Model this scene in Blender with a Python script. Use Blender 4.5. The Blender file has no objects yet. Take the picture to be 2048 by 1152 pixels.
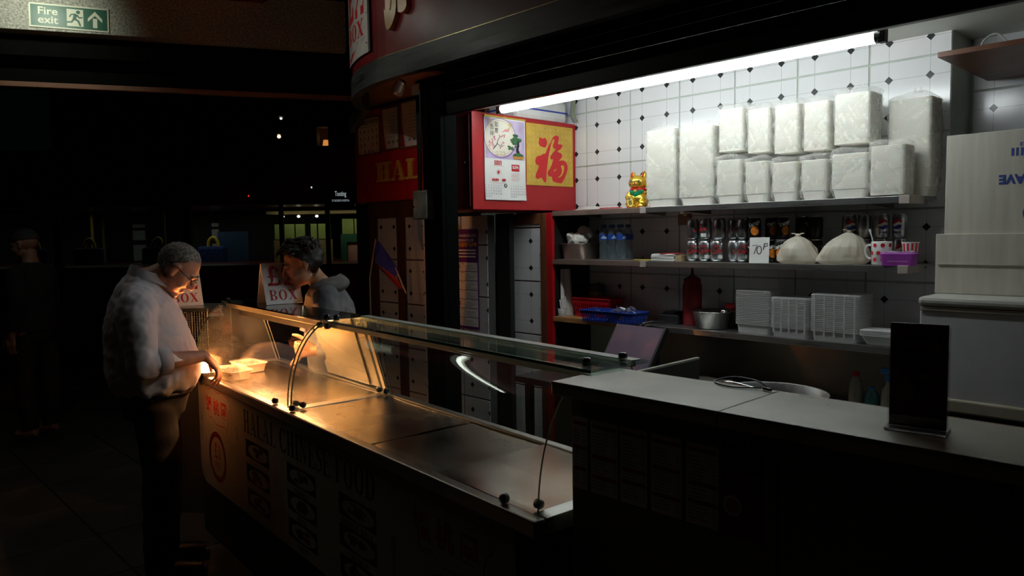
import bpy, bmesh, math, random
from mathutils import Vector, Matrix, Euler, noise as mnoise
random.seed(7)
R_ = math.radians
scene = bpy.context.scene
COL = scene.collection

# ------------------------------------------------------------------ camera
cam_d = bpy.data.cameras.new('camera')
cam = bpy.data.objects.new('camera', cam_d)
COL.objects.link(cam)
cam_d.sensor_width = 36.0
cam_d.lens = 36.0 * 1489.0 / 2048.0
cam_d.clip_start = 0.02
cam_d.clip_end = 200
_F = Vector((-0.7204972, 0.68972602, -0.07184561))
_R = Vector((0.69222857, 0.72151573, -0.0153186))
_U = Vector((-0.0412721, 0.0607706, 0.99729812))
cm = Matrix.Identity(4)
for i in range(3):
    cm[i][0], cm[i][1], cm[i][2] = _R[i], _U[i], -_F[i]
cm[0][3], cm[1][3], cm[2][3] = 0.0, 0.0, 1.62
cam.matrix_world = cm
scene.camera = cam

# ------------------------------------------------------------------ world, exposure, market lamps
w = bpy.data.worlds.new('night'); scene.world = w; w.use_nodes = True
w.node_tree.nodes['Background'].inputs[0].default_value = (0.55, 0.75, 0.8, 1)
w.node_tree.nodes['Background'].inputs[1].default_value = 0.0008
scene.view_settings.view_transform = 'Standard'
scene.view_settings.look = 'None'
scene.view_settings.exposure = 0.0
scene.view_settings.gamma = 1.0
scene.view_settings.use_curve_mapping = False

cy_ = scene.cycles
cy_.max_bounces = 8; cy_.diffuse_bounces = 4; cy_.glossy_bounces = 4; cy_.transmission_bounces = 6; cy_.transparent_max_bounces = 14

def lamp(name, typ, loc, energy, color, target=None, size=0.3, size_y=None, spot=None, blend=0.5, parent=None):
    d = bpy.data.lights.new(name, typ)
    d.energy = energy; d.color = color
    if typ == 'AREA':
        d.size = size
        if size_y: d.shape = 'RECTANGLE'; d.size_y = size_y
    elif typ in ('POINT', 'SPOT'):
        d.shadow_soft_size = size
    if spot: d.spot_size = R_(spot); d.spot_blend = blend
    o = bpy.data.objects.new(name, d); COL.objects.link(o)
    o.location = loc
    if target:
        o.rotation_euler = (Vector(target) - Vector(loc)).to_track_quat('-Z', 'Y').to_euler()
    if parent: o.parent = parent
    return o
# wall-washer on the entrance beam, above the frame
lamp('beam_wash_light', 'SPOT', (-5.22, 0.92, 3.22), 15.0, (0.95, 1.0, 0.82), (-5.74, 1.22, 3.06), 0.04, spot=92, blend=1.0)

# arcade spotlight on the fascia, above the frame
lamp('fascia_spot_light', 'SPOT', (-3.75, 0.1, 3.22), 36.0, (0.95, 1.0, 0.95), (-3.85, 2.5, 2.86), 0.05, spot=40, blend=1.0)

# ------------------------------------------------------------------ materials
MATS = {}
def nodes_of(m):
    m.use_nodes = True
    nt = m.node_tree
    return nt, nt.nodes, nt.links
def M(name, col=(0.5, 0.5, 0.5), rough=0.5, metal=0.0, var=0.08, scale=9.0, bump=0.0, bscale=60.0, spec=0.5,
      trans=0.0, coat=0.0, stretch=None, emit=None, estr=0.0, sss=0.0, aniso=0.0, rvar=0.0, col2=None, alpha=1.0):
    if name in MATS: return MATS[name]
    m = bpy.data.materials.new(name); nt, N, L = nodes_of(m)
    b = N['Principled BSDF']
    b.inputs['Roughness'].default_value = rough
    b.inputs['Metallic'].default_value = metal
    b.inputs['Specular IOR Level'].default_value = spec
    b.inputs['Transmission Weight'].default_value = trans
    b.inputs['Coat Weight'].default_value = coat
    b.inputs['Alpha'].default_value = alpha
    if sss: b.inputs['Subsurface Weight'].default_value = sss; b.inputs['Subsurface Scale'].default_value = 0.01
    tc = N.new('ShaderNodeTexCoord'); mp = N.new('ShaderNodeMapping')
    L.new(tc.outputs['Object'], mp.inputs['Vector'])
    if stretch: mp.inputs['Scale'].default_value = stretch
    nz = N.new('ShaderNodeTexNoise'); nz.inputs['Scale'].default_value = scale; nz.inputs['Detail'].default_value = 5
    L.new(mp.outputs['Vector'], nz.inputs['Vector'])
    mx = N.new('ShaderNodeMix'); mx.data_type = 'RGBA'
    c = Vector(col); c2 = Vector(col2) if col2 else c * (1 - 2 * var)
    hi = c if col2 else c * (1 + var)
    mx.inputs[6].default_value = (*[max(0, min(1, v)) for v in c2], 1)
    mx.inputs[7].default_value = (*[max(0, min(1, v)) for v in hi], 1)
    cr = N.new('ShaderNodeValToRGB'); cr.color_ramp.elements[0].position = 0.3; cr.color_ramp.elements[1].position = 0.7
    L.new(nz.outputs['Fac'], cr.inputs['Fac']); L.new(cr.outputs['Color'], mx.inputs[0])
    L.new(mx.outputs[2], b.inputs['Base Color'])
    if rvar:
        mr = N.new('ShaderNodeMapRange'); mr.inputs[3].default_value = max(0, rough - rvar); mr.inputs[4].default_value = min(1, rough + rvar)
        L.new(nz.outputs['Fac'], mr.inputs[0]); L.new(mr.outputs[0], b.inputs['Roughness'])
    if bump:
        n2 = N.new('ShaderNodeTexNoise'); n2.inputs['Scale'].default_value = bscale; n2.inputs['Detail'].default_value = 4
        L.new(mp.outputs['Vector'], n2.inputs['Vector'])
        bp = N.new('ShaderNodeBump'); bp.inputs['Strength'].default_value = bump; bp.inputs['Distance'].default_value = 0.004
        L.new(n2.outputs['Fac'], bp.inputs['Height']); L.new(bp.outputs['Normal'], b.inputs['Normal'])
    if emit:
        b.inputs['Emission Color'].default_value = (*emit, 1); b.inputs['Emission Strength'].default_value = estr
    MATS[name] = m
    return m
def glassmat(name, tint=(0.93, 0.97, 0.95), ior=1.5, rough=0.01, haze=0.0, hazecol=(0.8, 0.8, 0.8)):
    """clear sheet: straight-through view, Fresnel reflection, a little surface dirt"""
    if name in MATS: return MATS[name]
    m = bpy.data.materials.new(name); nt, N, L = nodes_of(m)
    N.remove(N['Principled BSDF']); out = N['Material Output']
    t = N.new('ShaderNodeBsdfTransparent'); t.inputs[0].default_value = (*tint, 1)
    g = N.new('ShaderNodeBsdfGlossy'); g.inputs['Roughness'].default_value = rough; g.inputs[0].default_value = (1, 1, 1, 1)
    lw = N.new('ShaderNodeLayerWeight'); lw.inputs[0].default_value = 0.5
    pw = N.new('ShaderNodeMath'); pw.operation = 'POWER'; pw.inputs[1].default_value = 5.0; L.new(lw.outputs['Facing'], pw.inputs[0])
    fr = N.new('ShaderNodeMath'); fr.operation = 'MULTIPLY_ADD'; fr.inputs[1].default_value = 0.95; fr.inputs[2].default_value = ((ior - 1) / (ior + 1)) ** 2
    L.new(pw.outputs[0], fr.inputs[0])
    mx = N.new('ShaderNodeMixShader')
    L.new(fr.outputs[0], mx.inputs[0]); L.new(t.outputs[0], mx.inputs[1]); L.new(g.outputs[0], mx.inputs[2])
    last = mx
    if haze:
        d = N.new('ShaderNodeBsdfDiffuse'); d.inputs[0].default_value = (*hazecol, 1)
        tc = N.new('ShaderNodeTexCoord'); nz = N.new('ShaderNodeTexNoise'); nz.inputs['Scale'].default_value = 6; nz.inputs['Detail'].default_value = 6
        L.new(tc.outputs['Object'], nz.inputs['Vector'])
        mr = N.new('ShaderNodeMapRange'); mr.inputs[1].default_value = 0.35; mr.inputs[2].default_value = 0.75
        mr.inputs[3].default_value = haze * 0.4; mr.inputs[4].default_value = haze * 1.6
        L.new(nz.outputs['Fac'], mr.inputs[0])
        m2 = N.new('ShaderNodeMixShader')
        L.new(mr.outputs[0], m2.inputs[0]); L.new(mx.outputs[0], m2.inputs[1]); L.new(d.outputs[0], m2.inputs[2]); last = m2
    L.new(last.outputs[0], out.inputs['Surface'])
    MATS[name] = m
    return m
def film(name, col=(0.95, 0.95, 0.93), opac=0.35, rough=0.12):
    """thin crinkled plastic: part see-through, part white scatter, glossy folds"""
    if name in MATS: return MATS[name]
    m = bpy.data.materials.new(name); nt, N, L = nodes_of(m)
    b = N['Principled BSDF']; out = N['Material Output']
    b.inputs['Base Color'].default_value = (*col, 1); b.inputs['Roughness'].default_value = rough
    tc = N.new('ShaderNodeTexCoord')
    n1 = N.new('ShaderNodeTexNoise'); n1.noise_type = 'RIDGED_MULTIFRACTAL'; n1.inputs['Scale'].default_value = 7; n1.inputs['Detail'].default_value = 3; n1.inputs['Distortion'].default_value = 0.9
    L.new(tc.outputs['Object'], n1.inputs['Vector'])
    bp = N.new('ShaderNodeBump'); bp.inputs['Strength'].default_value = 0.7; bp.inputs['Distance'].default_value = 0.012
    L.new(n1.outputs['Fac'], bp.inputs['Height']); L.new(bp.outputs['Normal'], b.inputs['Normal'])
    t = N.new('ShaderNodeBsdfTransparent'); tl = N.new('ShaderNodeBsdfTranslucent'); tl.inputs[0].default_value = (*col, 1)
    ms = N.new('ShaderNodeMixShader'); ms.inputs[0].default_value = 0.35
    L.new(b.outputs[0], ms.inputs[1]); L.new(tl.outputs[0], ms.inputs[2])
    mx = N.new('ShaderNodeMixShader'); mx.inputs[0].default_value = opac
    L.new(t.outputs[0], mx.inputs[1]); L.new(ms.outputs[0], mx.inputs[2]); L.new(mx.outputs[0], out.inputs['Surface'])
    MATS[name] = m
    return m
def glow(name, col, strength):
    if name in MATS: return MATS[name]
    m = bpy.data.materials.new(name); nt, N, L = nodes_of(m)
    N.remove(N['Principled BSDF']); e = N.new('ShaderNodeEmission')
    e.inputs[0].default_value = (*col, 1); e.inputs[1].default_value = strength
    L.new(e.outputs[0], N['Material Output'].inputs['Surface'])
    MATS[name] = m
    return m

# ------------------------------------------------------------------ mesh builder
class MB:
    def __init__(s): s.v = []; s.f = []; s.mi = []; s.cur = 0; s.M = Matrix.Identity(4); s.sm = []; s.smooth = False
    def at(s, loc=(0, 0, 0), rot=(0, 0, 0), sc=None):
        s.M = Matrix.Translation(loc) @ Euler(rot).to_matrix().to_4x4()
        if sc: s.M = s.M @ Matrix.Diagonal((*sc, 1))
        return s
    def mat(s, i): s.cur = i; return s
    def add(s, vs, fs, smooth=None):
        o = len(s.v)
        s.v += [tuple(s.M @ Vector(p)) for p in vs]
        for f in fs:
            s.f.append([i + o for i in f]); s.mi.append(s.cur); s.sm.append(s.smooth if smooth is None else smooth)
        return s
    def box(s, x0, x1, y0, y1, z0, z1, b=0.0):
        if b <= 0:
            vs = [(x, y, z) for z in (z0, z1) for y in (y0, y1) for x in (x0, x1)]
            return s.add(vs, [(0, 2, 3, 1), (4, 5, 7, 6), (0, 1, 5, 4), (2, 6, 7, 3), (0, 4, 6, 2), (1, 3, 7, 5)], False)
        b = min(b, abs(x1 - x0) / 2.01, abs(y1 - y0) / 2.01, abs(z1 - z0) / 2.01)
        bm = bmesh.new(); bmesh.ops.create_cube(bm, size=1)
        for v in bm.verts:
            v.co = Vector(((x0 + x1) / 2 + v.co.x * (x1 - x0), (y0 + y1) / 2 + v.co.y * (y1 - y0), (z0 + z1) / 2 + v.co.z * (z1 - z0)))
        bmesh.ops.bevel(bm, geom=bm.edges[:], offset=b, segments=2, affect='EDGES', profile=0.5)
        return s.bm(bm, False)
    def bm(s, bm, smooth=None):
        bm.verts.index_update()
        s.add([v.co for v in bm.verts], [[v.index for v in f.verts] for f in bm.faces], smooth); bm.free(); return s
    def rings(s, rings, caps=True, closed=True, smooth=True):
        n = len(rings[0]); vs = [p for r in rings for p in r]; fs = []
        for i in range(len(rings) - 1):
            for j in range(n if closed else n - 1):
                k = (j + 1) % n
                fs.append((i * n + j, i * n + k, (i + 1) * n + k, (i + 1) * n + j))
        s.add(vs, fs, smooth)
        if caps and closed:
            s.add(rings[0], [tuple(reversed(range(n)))], False); s.add(rings[-1], [tuple(range(n))], False)
        return s
    def lathe(s, prof, n=20, c=(0, 0, 0), caps=True, smooth=True):
        rs = [[(c[0] + r * math.cos(2 * math.pi * j / n), c[1] + r * math.sin(2 * math.pi * j / n), c[2] + z) for j in range(n)] for r, z in prof]
        return s.rings(rs, caps, True, smooth)
    def tube(s, pts, r, n=8, caps=True, smooth=True, ry=None):
        pts = [Vector(p) for p in pts]; rad = r if isinstance(r, (list, tuple)) else [r] * len(pts)
        rs = []; up = None
        for i, p in enumerate(pts):
            d = (pts[min(i + 1, len(pts) - 1)] - pts[max(i - 1, 0)])
            if d.length < 1e-9: d = Vector((0, 0, 1))
            d.normalize()
            if up is None:
                up = Vector((0, 0, 1)) if abs(d.z) < 0.9 else Vector((1, 0, 0))
            a = d.cross(up)
            if a.length < 1e-5: a = d.orthogonal()
            a.normalize(); b = a.cross(d).normalized(); up = b
            k = (ry if ry else 1.0)
            rs.append([p + a * rad[i] * math.cos(2 * math.pi * j / n) + b * rad[i] * k * math.sin(2 * math.pi * j / n) for j in range(n)])
        return s.rings(rs, caps, True, smooth)
    def cyl(s, p0, p1, r, n=16, r1=None, smooth=True): return s.tube([p0, p1], [r, r if r1 is None else r1], n, True, smooth)
    def ell(s, c, r, n=16, m=10, rot=None):
        q = Euler(rot).to_matrix() if rot else None
        vs = []; fs = []
        for i in range(m + 1):
            t = math.pi * i / m
            for j in range(n):
                a = 2 * math.pi * j / n
                p = Vector((r[0] * math.sin(t) * math.cos(a), r[1] * math.sin(t) * math.sin(a), r[2] * math.cos(t)))
                if q: p = q @ p
                vs.append(Vector(c) + p)
        for i in range(m):
            for j in range(n):
                k = (j + 1) % n
                fs.append((i * n + j, (i + 1) * n + j, (i + 1) * n + k, i * n + k))
        return s.add(vs, fs, True)
    def prism(s, poly, z0, z1):
        n = len(poly)
        a = sum(poly[i][0] * poly[(i + 1) % n][1] - poly[(i + 1) % n][0] * poly[i][1] for i in range(n))
        if a < 0: poly = poly[::-1]
        vs = [(x, y, z0) for x, y in poly] + [(x, y, z1) for x, y in poly]
        return s.add(vs, [tuple(reversed(range(n))), tuple(range(n, 2 * n))] + [(i, (i + 1) % n, (i + 1) % n + n, i + n) for i in range(n)], False)
    def poly(s, pts): return s.add(pts, [tuple(range(len(pts)))], False)
    def grid(s, fn, nu, nv, smooth=True):
        vs = [fn(i / nu, j / nv) for j in range(nv + 1) for i in range(nu + 1)]
        return s.add(vs, [(j * (nu + 1) + i, j * (nu + 1) + i + 1, (j + 1) * (nu + 1) + i + 1, (j + 1) * (nu + 1) + i) for j in range(nv) for i in range(nu)], smooth)
    def mesh(s, name, mats):
        me = bpy.data.meshes.new(name); me.from_pydata(s.v, [], s.f)
        for m in (mats if isinstance(mats, (list, tuple)) else [mats]): me.materials.append(m)
        me.polygons.foreach_set('material_index', s.mi); me.polygons.foreach_set('use_smooth', s.sm)
        me.update(); return me
    def build(s, name, mats, parent=None, **kw): return obj(name, s.mesh(name, mats), parent, **kw)
def obj(name, me, parent=None, loc=None, rot=None, label=None, cat=None, group=None, kind=None):
    o = bpy.data.objects.new(name, me); COL.objects.link(o)
    if parent is not None: o.parent = parent
    if loc is not None: o.location = loc
    if rot is not None: o.rotation_euler = rot
    return tag(o, label, cat, group, kind)
def tag(o, label=None, cat=None, group=None, kind=None):
    if label: o['label'] = label
    if cat: o['category'] = cat
    if group: o['group'] = group
    if kind: o['kind'] = kind
    return o
def thing(name, label, cat, loc=(0, 0, 0), rot=(0, 0, 0), group=None):
    return obj(name, None, None, loc, rot, label, cat, group)
def dup(root, loc=None, rot=None, label=None, parent=None):
    c = root.copy(); COL.objects.link(c); c.parent = parent
    if loc is not None: c.location = loc
    if rot is not None: c.rotation_euler = rot
    if label: c['label'] = label
    for ch in list(root.children): dup(ch, parent=c)
    return c
def recalc(o):
    bm = bmesh.new(); bm.from_mesh(o.data); bmesh.ops.recalc_face_normals(bm, faces=bm.faces[:]); bm.to_mesh(o.data); bm.free(); return o
_dg = None
def baked(mb, voxel, smooth_it=4, disp=None):
    """fuse the builder's shapes into one continuous surface"""
    me = mb.mesh('fused', []); o = bpy.data.objects.new('fused', me); COL.objects.link(o)
    r = o.modifiers.new('r', 'REMESH'); r.mode = 'VOXEL'; r.voxel_size = voxel
    if smooth_it: sm = o.modifiers.new('s', 'SMOOTH'); sm.iterations = smooth_it; sm.factor = 0.5
    dg = bpy.context.evaluated_depsgraph_get(); e = o.evaluated_get(dg)
    res = bpy.data.meshes.new_from_object(e, depsgraph=dg)
    bpy.data.objects.remove(o); bpy.data.meshes.remove(me)
    if disp:
        res.update()
        ns = [v.normal.copy() for v in res.vertices]
        for v, n in zip(res.vertices, ns):
            d = disp(v.co, n)
            v.co += d if isinstance(d, Vector) else n * d
    res.polygons.foreach_set('use_smooth', [True] * len(res.polygons)); res.update()
    return res
def text_mesh(body, size=1.0, bold=0.0, ext=0.0, align='CENTER', sx=1.0):
    c = bpy.data.curves.new('t', 'FONT'); c.body = body; c.size = size; c.align_x = align; c.align_y = 'CENTER'
    c.offset = bold; c.extrude = ext; c.resolution_u = 3
    o = bpy.data.objects.new('t', c); COL.objects.link(o)
    dg = bpy.context.evaluated_depsgraph_get()
    me = bpy.data.meshes.new_from_object(o.evaluated_get(dg), depsgraph=dg)
    bpy.data.objects.remove(o); bpy.data.curves.remove(c)
    if sx != 1.0:
        for v in me.vertices: v.co.x *= sx
    return me
def put_text(mb, body, cx, cy, size, z=0.0, bold=0.0, align='CENTER', sx=1.0, rot=0.0):
    """flat lettering added to a builder in its x-y plane"""
    me = text_mesh(body, size, bold, 0, align, sx); c, s_ = math.cos(rot), math.sin(rot)
    mb.add([(cx + v.co.x * c - v.co.y * s_, cy + v.co.x * s_ + v.co.y * c, z) for v in me.vertices], [tuple(p.vertices) for p in me.polygons], False)
    bpy.data.meshes.remove(me)
# ---- a bold high-contrast serif alphabet, cap height 1
def ring(cx, cy, rx, ry, tx, ty, a0=0, a1=360, n=18):
    q = []
    for i in range(n):
        a, b = R_(a0 + (a1 - a0) * i / n), R_(a0 + (a1 - a0) * (i + 1) / n)
        q.append([(cx + rx * math.cos(a), cy + ry * math.sin(a)), (cx + rx * math.cos(b), cy + ry * math.sin(b)),
                  (cx + (rx - tx) * math.cos(b), cy + (ry - ty) * math.sin(b)), (cx + (rx - tx) * math.cos(a), cy + (ry - ty) * math.sin(a))])
    return q
def rc(x0, x1, y0, y1): return [(x0, y0), (x1, y0), (x1, y1), (x0, y1)]
def stroke(pts, ws):
    q = []; P = []
    for i, p in enumerate(pts):
        a = pts[max(0, i - 1)]; b = pts[min(len(pts) - 1, i + 1)]
        dx, dy = b[0] - a[0], b[1] - a[1]; l = math.hypot(dx, dy) or 1
        nx, ny = -dy / l * ws[i] / 2, dx / l * ws[i] / 2
        P.append(((p[0] + nx, p[1] + ny), (p[0] - nx, p[1] - ny)))
    for i in range(len(P) - 1): q.append([P[i][0], P[i + 1][0], P[i + 1][1], P[i][1]])
    return q
def catm(pts, n=6):
    out = []
    P = [pts[0]] + list(pts) + [pts[-1]]
    for i in range(1, len(P) - 2):
        for k in range(n):
            t = k / n
            out.append(tuple(0.5 * (2 * P[i][d] + (P[i + 1][d] - P[i - 1][d]) * t + (2 * P[i - 1][d] - 5 * P[i][d] + 4 * P[i + 1][d] - P[i + 2][d]) * t * t
                                    + (3 * P[i][d] - P[i - 1][d] - 3 * P[i + 1][d] + P[i + 2][d]) * t ** 3) for d in range(len(pts[0]))))
    out.append(tuple(pts[-1])); return out
def glyph(c, w=0.2, t=0.055, s=0.07):
    def stem(x, a=0, b=1): return [rc(x, x + w, a, b), rc(x - s, x + w + s, 0, t) if a == 0 else rc(x, x, 0, 0), rc(x - s, x + w + s, 1 - t, 1)]
    if c == 'H': return stem(.08) + stem(.54) + [rc(.2, .6, .47, .53)], .9
    if c == 'I': return stem(.08), .42
    if c == 'L': return stem(.08) + [rc(.2, .66, 0, t), [(.6, 0), (.68, 0), (.68, .3)]], .74
    if c == 'A': return [[(.08, 0), (.14, 0), (.4, .9), (.36, 1)], [(.36, 1), (.46, 1), (.78, 0), (.56, 0)], rc(.2, .62, .28, .34), rc(0, .24, 0, t), rc(.48, .86, 0, t)], .9
    if c == 'N': return [rc(.1, .16, 0, 1), rc(.66, .72, 0, 1), [(.06, 1), (.28, 1), (.72, 0), (.64, 0)], rc(0, .26, 0, t), rc(0, .2, 1 - t, 1), rc(.56, .84, 1 - t, 1)], .9
    if c == 'E': return stem(.08) + [rc(.2, .62, 0, t), rc(.2, .6, 1 - t, 1), rc(.2, .46, .48, .53), [(.56, 0), (.66, 0), (.66, .28)], [(.56, 1), (.64, 1), (.64, .74)], rc(.44, .48, .36, .65)], .74
    if c == 'F': return stem(.08) + [rc(.2, .6, 1 - t, 1), rc(.2, .46, .48, .53), [(.54, 1), (.64, 1), (.64, .74)], rc(.44, .48, .36, .65)], .7
    if c in 'OQ': return ring(.42, .5, .4, .52, .2, .06, n=28) + ([[(.4, .1), (.5, .14), (.82, -.16), (.66, -.2)]] if c == 'Q' else []), .88
    if c in 'CG': return ring(.44, .5, .42, .52, .2, .06, 42, 318, 24) + [[(.72, .66), (.78, .66), (.78, 1), (.74, 1)]] + ([rc(.6, .8, 0.02, .44), rc(.52, .86, .4, .45)] if c == 'G' else [[(.73, .1), (.79, .26), (.73, .3)]]), .86
    if c == 'D': return stem(.08) + ring(.36, .5, .42, .5, .2, .055, -90, 90, 16) + [rc(.2, .37, 0, t), rc(.2, .37, 1 - t, 1)], .86
    if c in 'PRB':
        q = stem(.08) + ring(.38, .75, .28, .25, .17, .05, -90, 90, 12) + [rc(.2, .39, 1 - t, 1), rc(.2, .39, .5, .55)]
        if c == 'B': q += ring(.4, .26, .32, .26, .19, .05, -90, 90, 12) + [rc(.2, .41, 0, t), rc(.2, .41, .47, .52)]
        if c == 'R': q += stroke([(.36, .52), (.5, .36), (.6, .08), (.78, .03)], [.18, .2, .18, .06])
        return q, .8 if c != 'P' else .74
    if c == 'X': return [[(.06, 1), (.3, 1), (.8, 0), (.56, 0)], [(.68, 1), (.75, 1), (.18, 0), (.11, 0)], rc(0, .36, 1 - t, 1), rc(.56, .86, 1 - t, 1), rc(0, .3, 0, t), rc(.5, .86, 0, t)], .9
    if c == 'K': return stem(.08) + [[(.7, 1), (.77, 1), (.3, .42), (.24, .42)], [(.36, .55), (.5, .72), (.84, 0), (.6, 0)], rc(.56, .86, 1 - t, 1), rc(.52, .9, 0, t)], .92
    if c == 'U': return [rc(.08, .28, .3, 1), rc(.64, .7, .3, 1), rc(0, .36, 1 - t, 1), rc(.54, .82, 1 - t, 1)] + ring(.39, .32, .31, .34, .2, .07, 180, 360, 14), .84
    if c == 'S': return stroke(catm([(.6, .78), (.5, .95), (.3, .96), (.14, .78), (.3, .58), (.52, .42), (.56, .2), (.36, .04), (.14, .08), (.08, .26)], 4), [.04, .05, .05, .055, .06, .06, .07, .08, .1, .12, .14, .16, .17, .18, .2, .21, .21, .2, .2, .19, .18, .17, .16, .14, .1, .07, .06, .06, .06, .06, .05, .05, .05, .05, .05, .05, .04]) + [rc(.56, .62, .7, 1), rc(.06, .12, 0, .3)], .68
    if c == '2': return stroke(catm([(.1, .7), (.14, .9), (.34, .97), (.54, .82), (.5, .6), (.3, .34), (.08, .08)], 4), [.2, .18, .14, .1, .08, .09, .1, .12, .14, .17, .2, .22, .22, .2, .18, .16, .14, .12, .1, .08, .07, .06, .06, .06, .06]) + [rc(.06, .64, 0, .17), [(.56, 0), (.68, 0), (.68, .32)]], .74
    if c == '£': return stroke(catm([(.66, .74), (.6, .92), (.44, .97), (.3, .84), (.3, .6), (.32, .36), (.26, .16), (.1, .06)], 4), [.16, .16, .14, .1, .07, .07, .1, .14, .17, .19, .2, .2, .2, .2, .2, .2, .2, .2, .19, .18, .16, .14, .12, .1, .1, .1, .1, .1, .1]) + [rc(.1, .58, .44, .51), rc(.08, .6, 0, .15), [(.52, 0), (.74, .04), (.72, .3), (.66, .3)]], .8
    if c == '1': return stem(.2) + [[(.04, .8), (.2, 1), (.3, .9)]], .6
    if c == '3': return ring(.3, .74, .27, .24, .16, .07, -90, 160, 12) + ring(.3, .27, .3, .27, .18, .07, -160, 90, 12), .66
    if c == '.': return [rc(.1, .3, 0, .2)], .4
    return [], .36
def serif(text, gap=0.06):
    x = 0; out = []
    for ch in text:
        q, wd = glyph(ch)
        out += [[(x + p[0], p[1]) for p in poly] for poly in q if len(poly) > 2]
        x += wd + gap
    return out, x - gap
def put_serif(mb, text, cx, y0, h, z=0.0, width=None, gap=0.06, slant=None):
    q, wd = serif(text, gap); sx = (width / wd) if width else h
    for p in q: mb.poly([(cx + (x - wd / 2) * sx, y0 + y * h + (slant * (x - wd / 2) * sx if slant else 0), z) for x, y in p])
# ---- shared materials
STEEL = M('brushed_steel', (0.52, 0.52, 0.5), 0.34, 1.0, var=0.06, scale=5, bump=0.05, bscale=90, stretch=(1, 12, 1), rvar=0.08)
STEELD = M('dull_steel', (0.32, 0.32, 0.31), 0.42, 1.0, var=0.1, scale=6, rvar=0.1)
CHROME = M('chrome', (0.75, 0.75, 0.75), 0.12, 1.0, var=0.02)
BLACK = M('black_paint', (0.012, 0.012, 0.012), 0.5, var=0.2)
BLKPL = M('black_plastic', (0.02, 0.02, 0.022), 0.35, var=0.1)
REDP = M('red_gloss_paint', (0.45, 0.007, 0.011), 0.42, var=0.06, scale=5, bump=0.05, bscale=14)
REDB = M('red_board_paint', (0.56, 0.014, 0.014), 0.45, var=0.1, scale=4)
WHITE = M('white_plastic', (0.82, 0.82, 0.8), 0.4, var=0.03)
PAPER = M('white_paper', (0.84, 0.83, 0.8), 0.7, var=0.03)
TILEW = None
INKR = M('red_ink', (0.55, 0.015, 0.02), 0.6, var=0.04)
INKK = M('black_ink', (0.015, 0.015, 0.018), 0.6, var=0.1)
BROWN = M('varnished_brown_wood', (0.14, 0.05, 0.02), 0.45, var=0.2, scale=4, stretch=(6, 6, 0.8))
GLASS = glassmat('clear_glass', (0.94, 0.97, 0.95), haze=0.035, hazecol=(0.75, 0.72, 0.66))
GLASSG = glassmat('greenish_glass', (0.78, 0.90, 0.84), haze=0.06, hazecol=(0.5, 0.6, 0.55))
# ================================================================== tile-board
TW, TH, TG = 0.365, 0.354, 0.009
DX, DZ = TW / 4, TH / 4
def tile_material(nm='white_tile_with_thin_lines', dull=1.0, rough=0.16):
    m = bpy.data.materials.new(nm); nt, N, L = nodes_of(m); b = N['Principled BSDF']
    b.inputs['Roughness'].default_value = rough
    tc = N.new('ShaderNodeTexCoord'); sp = N.new('ShaderNodeSeparateXYZ'); L.new(tc.outputs['Object'], sp.inputs[0])
    facs = []
    for k, d in ((0, DX), (2, DZ)):
        a = N.new('ShaderNodeMath'); a.operation = 'ABSOLUTE'; L.new(sp.outputs[k], a.inputs[0])
        s = N.new('ShaderNodeMath'); s.operation = 'SUBTRACT'; s.inputs[1].default_value = d; L.new(a.outputs[0], s.inputs[0])
        a2 = N.new('ShaderNodeMath'); a2.operation = 'ABSOLUTE'; L.new(s.outputs[0], a2.inputs[0])
        c = N.new('ShaderNodeMath'); c.operation = 'LESS_THAN'; c.inputs[1].default_value = 0.0009; L.new(a2.outputs[0], c.inputs[0]); facs.append(c)
    mxx = N.new('ShaderNodeMath'); mxx.operation = 'MAXIMUM'; L.new(facs[0].outputs[0], mxx.inputs[0]); L.new(facs[1].outputs[0], mxx.inputs[1])
    nz = N.new('ShaderNodeTexNoise'); nz.inputs['Scale'].default_value = 3; L.new(tc.outputs['Object'], nz.inputs['Vector'])
    c0 = N.new('ShaderNodeMix'); c0.data_type = 'RGBA'; c0.inputs[6].default_value = (0.72 * dull, 0.73 * dull, 0.75 * dull, 1); c0.inputs[7].default_value = (0.8 * dull, 0.79 * dull, 0.80 * dull, 1); L.new(nz.outputs['Fac'], c0.inputs[0])
    mx = N.new('ShaderNodeMix'); mx.data_type = 'RGBA'; L.new(mxx.outputs[0], mx.inputs[0]); L.new(c0.outputs[2], mx.inputs[6]); mx.inputs[7].default_value = (0.36 * dull, 0.36 * dull, 0.36 * dull, 1)
    L.new(mx.outputs[2], b.inputs['Base Color'])
    n2 = N.new('ShaderNodeTexNoise'); n2.inputs['Scale'].default_value = 120; L.new(tc.outputs['Object'], n2.inputs['Vector'])
    bp = N.new('ShaderNodeBump'); bp.inputs['Strength'].default_value = 0.10; bp.inputs['Distance'].default_value = 0.002
    L.new(n2.outputs['Fac'], bp.inputs['Height']); L.new(bp.outputs['Normal'], b.inputs['Normal'])
    return m
TILEW = tile_material()
TILEG = tile_material('grey_tile_board', 0.85, 0.4)  # darker, rougher variant of the white tile, for the left panels
DIAM = M('black_tile_inlay', (0.02, 0.02, 0.022), 0.25, var=0.1)
DIAMB = M('brown_tile_inlay', (0.10, 0.06, 0.04), 0.3, var=0.1)
GROUT = M('pale_green_grout', (0.5, 0.55, 0.49), 0.6, var=0.06)
_tm = {}
def tile_mesh(x0, x1, z0, z1, m_=None):
    m_ = m_ or TILEW; k = tuple(round(v, 4) for v in (x0, x1, z0, z1)) + (m_.name,)
    if k not in _tm: _tm[k] = MB().box(x0, x1, -0.006, 0, z0, z1, 0.0018).mesh('tile', m_)
    return _tm[k]
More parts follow.
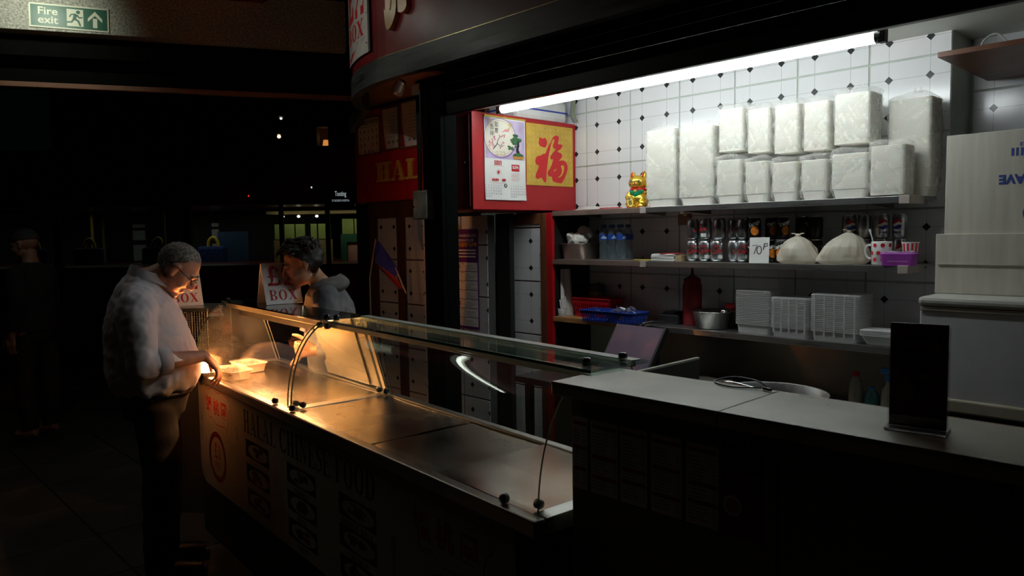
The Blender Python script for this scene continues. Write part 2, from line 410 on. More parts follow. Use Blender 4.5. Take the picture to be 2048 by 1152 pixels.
def diam_mesh(ax0=-1, ax1=1, az0=-1, az1=1, r=0.0195):
    k = ('d', ax0, ax1, az0, az1)
    if k not in _tm:
        pts = [(0, -r), (r, 0), (0, r), (-r, 0)]
        # clip to the kept halves
        def clip(poly, ax, sgn, lim):
            out = []
            for i in range(len(poly)):
                p, q = poly[i], poly[(i + 1) % len(poly)]
                ip, iq = sgn * p[ax] <= lim, sgn * q[ax] <= lim
                if ip: out.append(p)
                if ip != iq:
                    t = (lim * sgn - p[ax]) / (q[ax] - p[ax]); out.append(tuple(p[d] + (q[d] - p[d]) * t for d in (0, 1)))
            return out
        for ax, sgn, lim in ((0, 1, ax1 * r), (0, -1, -ax0 * r), (1, 1, az1 * r), (1, -1, -az0 * r)): pts = clip(pts, ax, sgn, lim)
        mb = MB(); mb.M = Matrix(((1, 0, 0, 0), (0, 0, 1, 0), (0, 1, 0, 0), (0, 0, 0, 1))); mb.prism(pts, -0.0066, -0.004)
        _tm[k] = mb.mesh('diamond', DIAM)
        bm = bmesh.new(); bm.from_mesh(_tm[k]); bmesh.ops.recalc_face_normals(bm, faces=bm.faces[:]); bm.to_mesh(_tm[k]); bm.free()
    return _tm[k]
def tile_wall(parent, x0, x1, z0, z1, y, jx, jz, m_=None):
    """lay whole and cut tiles between x0..x1, z0..z1; joints pass through jx + k*TW and jz + k*TH; parent sits at the origin"""
    n = 0
    k0 = math.floor((x0 - jx) / TW + 1e-4); k1 = math.ceil((x1 - jx) / TW - 1e-4)
    l0 = math.floor((z0 - jz) / TH + 1e-4); l1 = math.ceil((z1 - jz) / TH - 1e-4)
    for k in range(k0, k1):
        for l in range(l0, l1):
            cx, cz = jx + (k + .5) * TW, jz + (l + .5) * TH
            a0, a1 = max(x0, cx - TW / 2 + TG / 2) - cx, min(x1, cx + TW / 2 - TG / 2) - cx
            b0, b1 = max(z0, cz - TH / 2 + TG / 2) - cz, min(z1, cz + TH / 2 - TG / 2) - cz
            if a1 - a0 < 0.012 or b1 - b0 < 0.012: continue
            t = obj('tile', tile_mesh(a0, a1, b0, b1, m_), parent, (cx, y, cz)); n += 1
            for dx in (-DX, DX):
                for dz in (-DZ, DZ):
                    lim = [max(-1, min(1, (v - d) / 0.0195)) for v, d in ((a0, dx), (a1, dx), (b0, dz), (b1, dz))]
                    if lim[1] <= -0.6 or lim[0] >= 0.6 or lim[3] <= -0.6 or lim[2] >= 0.6: continue
                    obj('diamond', diam_mesh(*[round(v, 1) for v in lim]), t, (dx, 0, dz))
    return n

# ================================================================== the setting
FLOORM = M('dark_paving', (0.035, 0.033, 0.03), 0.6, var=0.3, scale=2.5, bump=0.2, bscale=30)
PAVE = M('paving_slab', (0.06, 0.058, 0.052), 0.6, var=0.25, scale=3, bump=0.2, bscale=40)
fl = MB().box(-16, 3, -5, 16, -0.1, -0.008).build('floor', FLOORM, kind='structure')
slab = MB().box(-0.295, 0.295, -0.295, 0.295, -0.02, 0, 0.004).mesh('paving_slab', PAVE)
for i in range(10):
    for j in range(7): obj('paving_slab', slab, fl, (-6.6 + i * 0.6, -1.6 + j * 0.6, 0))
# back wall
wb = MB().box(-4.45, -1.104, 3.87, 4.15, 0, 2.9).build('wall_back', GROUT, kind='structure')
tile_wall(wb, -3.60, -1.104, 1.03, 2.52, 3.87, -3.292, 2.068)
SCREW = MB().at((0, 0, 0), (R_(90), 0, 0)).lathe([(0.004, 0), (0.004, 0.002), (0.002, 0.0035)], 10).mesh('screw', M('brass_screw', (0.45, 0.25, 0.12), 0.35, 1.0))
for x in (-3.292, -2.927, -2.562): obj('screw', SCREW, wb, (x, 3.868, 2.068))
for x in (-3.292, -2.927, -2.562, -2.197, -1.832): obj('screw', SCREW, wb, (x, 3.868, 1.36))
# steel splashback under the lowest shelf
sb = MB().box(-2.95, -1.11, 3.86, 3.87, 0.55, 1.03, 0.002).build('splashback', M('stained_steel', (0.36, 0.32, 0.26), 0.4, 0.9, var=0.15, scale=3, rvar=0.1), wb)
# recess wall on the right
wr = MB().box(-1.104, 1.2, 4.15, 4.3, 0, 2.9).build('wall_recess', GROUT, kind='structure')
tile_wall(wr, -1.104, 0.5, 1.0, 2.6, 4.15, -1.0 - DX, 2.184 + DZ)
# ceiling of the stall
CEILM = M('ceiling_paint', (0.62, 0.64, 0.58), 0.6, var=0.05, scale=3)
MB().box(-3.93, 1.2, 2.90, 4.3, 2.52, 2.58).build('ceiling', CEILM, kind='structure')
MB().box(-3.93, -3.86, 2.93, 3.46, 1.77, 2.72).build('wall_partition', BLACK, kind='structure')
# right-hand side wall of the stall, out of view
MB().box(1.2, 1.3, 1.2, 4.3, 0, 2.9).build('wall_right', M('side_wall_paint', (0.3, 0.3, 0.28), 0.7), kind='structure')
# side of the left compartment
MB().box(-4.45, -4.38, 3.53, 3.87, 0, 2.9).build('wall_left', BLACK, kind='structure')
# ---- shelves in the recess between the left unit and the tile wall
def shelf(z, x0, x1, m_face, label, wood=None):
    t = thing('wall_shelf', label, 'shelf', ((x0 + x1) / 2, 3.68, z), group='shelves on the tiled wall')
    h = (x1 - x0) / 2
    MB().box(-h, h, -0.18, 0.18, -0.012, 0, 0.001).build('board', m_face, t)
    MB().box(-h, h, -0.186, -0.18, -0.03, 0.0005, 0.0012).build('front_lip', m_face, t)
    for x in (-h * 0.72, h * 0.72):
        b = MB(); b.M = Matrix.Translation((x, 0, -0.012)) @ Matrix(((0, 0, 1, 0), (1, 0, 0, 0), (0, 1, 0, 0), (0, 0, 0, 1)))
        b.prism([(0.18, 0), (0.18, -0.03), (0.165, -0.03), (-0.14, -0.012), (-0.14, 0)], -0.006, 0.006)
        recalc(b.build('bracket', STEELD, t))
    return t, h
SHELFS = M('shelf_steel', (0.42, 0.42, 0.41), 0.3, 0.9, var=0.08, scale=5, stretch=(1, 8, 8), rvar=0.08)
SHELFB = M('shelf_brown_steel', (0.36, 0.26, 0.22), 0.35, 0.6, var=0.12, scale=6)
SHELFW = M('shelf_orange_wood', (0.42, 0.19, 0.07), 0.5, var=0.2, scale=6, stretch=(1, 8, 8))
CAPM = M('grey_end_cap', (0.42, 0.36, 0.32), 0.5, var=0.08)
for z, nm, ml in ((1.762, 'top', SHELFB), (1.455, 'middle', SHELFB), (1.088, 'bottom', SHELFW)):
    t, h = shelf(z, -3.27, -2.565, ml, {'top': 'short brown-edged top wall shelf beside the red cabinet', 'middle': 'short brown-edged middle wall shelf carrying the water bottles',
                                         'bottom': 'short orange wooden bottom wall shelf under the plastic baskets'}[nm])
    t2, h2 = shelf(z, -2.545, -1.15, SHELFS, {'top': 'long steel top wall shelf under the wrapped container stacks', 'middle': 'long steel middle wall shelf carrying drink cans and bags',
                                               'bottom': 'long steel bottom wall shelf under the squeeze bottle and tubs'}[nm])
    MB().box(-h2 - 0.035, -h2 + 0.004, -0.192, -0.16, -0.034, 0.003, 0.002).build('joint_cap', CAPM, t2)
    MB().box(h2 - 0.04, h2 + 0.003, -0.192, 0.0, -0.034, 0.003, 0.002).build('end_cap', CAPM, t2)
# ---- left unit in the plane of the shelf fronts: framed tile panels
def framed_unit(name, x0, x1, z1, y, panels, label, edge=False):
    """a brown-framed partition; panels = [(x0, x1, z0, z1)] of tile-board"""
    o = MB().box(x0, x1, y + 0.012, y + 0.05, 0, z1).build(name, BROWN, kind='structure', label=label)
    xs = [x0] + [v for p in panels for v in p[:2]] + [x1]
    for i in range(0, len(xs), 2): MB().box(xs[i], xs[i + 1], y - 0.006, y + 0.0119, 0, z1, 0.002).build('stile', BROWN, o)
    for p in panels:
        MB().box(p[0], p[1], y - 0.006, y + 0.0119, p[3], z1, 0.002).build('rail', BROWN, o)
        MB().box(p[0], p[1], y - 0.006, y + 0.0119, 0, p[2], 0.002).build('rail', BROWN, o)
    return o
u1 = framed_unit('door_1', -5.385, -4.50, 1.91, 3.5, [(-5.262, -4.988, 0.25, 1.768), (-4.874, -4.585, 0.25, 1.768)], 'brown framed double door panel with diamond tile insets')
tile_wall(u1, -5.262, -4.988, 0.25, 1.768, 3.508, -5.307, 1.43, TILEG)
tile_wall(u1, -4.874, -4.585, 0.25, 1.768, 3.508, -4.912, 1.43, TILEG)
u2 = framed_unit('door_2', -3.775, -3.325, 1.755, 3.5, [(-3.742, -3.378, 0.25, 1.684)], 'brown framed tiled partition with red right edge')
tile_wall(u2, -3.742, -3.378, 0.25, 1.684, 3.508, -3.747, 1.308, TILEG)
MB().box(-3.3245, -3.273, 3.52, 3.87, 0, 1.753).build('inner_panel', BLACK, u2)
MB().box(-3.325, -3.272, 3.494, 3.519, 0, 1.755, 0.003).build('red_edge', REDP, u2, label='chipped red painted edge')
for x in (-3.735, -3.385):
    for z in (1.675, 1.49, 1.308, 1.13, 0.94): obj('screw', SCREW, u2, (x, 3.4975, z))
for z in (1.676, 1.308, 0.94): obj('screw', SCREW, u2, (-3.56, 3.4975, z))
u3 = MB().box(-4.45, -3.737, 3.36, 3.42, 0, 1.752).build('wall_poster', M('dark_grout', (0.08, 0.08, 0.075), 0.8), kind='structure')
tile_wall(u3, -4.45, -3.739, 0.25, 1.75, 3.36, -4.01, 1.55, TILEG)
for x in (-3.746,):
    for z in (1.72, 1.54, 1.36, 1.2, 1.02, 0.86): obj('screw', SCREW, u3, (x, 3.352, z))
MB().box(-3.737, -3.60, 3.43, 3.47, 0, 1.76).build('trim_1', BLACK, kind='structure')
MB().box(-4.5, -4.38, 3.40, 3.55, 0, 2.72).build('trim_2', BLACK, kind='structure')
# red board with the raised letters
rb = MB().box(-5.52, -4.38, 3.47, 3.53, 1.905, 2.66, 0.003).build('wall_red', REDB, kind='structure')
MB().box(-5.60, -5.385, 3.52, 3.58, 0, 1.9).build('trim_3', BLACK, kind='structure')
GOLDW = M('gold_wood', (0.85, 0.5, 0.10), 0.4, var=0.1, scale=14, bump=0.1)
def raised(text, xs, z0, h, wd, y, parent, dep=0.014):
    for ch, x in zip(text, xs):
        q, w0 = glyph(ch, 0.25, 0.13, 0.085); mb = MB()
        for i_, p in enumerate(q):
            if len(p) < 3: continue
            mb.M = Matrix(((1, 0, 0, 0), (0, 0, -1, 0), (0, 1, 0, 0), (0, 0, 0, 1)))
            mb.prism([((px - w0 / 2) * wd * 1.15, py * h) for px, py in p], 0, dep + i_ * 0.0007)
        me = mb.mesh('letter', GOLDW); o = obj('letter', me, parent, (x, y, z0)); recalc(o)
        # round the joins a little, like jigsaw-cut wood
tt = thing('halal_lettering', 'raised gold wooden letters on the red board', 'sign', (-4.85, 3.47, 2.06))
raised('HAL.', (-0.245, -0.035, 0.155, 0.265), 0.0, 0.158, 0.20, 0.0, tt)
# ---- front of the stall: post, shutter, fascia
POSTM = M('black_gloss_post', (0.003, 0.0034, 0.0036), 0.9, var=0.2, spec=0.05)
ps = MB().box(-3.555, -3.345, 2.69, 2.78, 0, 2.52, 0.004).build('trim_4', POSTM, kind='structure')
MB().box(-3.375, -3.345, 2.66, 2.689, 0, 2.34, 0.003).build('shutter_guide', POSTM, ps)
MB().box(-3.50, -3.48, 2.680, 2.689, 0, 2.5, 0.002).build('groove_strip', POSTM, ps)
sh = thing('roller_shutter', 'black roller shutter rolled up above the counter', 'shutter', (-1.2, 2.72, 2.3))
slatm = M('shutter_slat', (0.006, 0.006, 0.006), 0.95, 0.0, spec=0.0, var=0.15, scale=6)
sl = MB(); sl.M = Matrix(((0, 0, 1, 0), (1, 0, 0, 0), (0, 1, 0, 0), (0, 0, 0, 1)))
sl.prism([(-0.008, 0), (-0.016, 0.012), (-0.018, 0.03), (-0.012, 0.046), (0.0, 0.05), (0.004, 0.05), (0.004, 0)], -2.14, 2.14)
slme = sl.mesh('slat', slatm)
bm = bmesh.new(); bm.from_mesh(slme); bmesh.ops.recalc_face_normals(bm, faces=bm.faces[:]); bm.to_mesh(slme); bm.free()
for i in range(5): obj('slat', slme, sh, (0, 0, 0.075 + i * 0.052))
MB().box(-2.14, 2.14, -0.02, 0.02, 0, 0.074, 0.006).build('bottom_bar', M('shutter_bar', (0.022, 0.022, 0.021), 0.35, 0.4), sh)
MB().box(-2.14, 2.14, -0.012, 0.1, 0.33, 0.36, 0.004).build('header_rail', M('rail_bronze', (0.02, 0.011, 0.005), 0.8, spec=0.05), sh)
# fascia: straight along the front then a quarter round at the left corner
def fascia_path():
    pts = [(1.2, 2.51), (-1.5, 2.51), (-3.55, 2.51)]
    for i in range(1, 15):
        a = R_(60.0 * i / 14); pts.append((-3.55 - 1.28 * math.sin(a), 2.51 + 1.0 * (1 - math.cos(a))))
    pts += [(-4.87, 3.11), (-5.12, 3.25), (-5.40, 3.39), (-5.66, 3.52)]
    return pts
FP = fascia_path()
def offs(path, d):
    out = []
    for i, p in enumerate(path):
        a = path[max(0, i - 1)]; b = path[min(len(path) - 1, i + 1)]
        t = Vector((b[0] - a[0], b[1] - a[1])).normalized(); out.append((p[0] - t.y * d, p[1] + t.x * d))
    return out
def band(o_, i_, z0, z1):
    mb = MB(); n = len(o_)
    for i in range(n - 1):
        a, b, c, d = o_[i], o_[i + 1], i_[i + 1], i_[i]
        vs = [(*a, z0), (*b, z0), (*b, z1), (*a, z1), (*d, z0), (*c, z0), (*c, z1), (*d, z1)]
        mb.add(vs, [(1, 0, 3, 2)], True); mb.add(vs, [(4, 5, 6, 7)], True); mb.add(vs, [(0, 1, 5, 4), (3, 7, 6, 2)], False)
    return mb
def fascia_mat():
    m = M('fascia_red_lacquer', (0.16, 0.012, 0.014), 0.34, var=0.15, scale=3, bump=0.3, bscale=7, rvar=0.14)
    return m
fas = band(offs(FP, 0.0), offs(FP, -0.035), 2.655, 3.285).build('fascia', fascia_mat(), kind='structure')
band(offs(FP, 0.012), offs(FP, -0.04), 2.52, 2.650).build('black_band', M('worn_black_board', (0.05, 0.056, 0.056), 0.35, var=0.35, scale=3, stretch=(1, 1, 9), bump=0.1, bscale=20, rvar=0.15), fas)
band(offs(FP, 0.005), offs(FP, -0.01), 2.6495, 2.656).build('gold_bead', M('gold_bead', (0.5, 0.4, 0.2), 0.25, 1.0), fas)
SOFM = M('soffit_board', (0.62, 0.27, 0.11), 0.6, var=0.12, scale=3)
_sp = [p for p in offs(FP, -0.02) if p[0] < -3.3] + [(-3.3, 3.53)]
_sp.insert(0, (-3.3, 2.53)); recalc(MB().prism(_sp, 2.70, 2.72).build('ceiling_soffit', SOFM, kind='structure'))
MB().box(-3.2, 1.2, 2.56, 2.80, 2.60, 2.62).build('ceiling_shutter_box', BLACK, kind='structure')
so = thing('sagging_soffit_panel', 'triangular wooden soffit panel sagging beside the spotlight', 'board', (-3.85, 2.90, 2.61))
pm = MB(); tri = [(0.07, -0.24, 0.01), (0.204, 0.106, 0.01), (-0.28, 0.21, -0.01)]
pm.add(tri + [(x, y, z + 0.012) for x, y, z in tri], [(2, 1, 0), (3, 4, 5), (0, 1, 4, 3), (1, 2, 5, 4), (2, 0, 3, 5)], False); recalc(pm.build('panel', SOFM, so))
for x, y in ((0.06, -0.19), (0.17, 0.09)): MB().cyl((x, y, 0.0898), (x, y, 0.018), 0.005, 8).build('fixing_screw', STEELD, so)
# spotlight under the soffit
sp = thing('ceiling_spotlight', 'small metal spotlight hanging under the curved fascia', 'spotlight', (-3.985, 2.84, 2.70), (0, 0, R_(-40)))
MB().lathe([(0.03, 0), (0.03, -0.012), (0.012, -0.016)], 16).build('mount', STEELD, sp)
MB().tube([(0, 0, -0.01), (0, 0, -0.10)], 0.006, 8).build('arm', STEELD, sp)
hd = MB(); hd.at((0.0, 0.0, -0.130), (R_(-28), R_(24), 0)); hd.lathe([(0.0, 0.05), (0.03, 0.048), (0.035, 0.03), (0.033, 0.02), (0.038, 0.012), (0.036, 0.0), (0.04, -0.01), (0.042, -0.045), (0.038, -0.048), (0.034, -0.02), (0, -0.015)], 18, caps=False)
hd.build('head', M('spot_bronze', (0.55, 0.40, 0.30), 0.35, 0.8), sp)
# sign on the curved part of the fascia
def on_fascia(a_deg, z, off):
    a = R_(a_deg); p = Vector((-3.55 - 1.28 * math.sin(a), 2.51 + 1.0 * (1 - math.cos(a)), z))
    t = Vector((-1.28 * math.cos(a), math.sin(a), 0)).normalized(); n = Vector((-t.y, t.x, 0)) * 1.0
    if n.y > 0 and a_deg < 45: n = -n
    if n.x > 0 and a_deg >= 45: n = -n
    return p + n * off
fs = thing('price_poster', 'white laminated two pound box poster on the curved red fascia', 'poster', on_fascia(24, 2.72, 0))
base = on_fascia(24, 2.72, 0)
A0, A1 = 12.0, 36.0
def curved(mb, polys, off, wd, z0, sc):
    for p in polys:
        mb.poly([on_fascia(A1 - (A1 - A0) * min(1, max(0, x / wd)), z0 + y, off) - base for x, y in p])
sheet = MB(); sheet.grid(lambda u, v: on_fascia(A1 - (A1 - A0) * u, 2.715 + 0.62 * v, 0.016) - base, 12, 2)
sheet.grid(lambda u, v: on_fascia(A0 + (A1 - A0) * u, 2.715 + 0.62 * v, 0.004) - base, 12, 2); sheet.build('sheet', M('laminated_sheet', (0.6, 0.58, 0.52), 0.18, var=0.06), fs)
lt = MB(); q, wd = serif('£2'); curved(lt, [[(0.10 + x / wd * 0.8, 0.24 + y * 0.3) for x, y in p] for p in q], 0.0175, 1.0, 2.715, 1)
q, wd = serif('BOX'); curved(lt, [[(0.14 + x / wd * 0.72, 0.115 + y * 0.10) for x, y in p] for p in q], 0.0175, 1.0, 2.715, 1)
curved(lt, [[(0.1, 0.03), (0.32, 0.055), (0.62, 0.095), (0.9, 0.10), (0.8, 0.085), (0.5, 0.06), (0.3, 0.02)], [(0.06, 0.01), (0.2, 0.03), (0.3, 0.018)]], 0.0175, 1.0, 2.715, 1)
lt.build('lettering', INKR, fs)
bo = MB(); bo.tube([on_fascia(A0, 2.715, 0.010) - base, on_fascia(A0, 3.335, 0.010) - base], 0.012, 8); bo.build('edge_strip', BLACK, fs)
for z in (2.77, 2.95, 3.12): MB().ell(on_fascia(A0 + 1.4, z, 0.018) - base, (0.006, 0.006, 0.006), 8, 6).build('stud', CHROME, fs)
# cut-out wooden character on the fascia
wc = thing('wooden_character', 'cut-out gold wooden Chinese character on the red fascia', 'sign', (-3.49, 2.509, 2.80))
def blob(pts, dep, par, nm, y=0.0):
    P = catm(pts + [pts[0]], 5)[:-1]; mb = MB(); mb.M = Matrix(((1, 0, 0, 0), (0, 0, -1, 0), (0, 1, 0, 0), (0, 0, 0, 1)))
    mb.prism(P, y, y + dep); o = mb.build(nm, M('varnished_sign_wood', (0.42, 0.25, 0.08), 0.28, var=0.15, scale=10), par); return recalc(o)
blob([(-0.10, 0.42), (-0.10, 0.12), (-0.115, 0.10), (-0.10, 0.0), (-0.065, -0.015), (-0.02, 0.03), (0.005, 0.10), (0.0, 0.24), (0.0, 0.42)], 0.03, wc, 'stroke')
blob([(0.02, 0.42), (0.018, 0.10), (0.03, 0.055), (0.07, 0.05), (0.10, 0.075), (0.098, 0.12), (0.088, 0.17), (0.09, 0.42)], 0.03, wc, 'stroke')
blob([(-0.14, 0.50), (0.14, 0.54), (0.14, 0.46), (-0.14, 0.44)], 0.028, wc, 'stroke')
blob([(-0.06, 0.30), (-0.035, 0.20), (-0.05, 0.09), (-0.07, 0.12)], 0.004, wc, 'carved_detail', 0.03)
# junction box on the post
jb = thing('switch_box', 'worn grey metal switch box on the black post', 'switch box', (-3.52, 2.69, 1.79))
MB().box(-0.075, 0.068, -0.05, 0, -0.075, 0.095, 0.006).build('body', M('worn_grey_metal', (0.34, 0.36, 0.32), 0.45, 0.4, var=0.25, scale=10), jb)
MB().box(-0.055, 0.072, -0.062, -0.05, -0.07, 0.09, 0.008).build('lid', M('worn_pale_metal', (0.7, 0.75, 0.66), 0.5, 0.3, var=0.2, scale=12), jb)
MB().at((-0.045, -0.062, 0.0), (R_(90), 0, 0)).lathe([(0.005, 0), (0.005, 0.004)], 8).build('lock', BLACK, jb)
MB().tube([(-0.03, -0.02, 0.095), (-0.03, -0.01, 0.5), (-0.03, -0.01, 0.72)], 0.006, 6).build('conduit', BLACK, jb)
# ---- entrance beam towards the street
ang = math.atan2(2.372 - 1.033, -5.199 + 5.823)
def beam_frame(p): return Matrix.Translation(p) @ Matrix.Rotation(ang, 4, 'Z')
def beam(name, p, l0, l1, d0, d1, z0, z1, m, **kw):
    o = MB().box(l0, l1, d0, d1, z0, z1, 0.004).build(name, m, **kw); o.matrix_world = beam_frame((p[0], p[1], 0)); return o
SPECK = M('speckled_concrete', (0.62, 0.62, 0.54), 0.75, scale=70, bump=0.5, bscale=160, col2=(0.20, 0.20, 0.17))
B0 = (-5.823, 1.033)
beam('trim_beam', B0, -2.5, 2.2, 0, 0.3, 3.0, 3.35, SPECK, kind='structure')
VOID = M('shade_and_shutter_black', (0.006, 0.006, 0.006), 0.95, spec=0.02)
beam('trim_beam_shadow', B0, -2.5, 2.2, 0.12, 0.4, 2.86, 2.998, VOID, kind='structure')  # black bar standing in for the shade below the beam
beam('trim_beam_rail', B0, -2.5, 2.2, 0.26, 0.42, 2.79, 2.858, M('grey_rail_paint', (0.03, 0.03, 0.026), 0.8, spec=0.1), kind='structure')
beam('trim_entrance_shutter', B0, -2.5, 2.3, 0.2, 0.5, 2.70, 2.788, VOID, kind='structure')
beam('trim_entrance_edge', B0, -2.5, 2.3, 0.18, 0.22, 2.665, 2.70, M('edge_brown', (0.26, 0.12, 0.07), 0.6), kind='structure')
MB().box(-6.6, 1.2, -2.5, 2.50, 3.29, 3.35).build('ceiling_arcade', M('arcade_red_ceiling', (0.16, 0.01, 0.01), 0.6), kind='structure')
# fire exit sign
fe = thing('fire_exit_sign', 'green and white fire exit sign with running figure and arrow', 'sign')
fe.matrix_world = beam_frame((*B0, 0)) @ Matrix.Translation((0.40, -0.004, 3.095)) @ Matrix.Rotation(R_(1.2), 4, 'Y') @ Matrix.Rotation(R_(90), 4, 'X')
sg = M('sign_green', (0.012, 0.12, 0.07), 0.4, var=0.05); sw = M('sign_cream', (0.75, 0.78, 0.62), 0.45, var=0.04)
MB().box(-0.233, 0.233, -0.078, 0.078, -0.003, 0.003, 0.001).build('plate', sw, fe)
MB().box(-0.223, 0.223, -0.068, 0.068, 0.003, 0.0036).build('green_field', sg, fe)
l = MB(); put_text(l, 'Fire', -0.125, 0.028, 0.068, 0.0042, 0.0012, sx=1.12); put_text(l, 'exit', -0.125, -0.028, 0.068, 0.0042, 0.0012, sx=1.12); l.build('lettering', sw, fe)
d = MB(); d.add([(-0.015, -0.055, 0.0042), (0.082, -0.055, 0.0042), (0.082, 0.056, 0.0042), (-0.015, 0.056, 0.0042)], [(0, 1, 2, 3)], False); d.build('doorway', sw, fe)
r = MB()
cz = 0.0048
r.poly([(0.052 + 0.012 * math.cos(R_(a)), 0.038 + 0.012 * math.sin(R_(a)), cz) for a in range(0, 360, 24)])
for pts, ws in (([(0.04, 0.024), (0.03, 0.002), (0.028, -0.008)], [0.024, 0.02, 0.018]), ([(0.04, 0.022), (0.012, 0.022), (0.0, 0.004)], [0.010, 0.009, 0.008]),
                ([(0.044, 0.02), (0.058, 0.002), (0.078, 0.006)], [0.010, 0.009, 0.008]), ([(0.032, -0.006), (0.052, -0.02), (0.064, -0.05)], [0.014, 0.012, 0.01]),
                ([(0.028, -0.006), (0.012, -0.028), (-0.026, -0.03)], [0.014, 0.012, 0.01])):
    for p in stroke(pts, ws): r.poly([(x, y, cz) for x, y in p])
r.build('running_figure', sg, fe)
ar = MB(); ar.poly([(0.138, -0.055, cz), (0.164, -0.055, cz), (0.164, 0.006, cz), (0.138, 0.006, cz)]); ar.poly([(0.108, 0.004, cz), (0.151, 0.052, cz), (0.194, 0.004, cz), (0.194, -0.018, cz), (0.151, 0.024, cz), (0.108, -0.018, cz)]); ar.build('arrow', sw, fe)

# the arcade's own fluorescent tube on the ceiling over the customer
at = thing('arcade_tube_light', 'lit fluorescent tube on the arcade ceiling above the customer', 'tube light', (-4.60, 0.95, 3.215), (0, 0, R_(79)))
MB().cyl((-1.05, 0, 0), (1.05, 0, 0), 0.019, 16).build('tube', glow('arcade_tube_glow', (0.93, 1.0, 0.88), 8.0), at)
MB().box(-1.1, 1.1, 0.040, 0.044, -0.055, 0.0345, 0.001).build('light_block_plate', BLACK, at)  # opaque plate added to keep the tube's light off the beam
MB().box(-1.1, 1.1, -0.03, 0.046, 0.035, 0.074, 0.004).build('batten', M('arcade_batten', (0.5, 0.5, 0.47), 0.5), at)
for s in (-1, 1): MB().box(s * 1.066 - 0.014, s * 1.066 + 0.014, -0.022, 0.022, -0.026, 0.0345, 0.003).build('holder', BLKPL, at)
# ================================================================== fluorescent tube
fx = thing('fluorescent_tube_light', 'long lit fluorescent tube under the stall ceiling', 'tube light', (-2.19, 3.05, 2.357))
MB().cyl((-1.053, 0, 0), (1.053, 0, 0), 0.024, 20).build('tube', glow('tube_glow', (0.91, 0.99, 1.0), 28.0), fx)
for s in (-1, 1):
    e = MB().cyl((s * 1.053, 0, 0), (s * 1.075, 0, 0), 0.0245, 16).build('end_cap', STEELD, fx)
    MB().box(s * 1.078 - 0.014, s * 1.078 + 0.014, -0.02, 0.02, -0.026, 0.05, 0.004).build('holder', BLKPL, fx)
for s in (-1, 1): MB().cyl((s * 0.8, 0, 0.064), (s * 0.8, 0, 0.1625), 0.004, 8).build('hanger', STEELD, fx)
MB().box(-1.09, 1.09, -0.022, 0.022, 0.042, 0.064, 0.003).build('batten', M('batten_white', (0.7, 0.7, 0.66), 0.4), fx)

# ================================================================== red wall cabinet with prints
cb = thing('red_wall_cabinet', 'glossy red wall cabinet holding the calendar and gold print', 'cabinet', (-3.39, 3.40, 1.772))
MB().box(-0.52, 0, -0.465, 0.465, 0, 0.585, 0.004).build('body', REDP, cb)
MB().box(-0.5, -0.02, -0.472, -0.466, 0.02, 0.565, 0.003).build('front_door', M('dark_red_panel', (0.20, 0.01, 0.01), 0.5), cb)
MB().ell((-0.06, -0.478, 0.28), (0.012, 0.012, 0.012), 10, 8).build('knob', BLACK, cb)
# calendar: hangs on the side facing the stall (local x-y plane stands upright, facing +X)
UP = Matrix(((0, 0, 1, 0), (1, 0, 0, 0), (0, 1, 0, 0), (0, 0, 0, 1)))
def upright(o, loc): o.matrix_world = Matrix.Translation(loc) @ UP; return o
cal = upright(thing('wall_calendar', 'paper wall calendar with painted blossom print on the red cabinet', 'calendar'), (-3.388, 3.202, 2.085))
CW, CH = 0.174, 0.252
def curl(x, y):
    z = 0.003 + 0.03 * max(0, -y - 0.15) + 0.05 * max(0, -y - 0.2)
    return z
pg = MB(); pg.grid(lambda u, v: ((u * 2 - 1) * CW, (v * 2 - 1) * CH, curl((u * 2 - 1) * CW, (v * 2 - 1) * CH)), 14, 20)
pg.grid(lambda u, v: ((1 - u * 2) * CW, (v * 2 - 1) * CH, 0.0006), 1, 1); pg.build('page_block', M('calendar_paper', (0.86, 0.85, 0.82), 0.35, var=0.02), cal)
MB().box(-CW - 0.002, CW + 0.002, CH - 0.004, CH + 0.006, 0, 0.008, 0.001).build('binding_bar', M('gold_foil', (0.7, 0.5, 0.08), 0.3, 0.7), cal)
MB().ell((0.0, CH + 0.008, 0.004), (0.006, 0.008, 0.004), 10, 6).build('hanger', STEELD, cal)
def flat(name, mat_, polys, z, par):
    mb = MB()
    for i, p in enumerate(polys): mb.poly([(x, y, z + i * 0.000008 + curl(x, y)) for x, y in p])
    return mb.build(name, mat_, par)
def disc(cx, cy, rx, ry, n=36, a0=0, a1=360): return [(cx + rx * math.cos(R_(a0 + (a1 - a0) * i / n)), cy + ry * math.sin(R_(a0 + (a1 - a0) * i / n))) for i in range(n)]
LIL = M('lilac_print', (0.62, 0.5, 0.72), 0.4, var=0.12, scale=18); CRM = M('cream_print', (0.86, 0.8, 0.68), 0.4, var=0.04)
TAN = M('tan_ink', (0.6, 0.45, 0.25), 0.5); LEAF = M('leaf_ink', (0.05, 0.16, 0.06), 0.5, var=0.3, scale=60); PINK = M('pink_ink', (0.75, 0.28, 0.35), 0.5, var=0.2)
flat('picture_ground', LIL, [rc(-CW + 0.006, CW - 0.006, 0.0, CH - 0.012)], 0.0006, cal)
flat('picture_border', M('violet_ink', (0.35, 0.2, 0.5), 0.5), [disc(-0.04, 0.125, 0.136, 0.122)], 0.0010, cal)
flat('picture_disc', CRM, [disc(-0.042, 0.128, 0.130, 0.115)], 0.0014, cal)
fr = []
for k in range(24):
    a = R_(k * 15); fr += stroke([(-0.042 + 0.118 * math.cos(a), 0.128 + 0.104 * math.sin(a)), (-0.042 + 0.118 * math.cos(a + R_(15)), 0.128 + 0.104 * math.sin(a + R_(15)))], [0.0022] * 2)
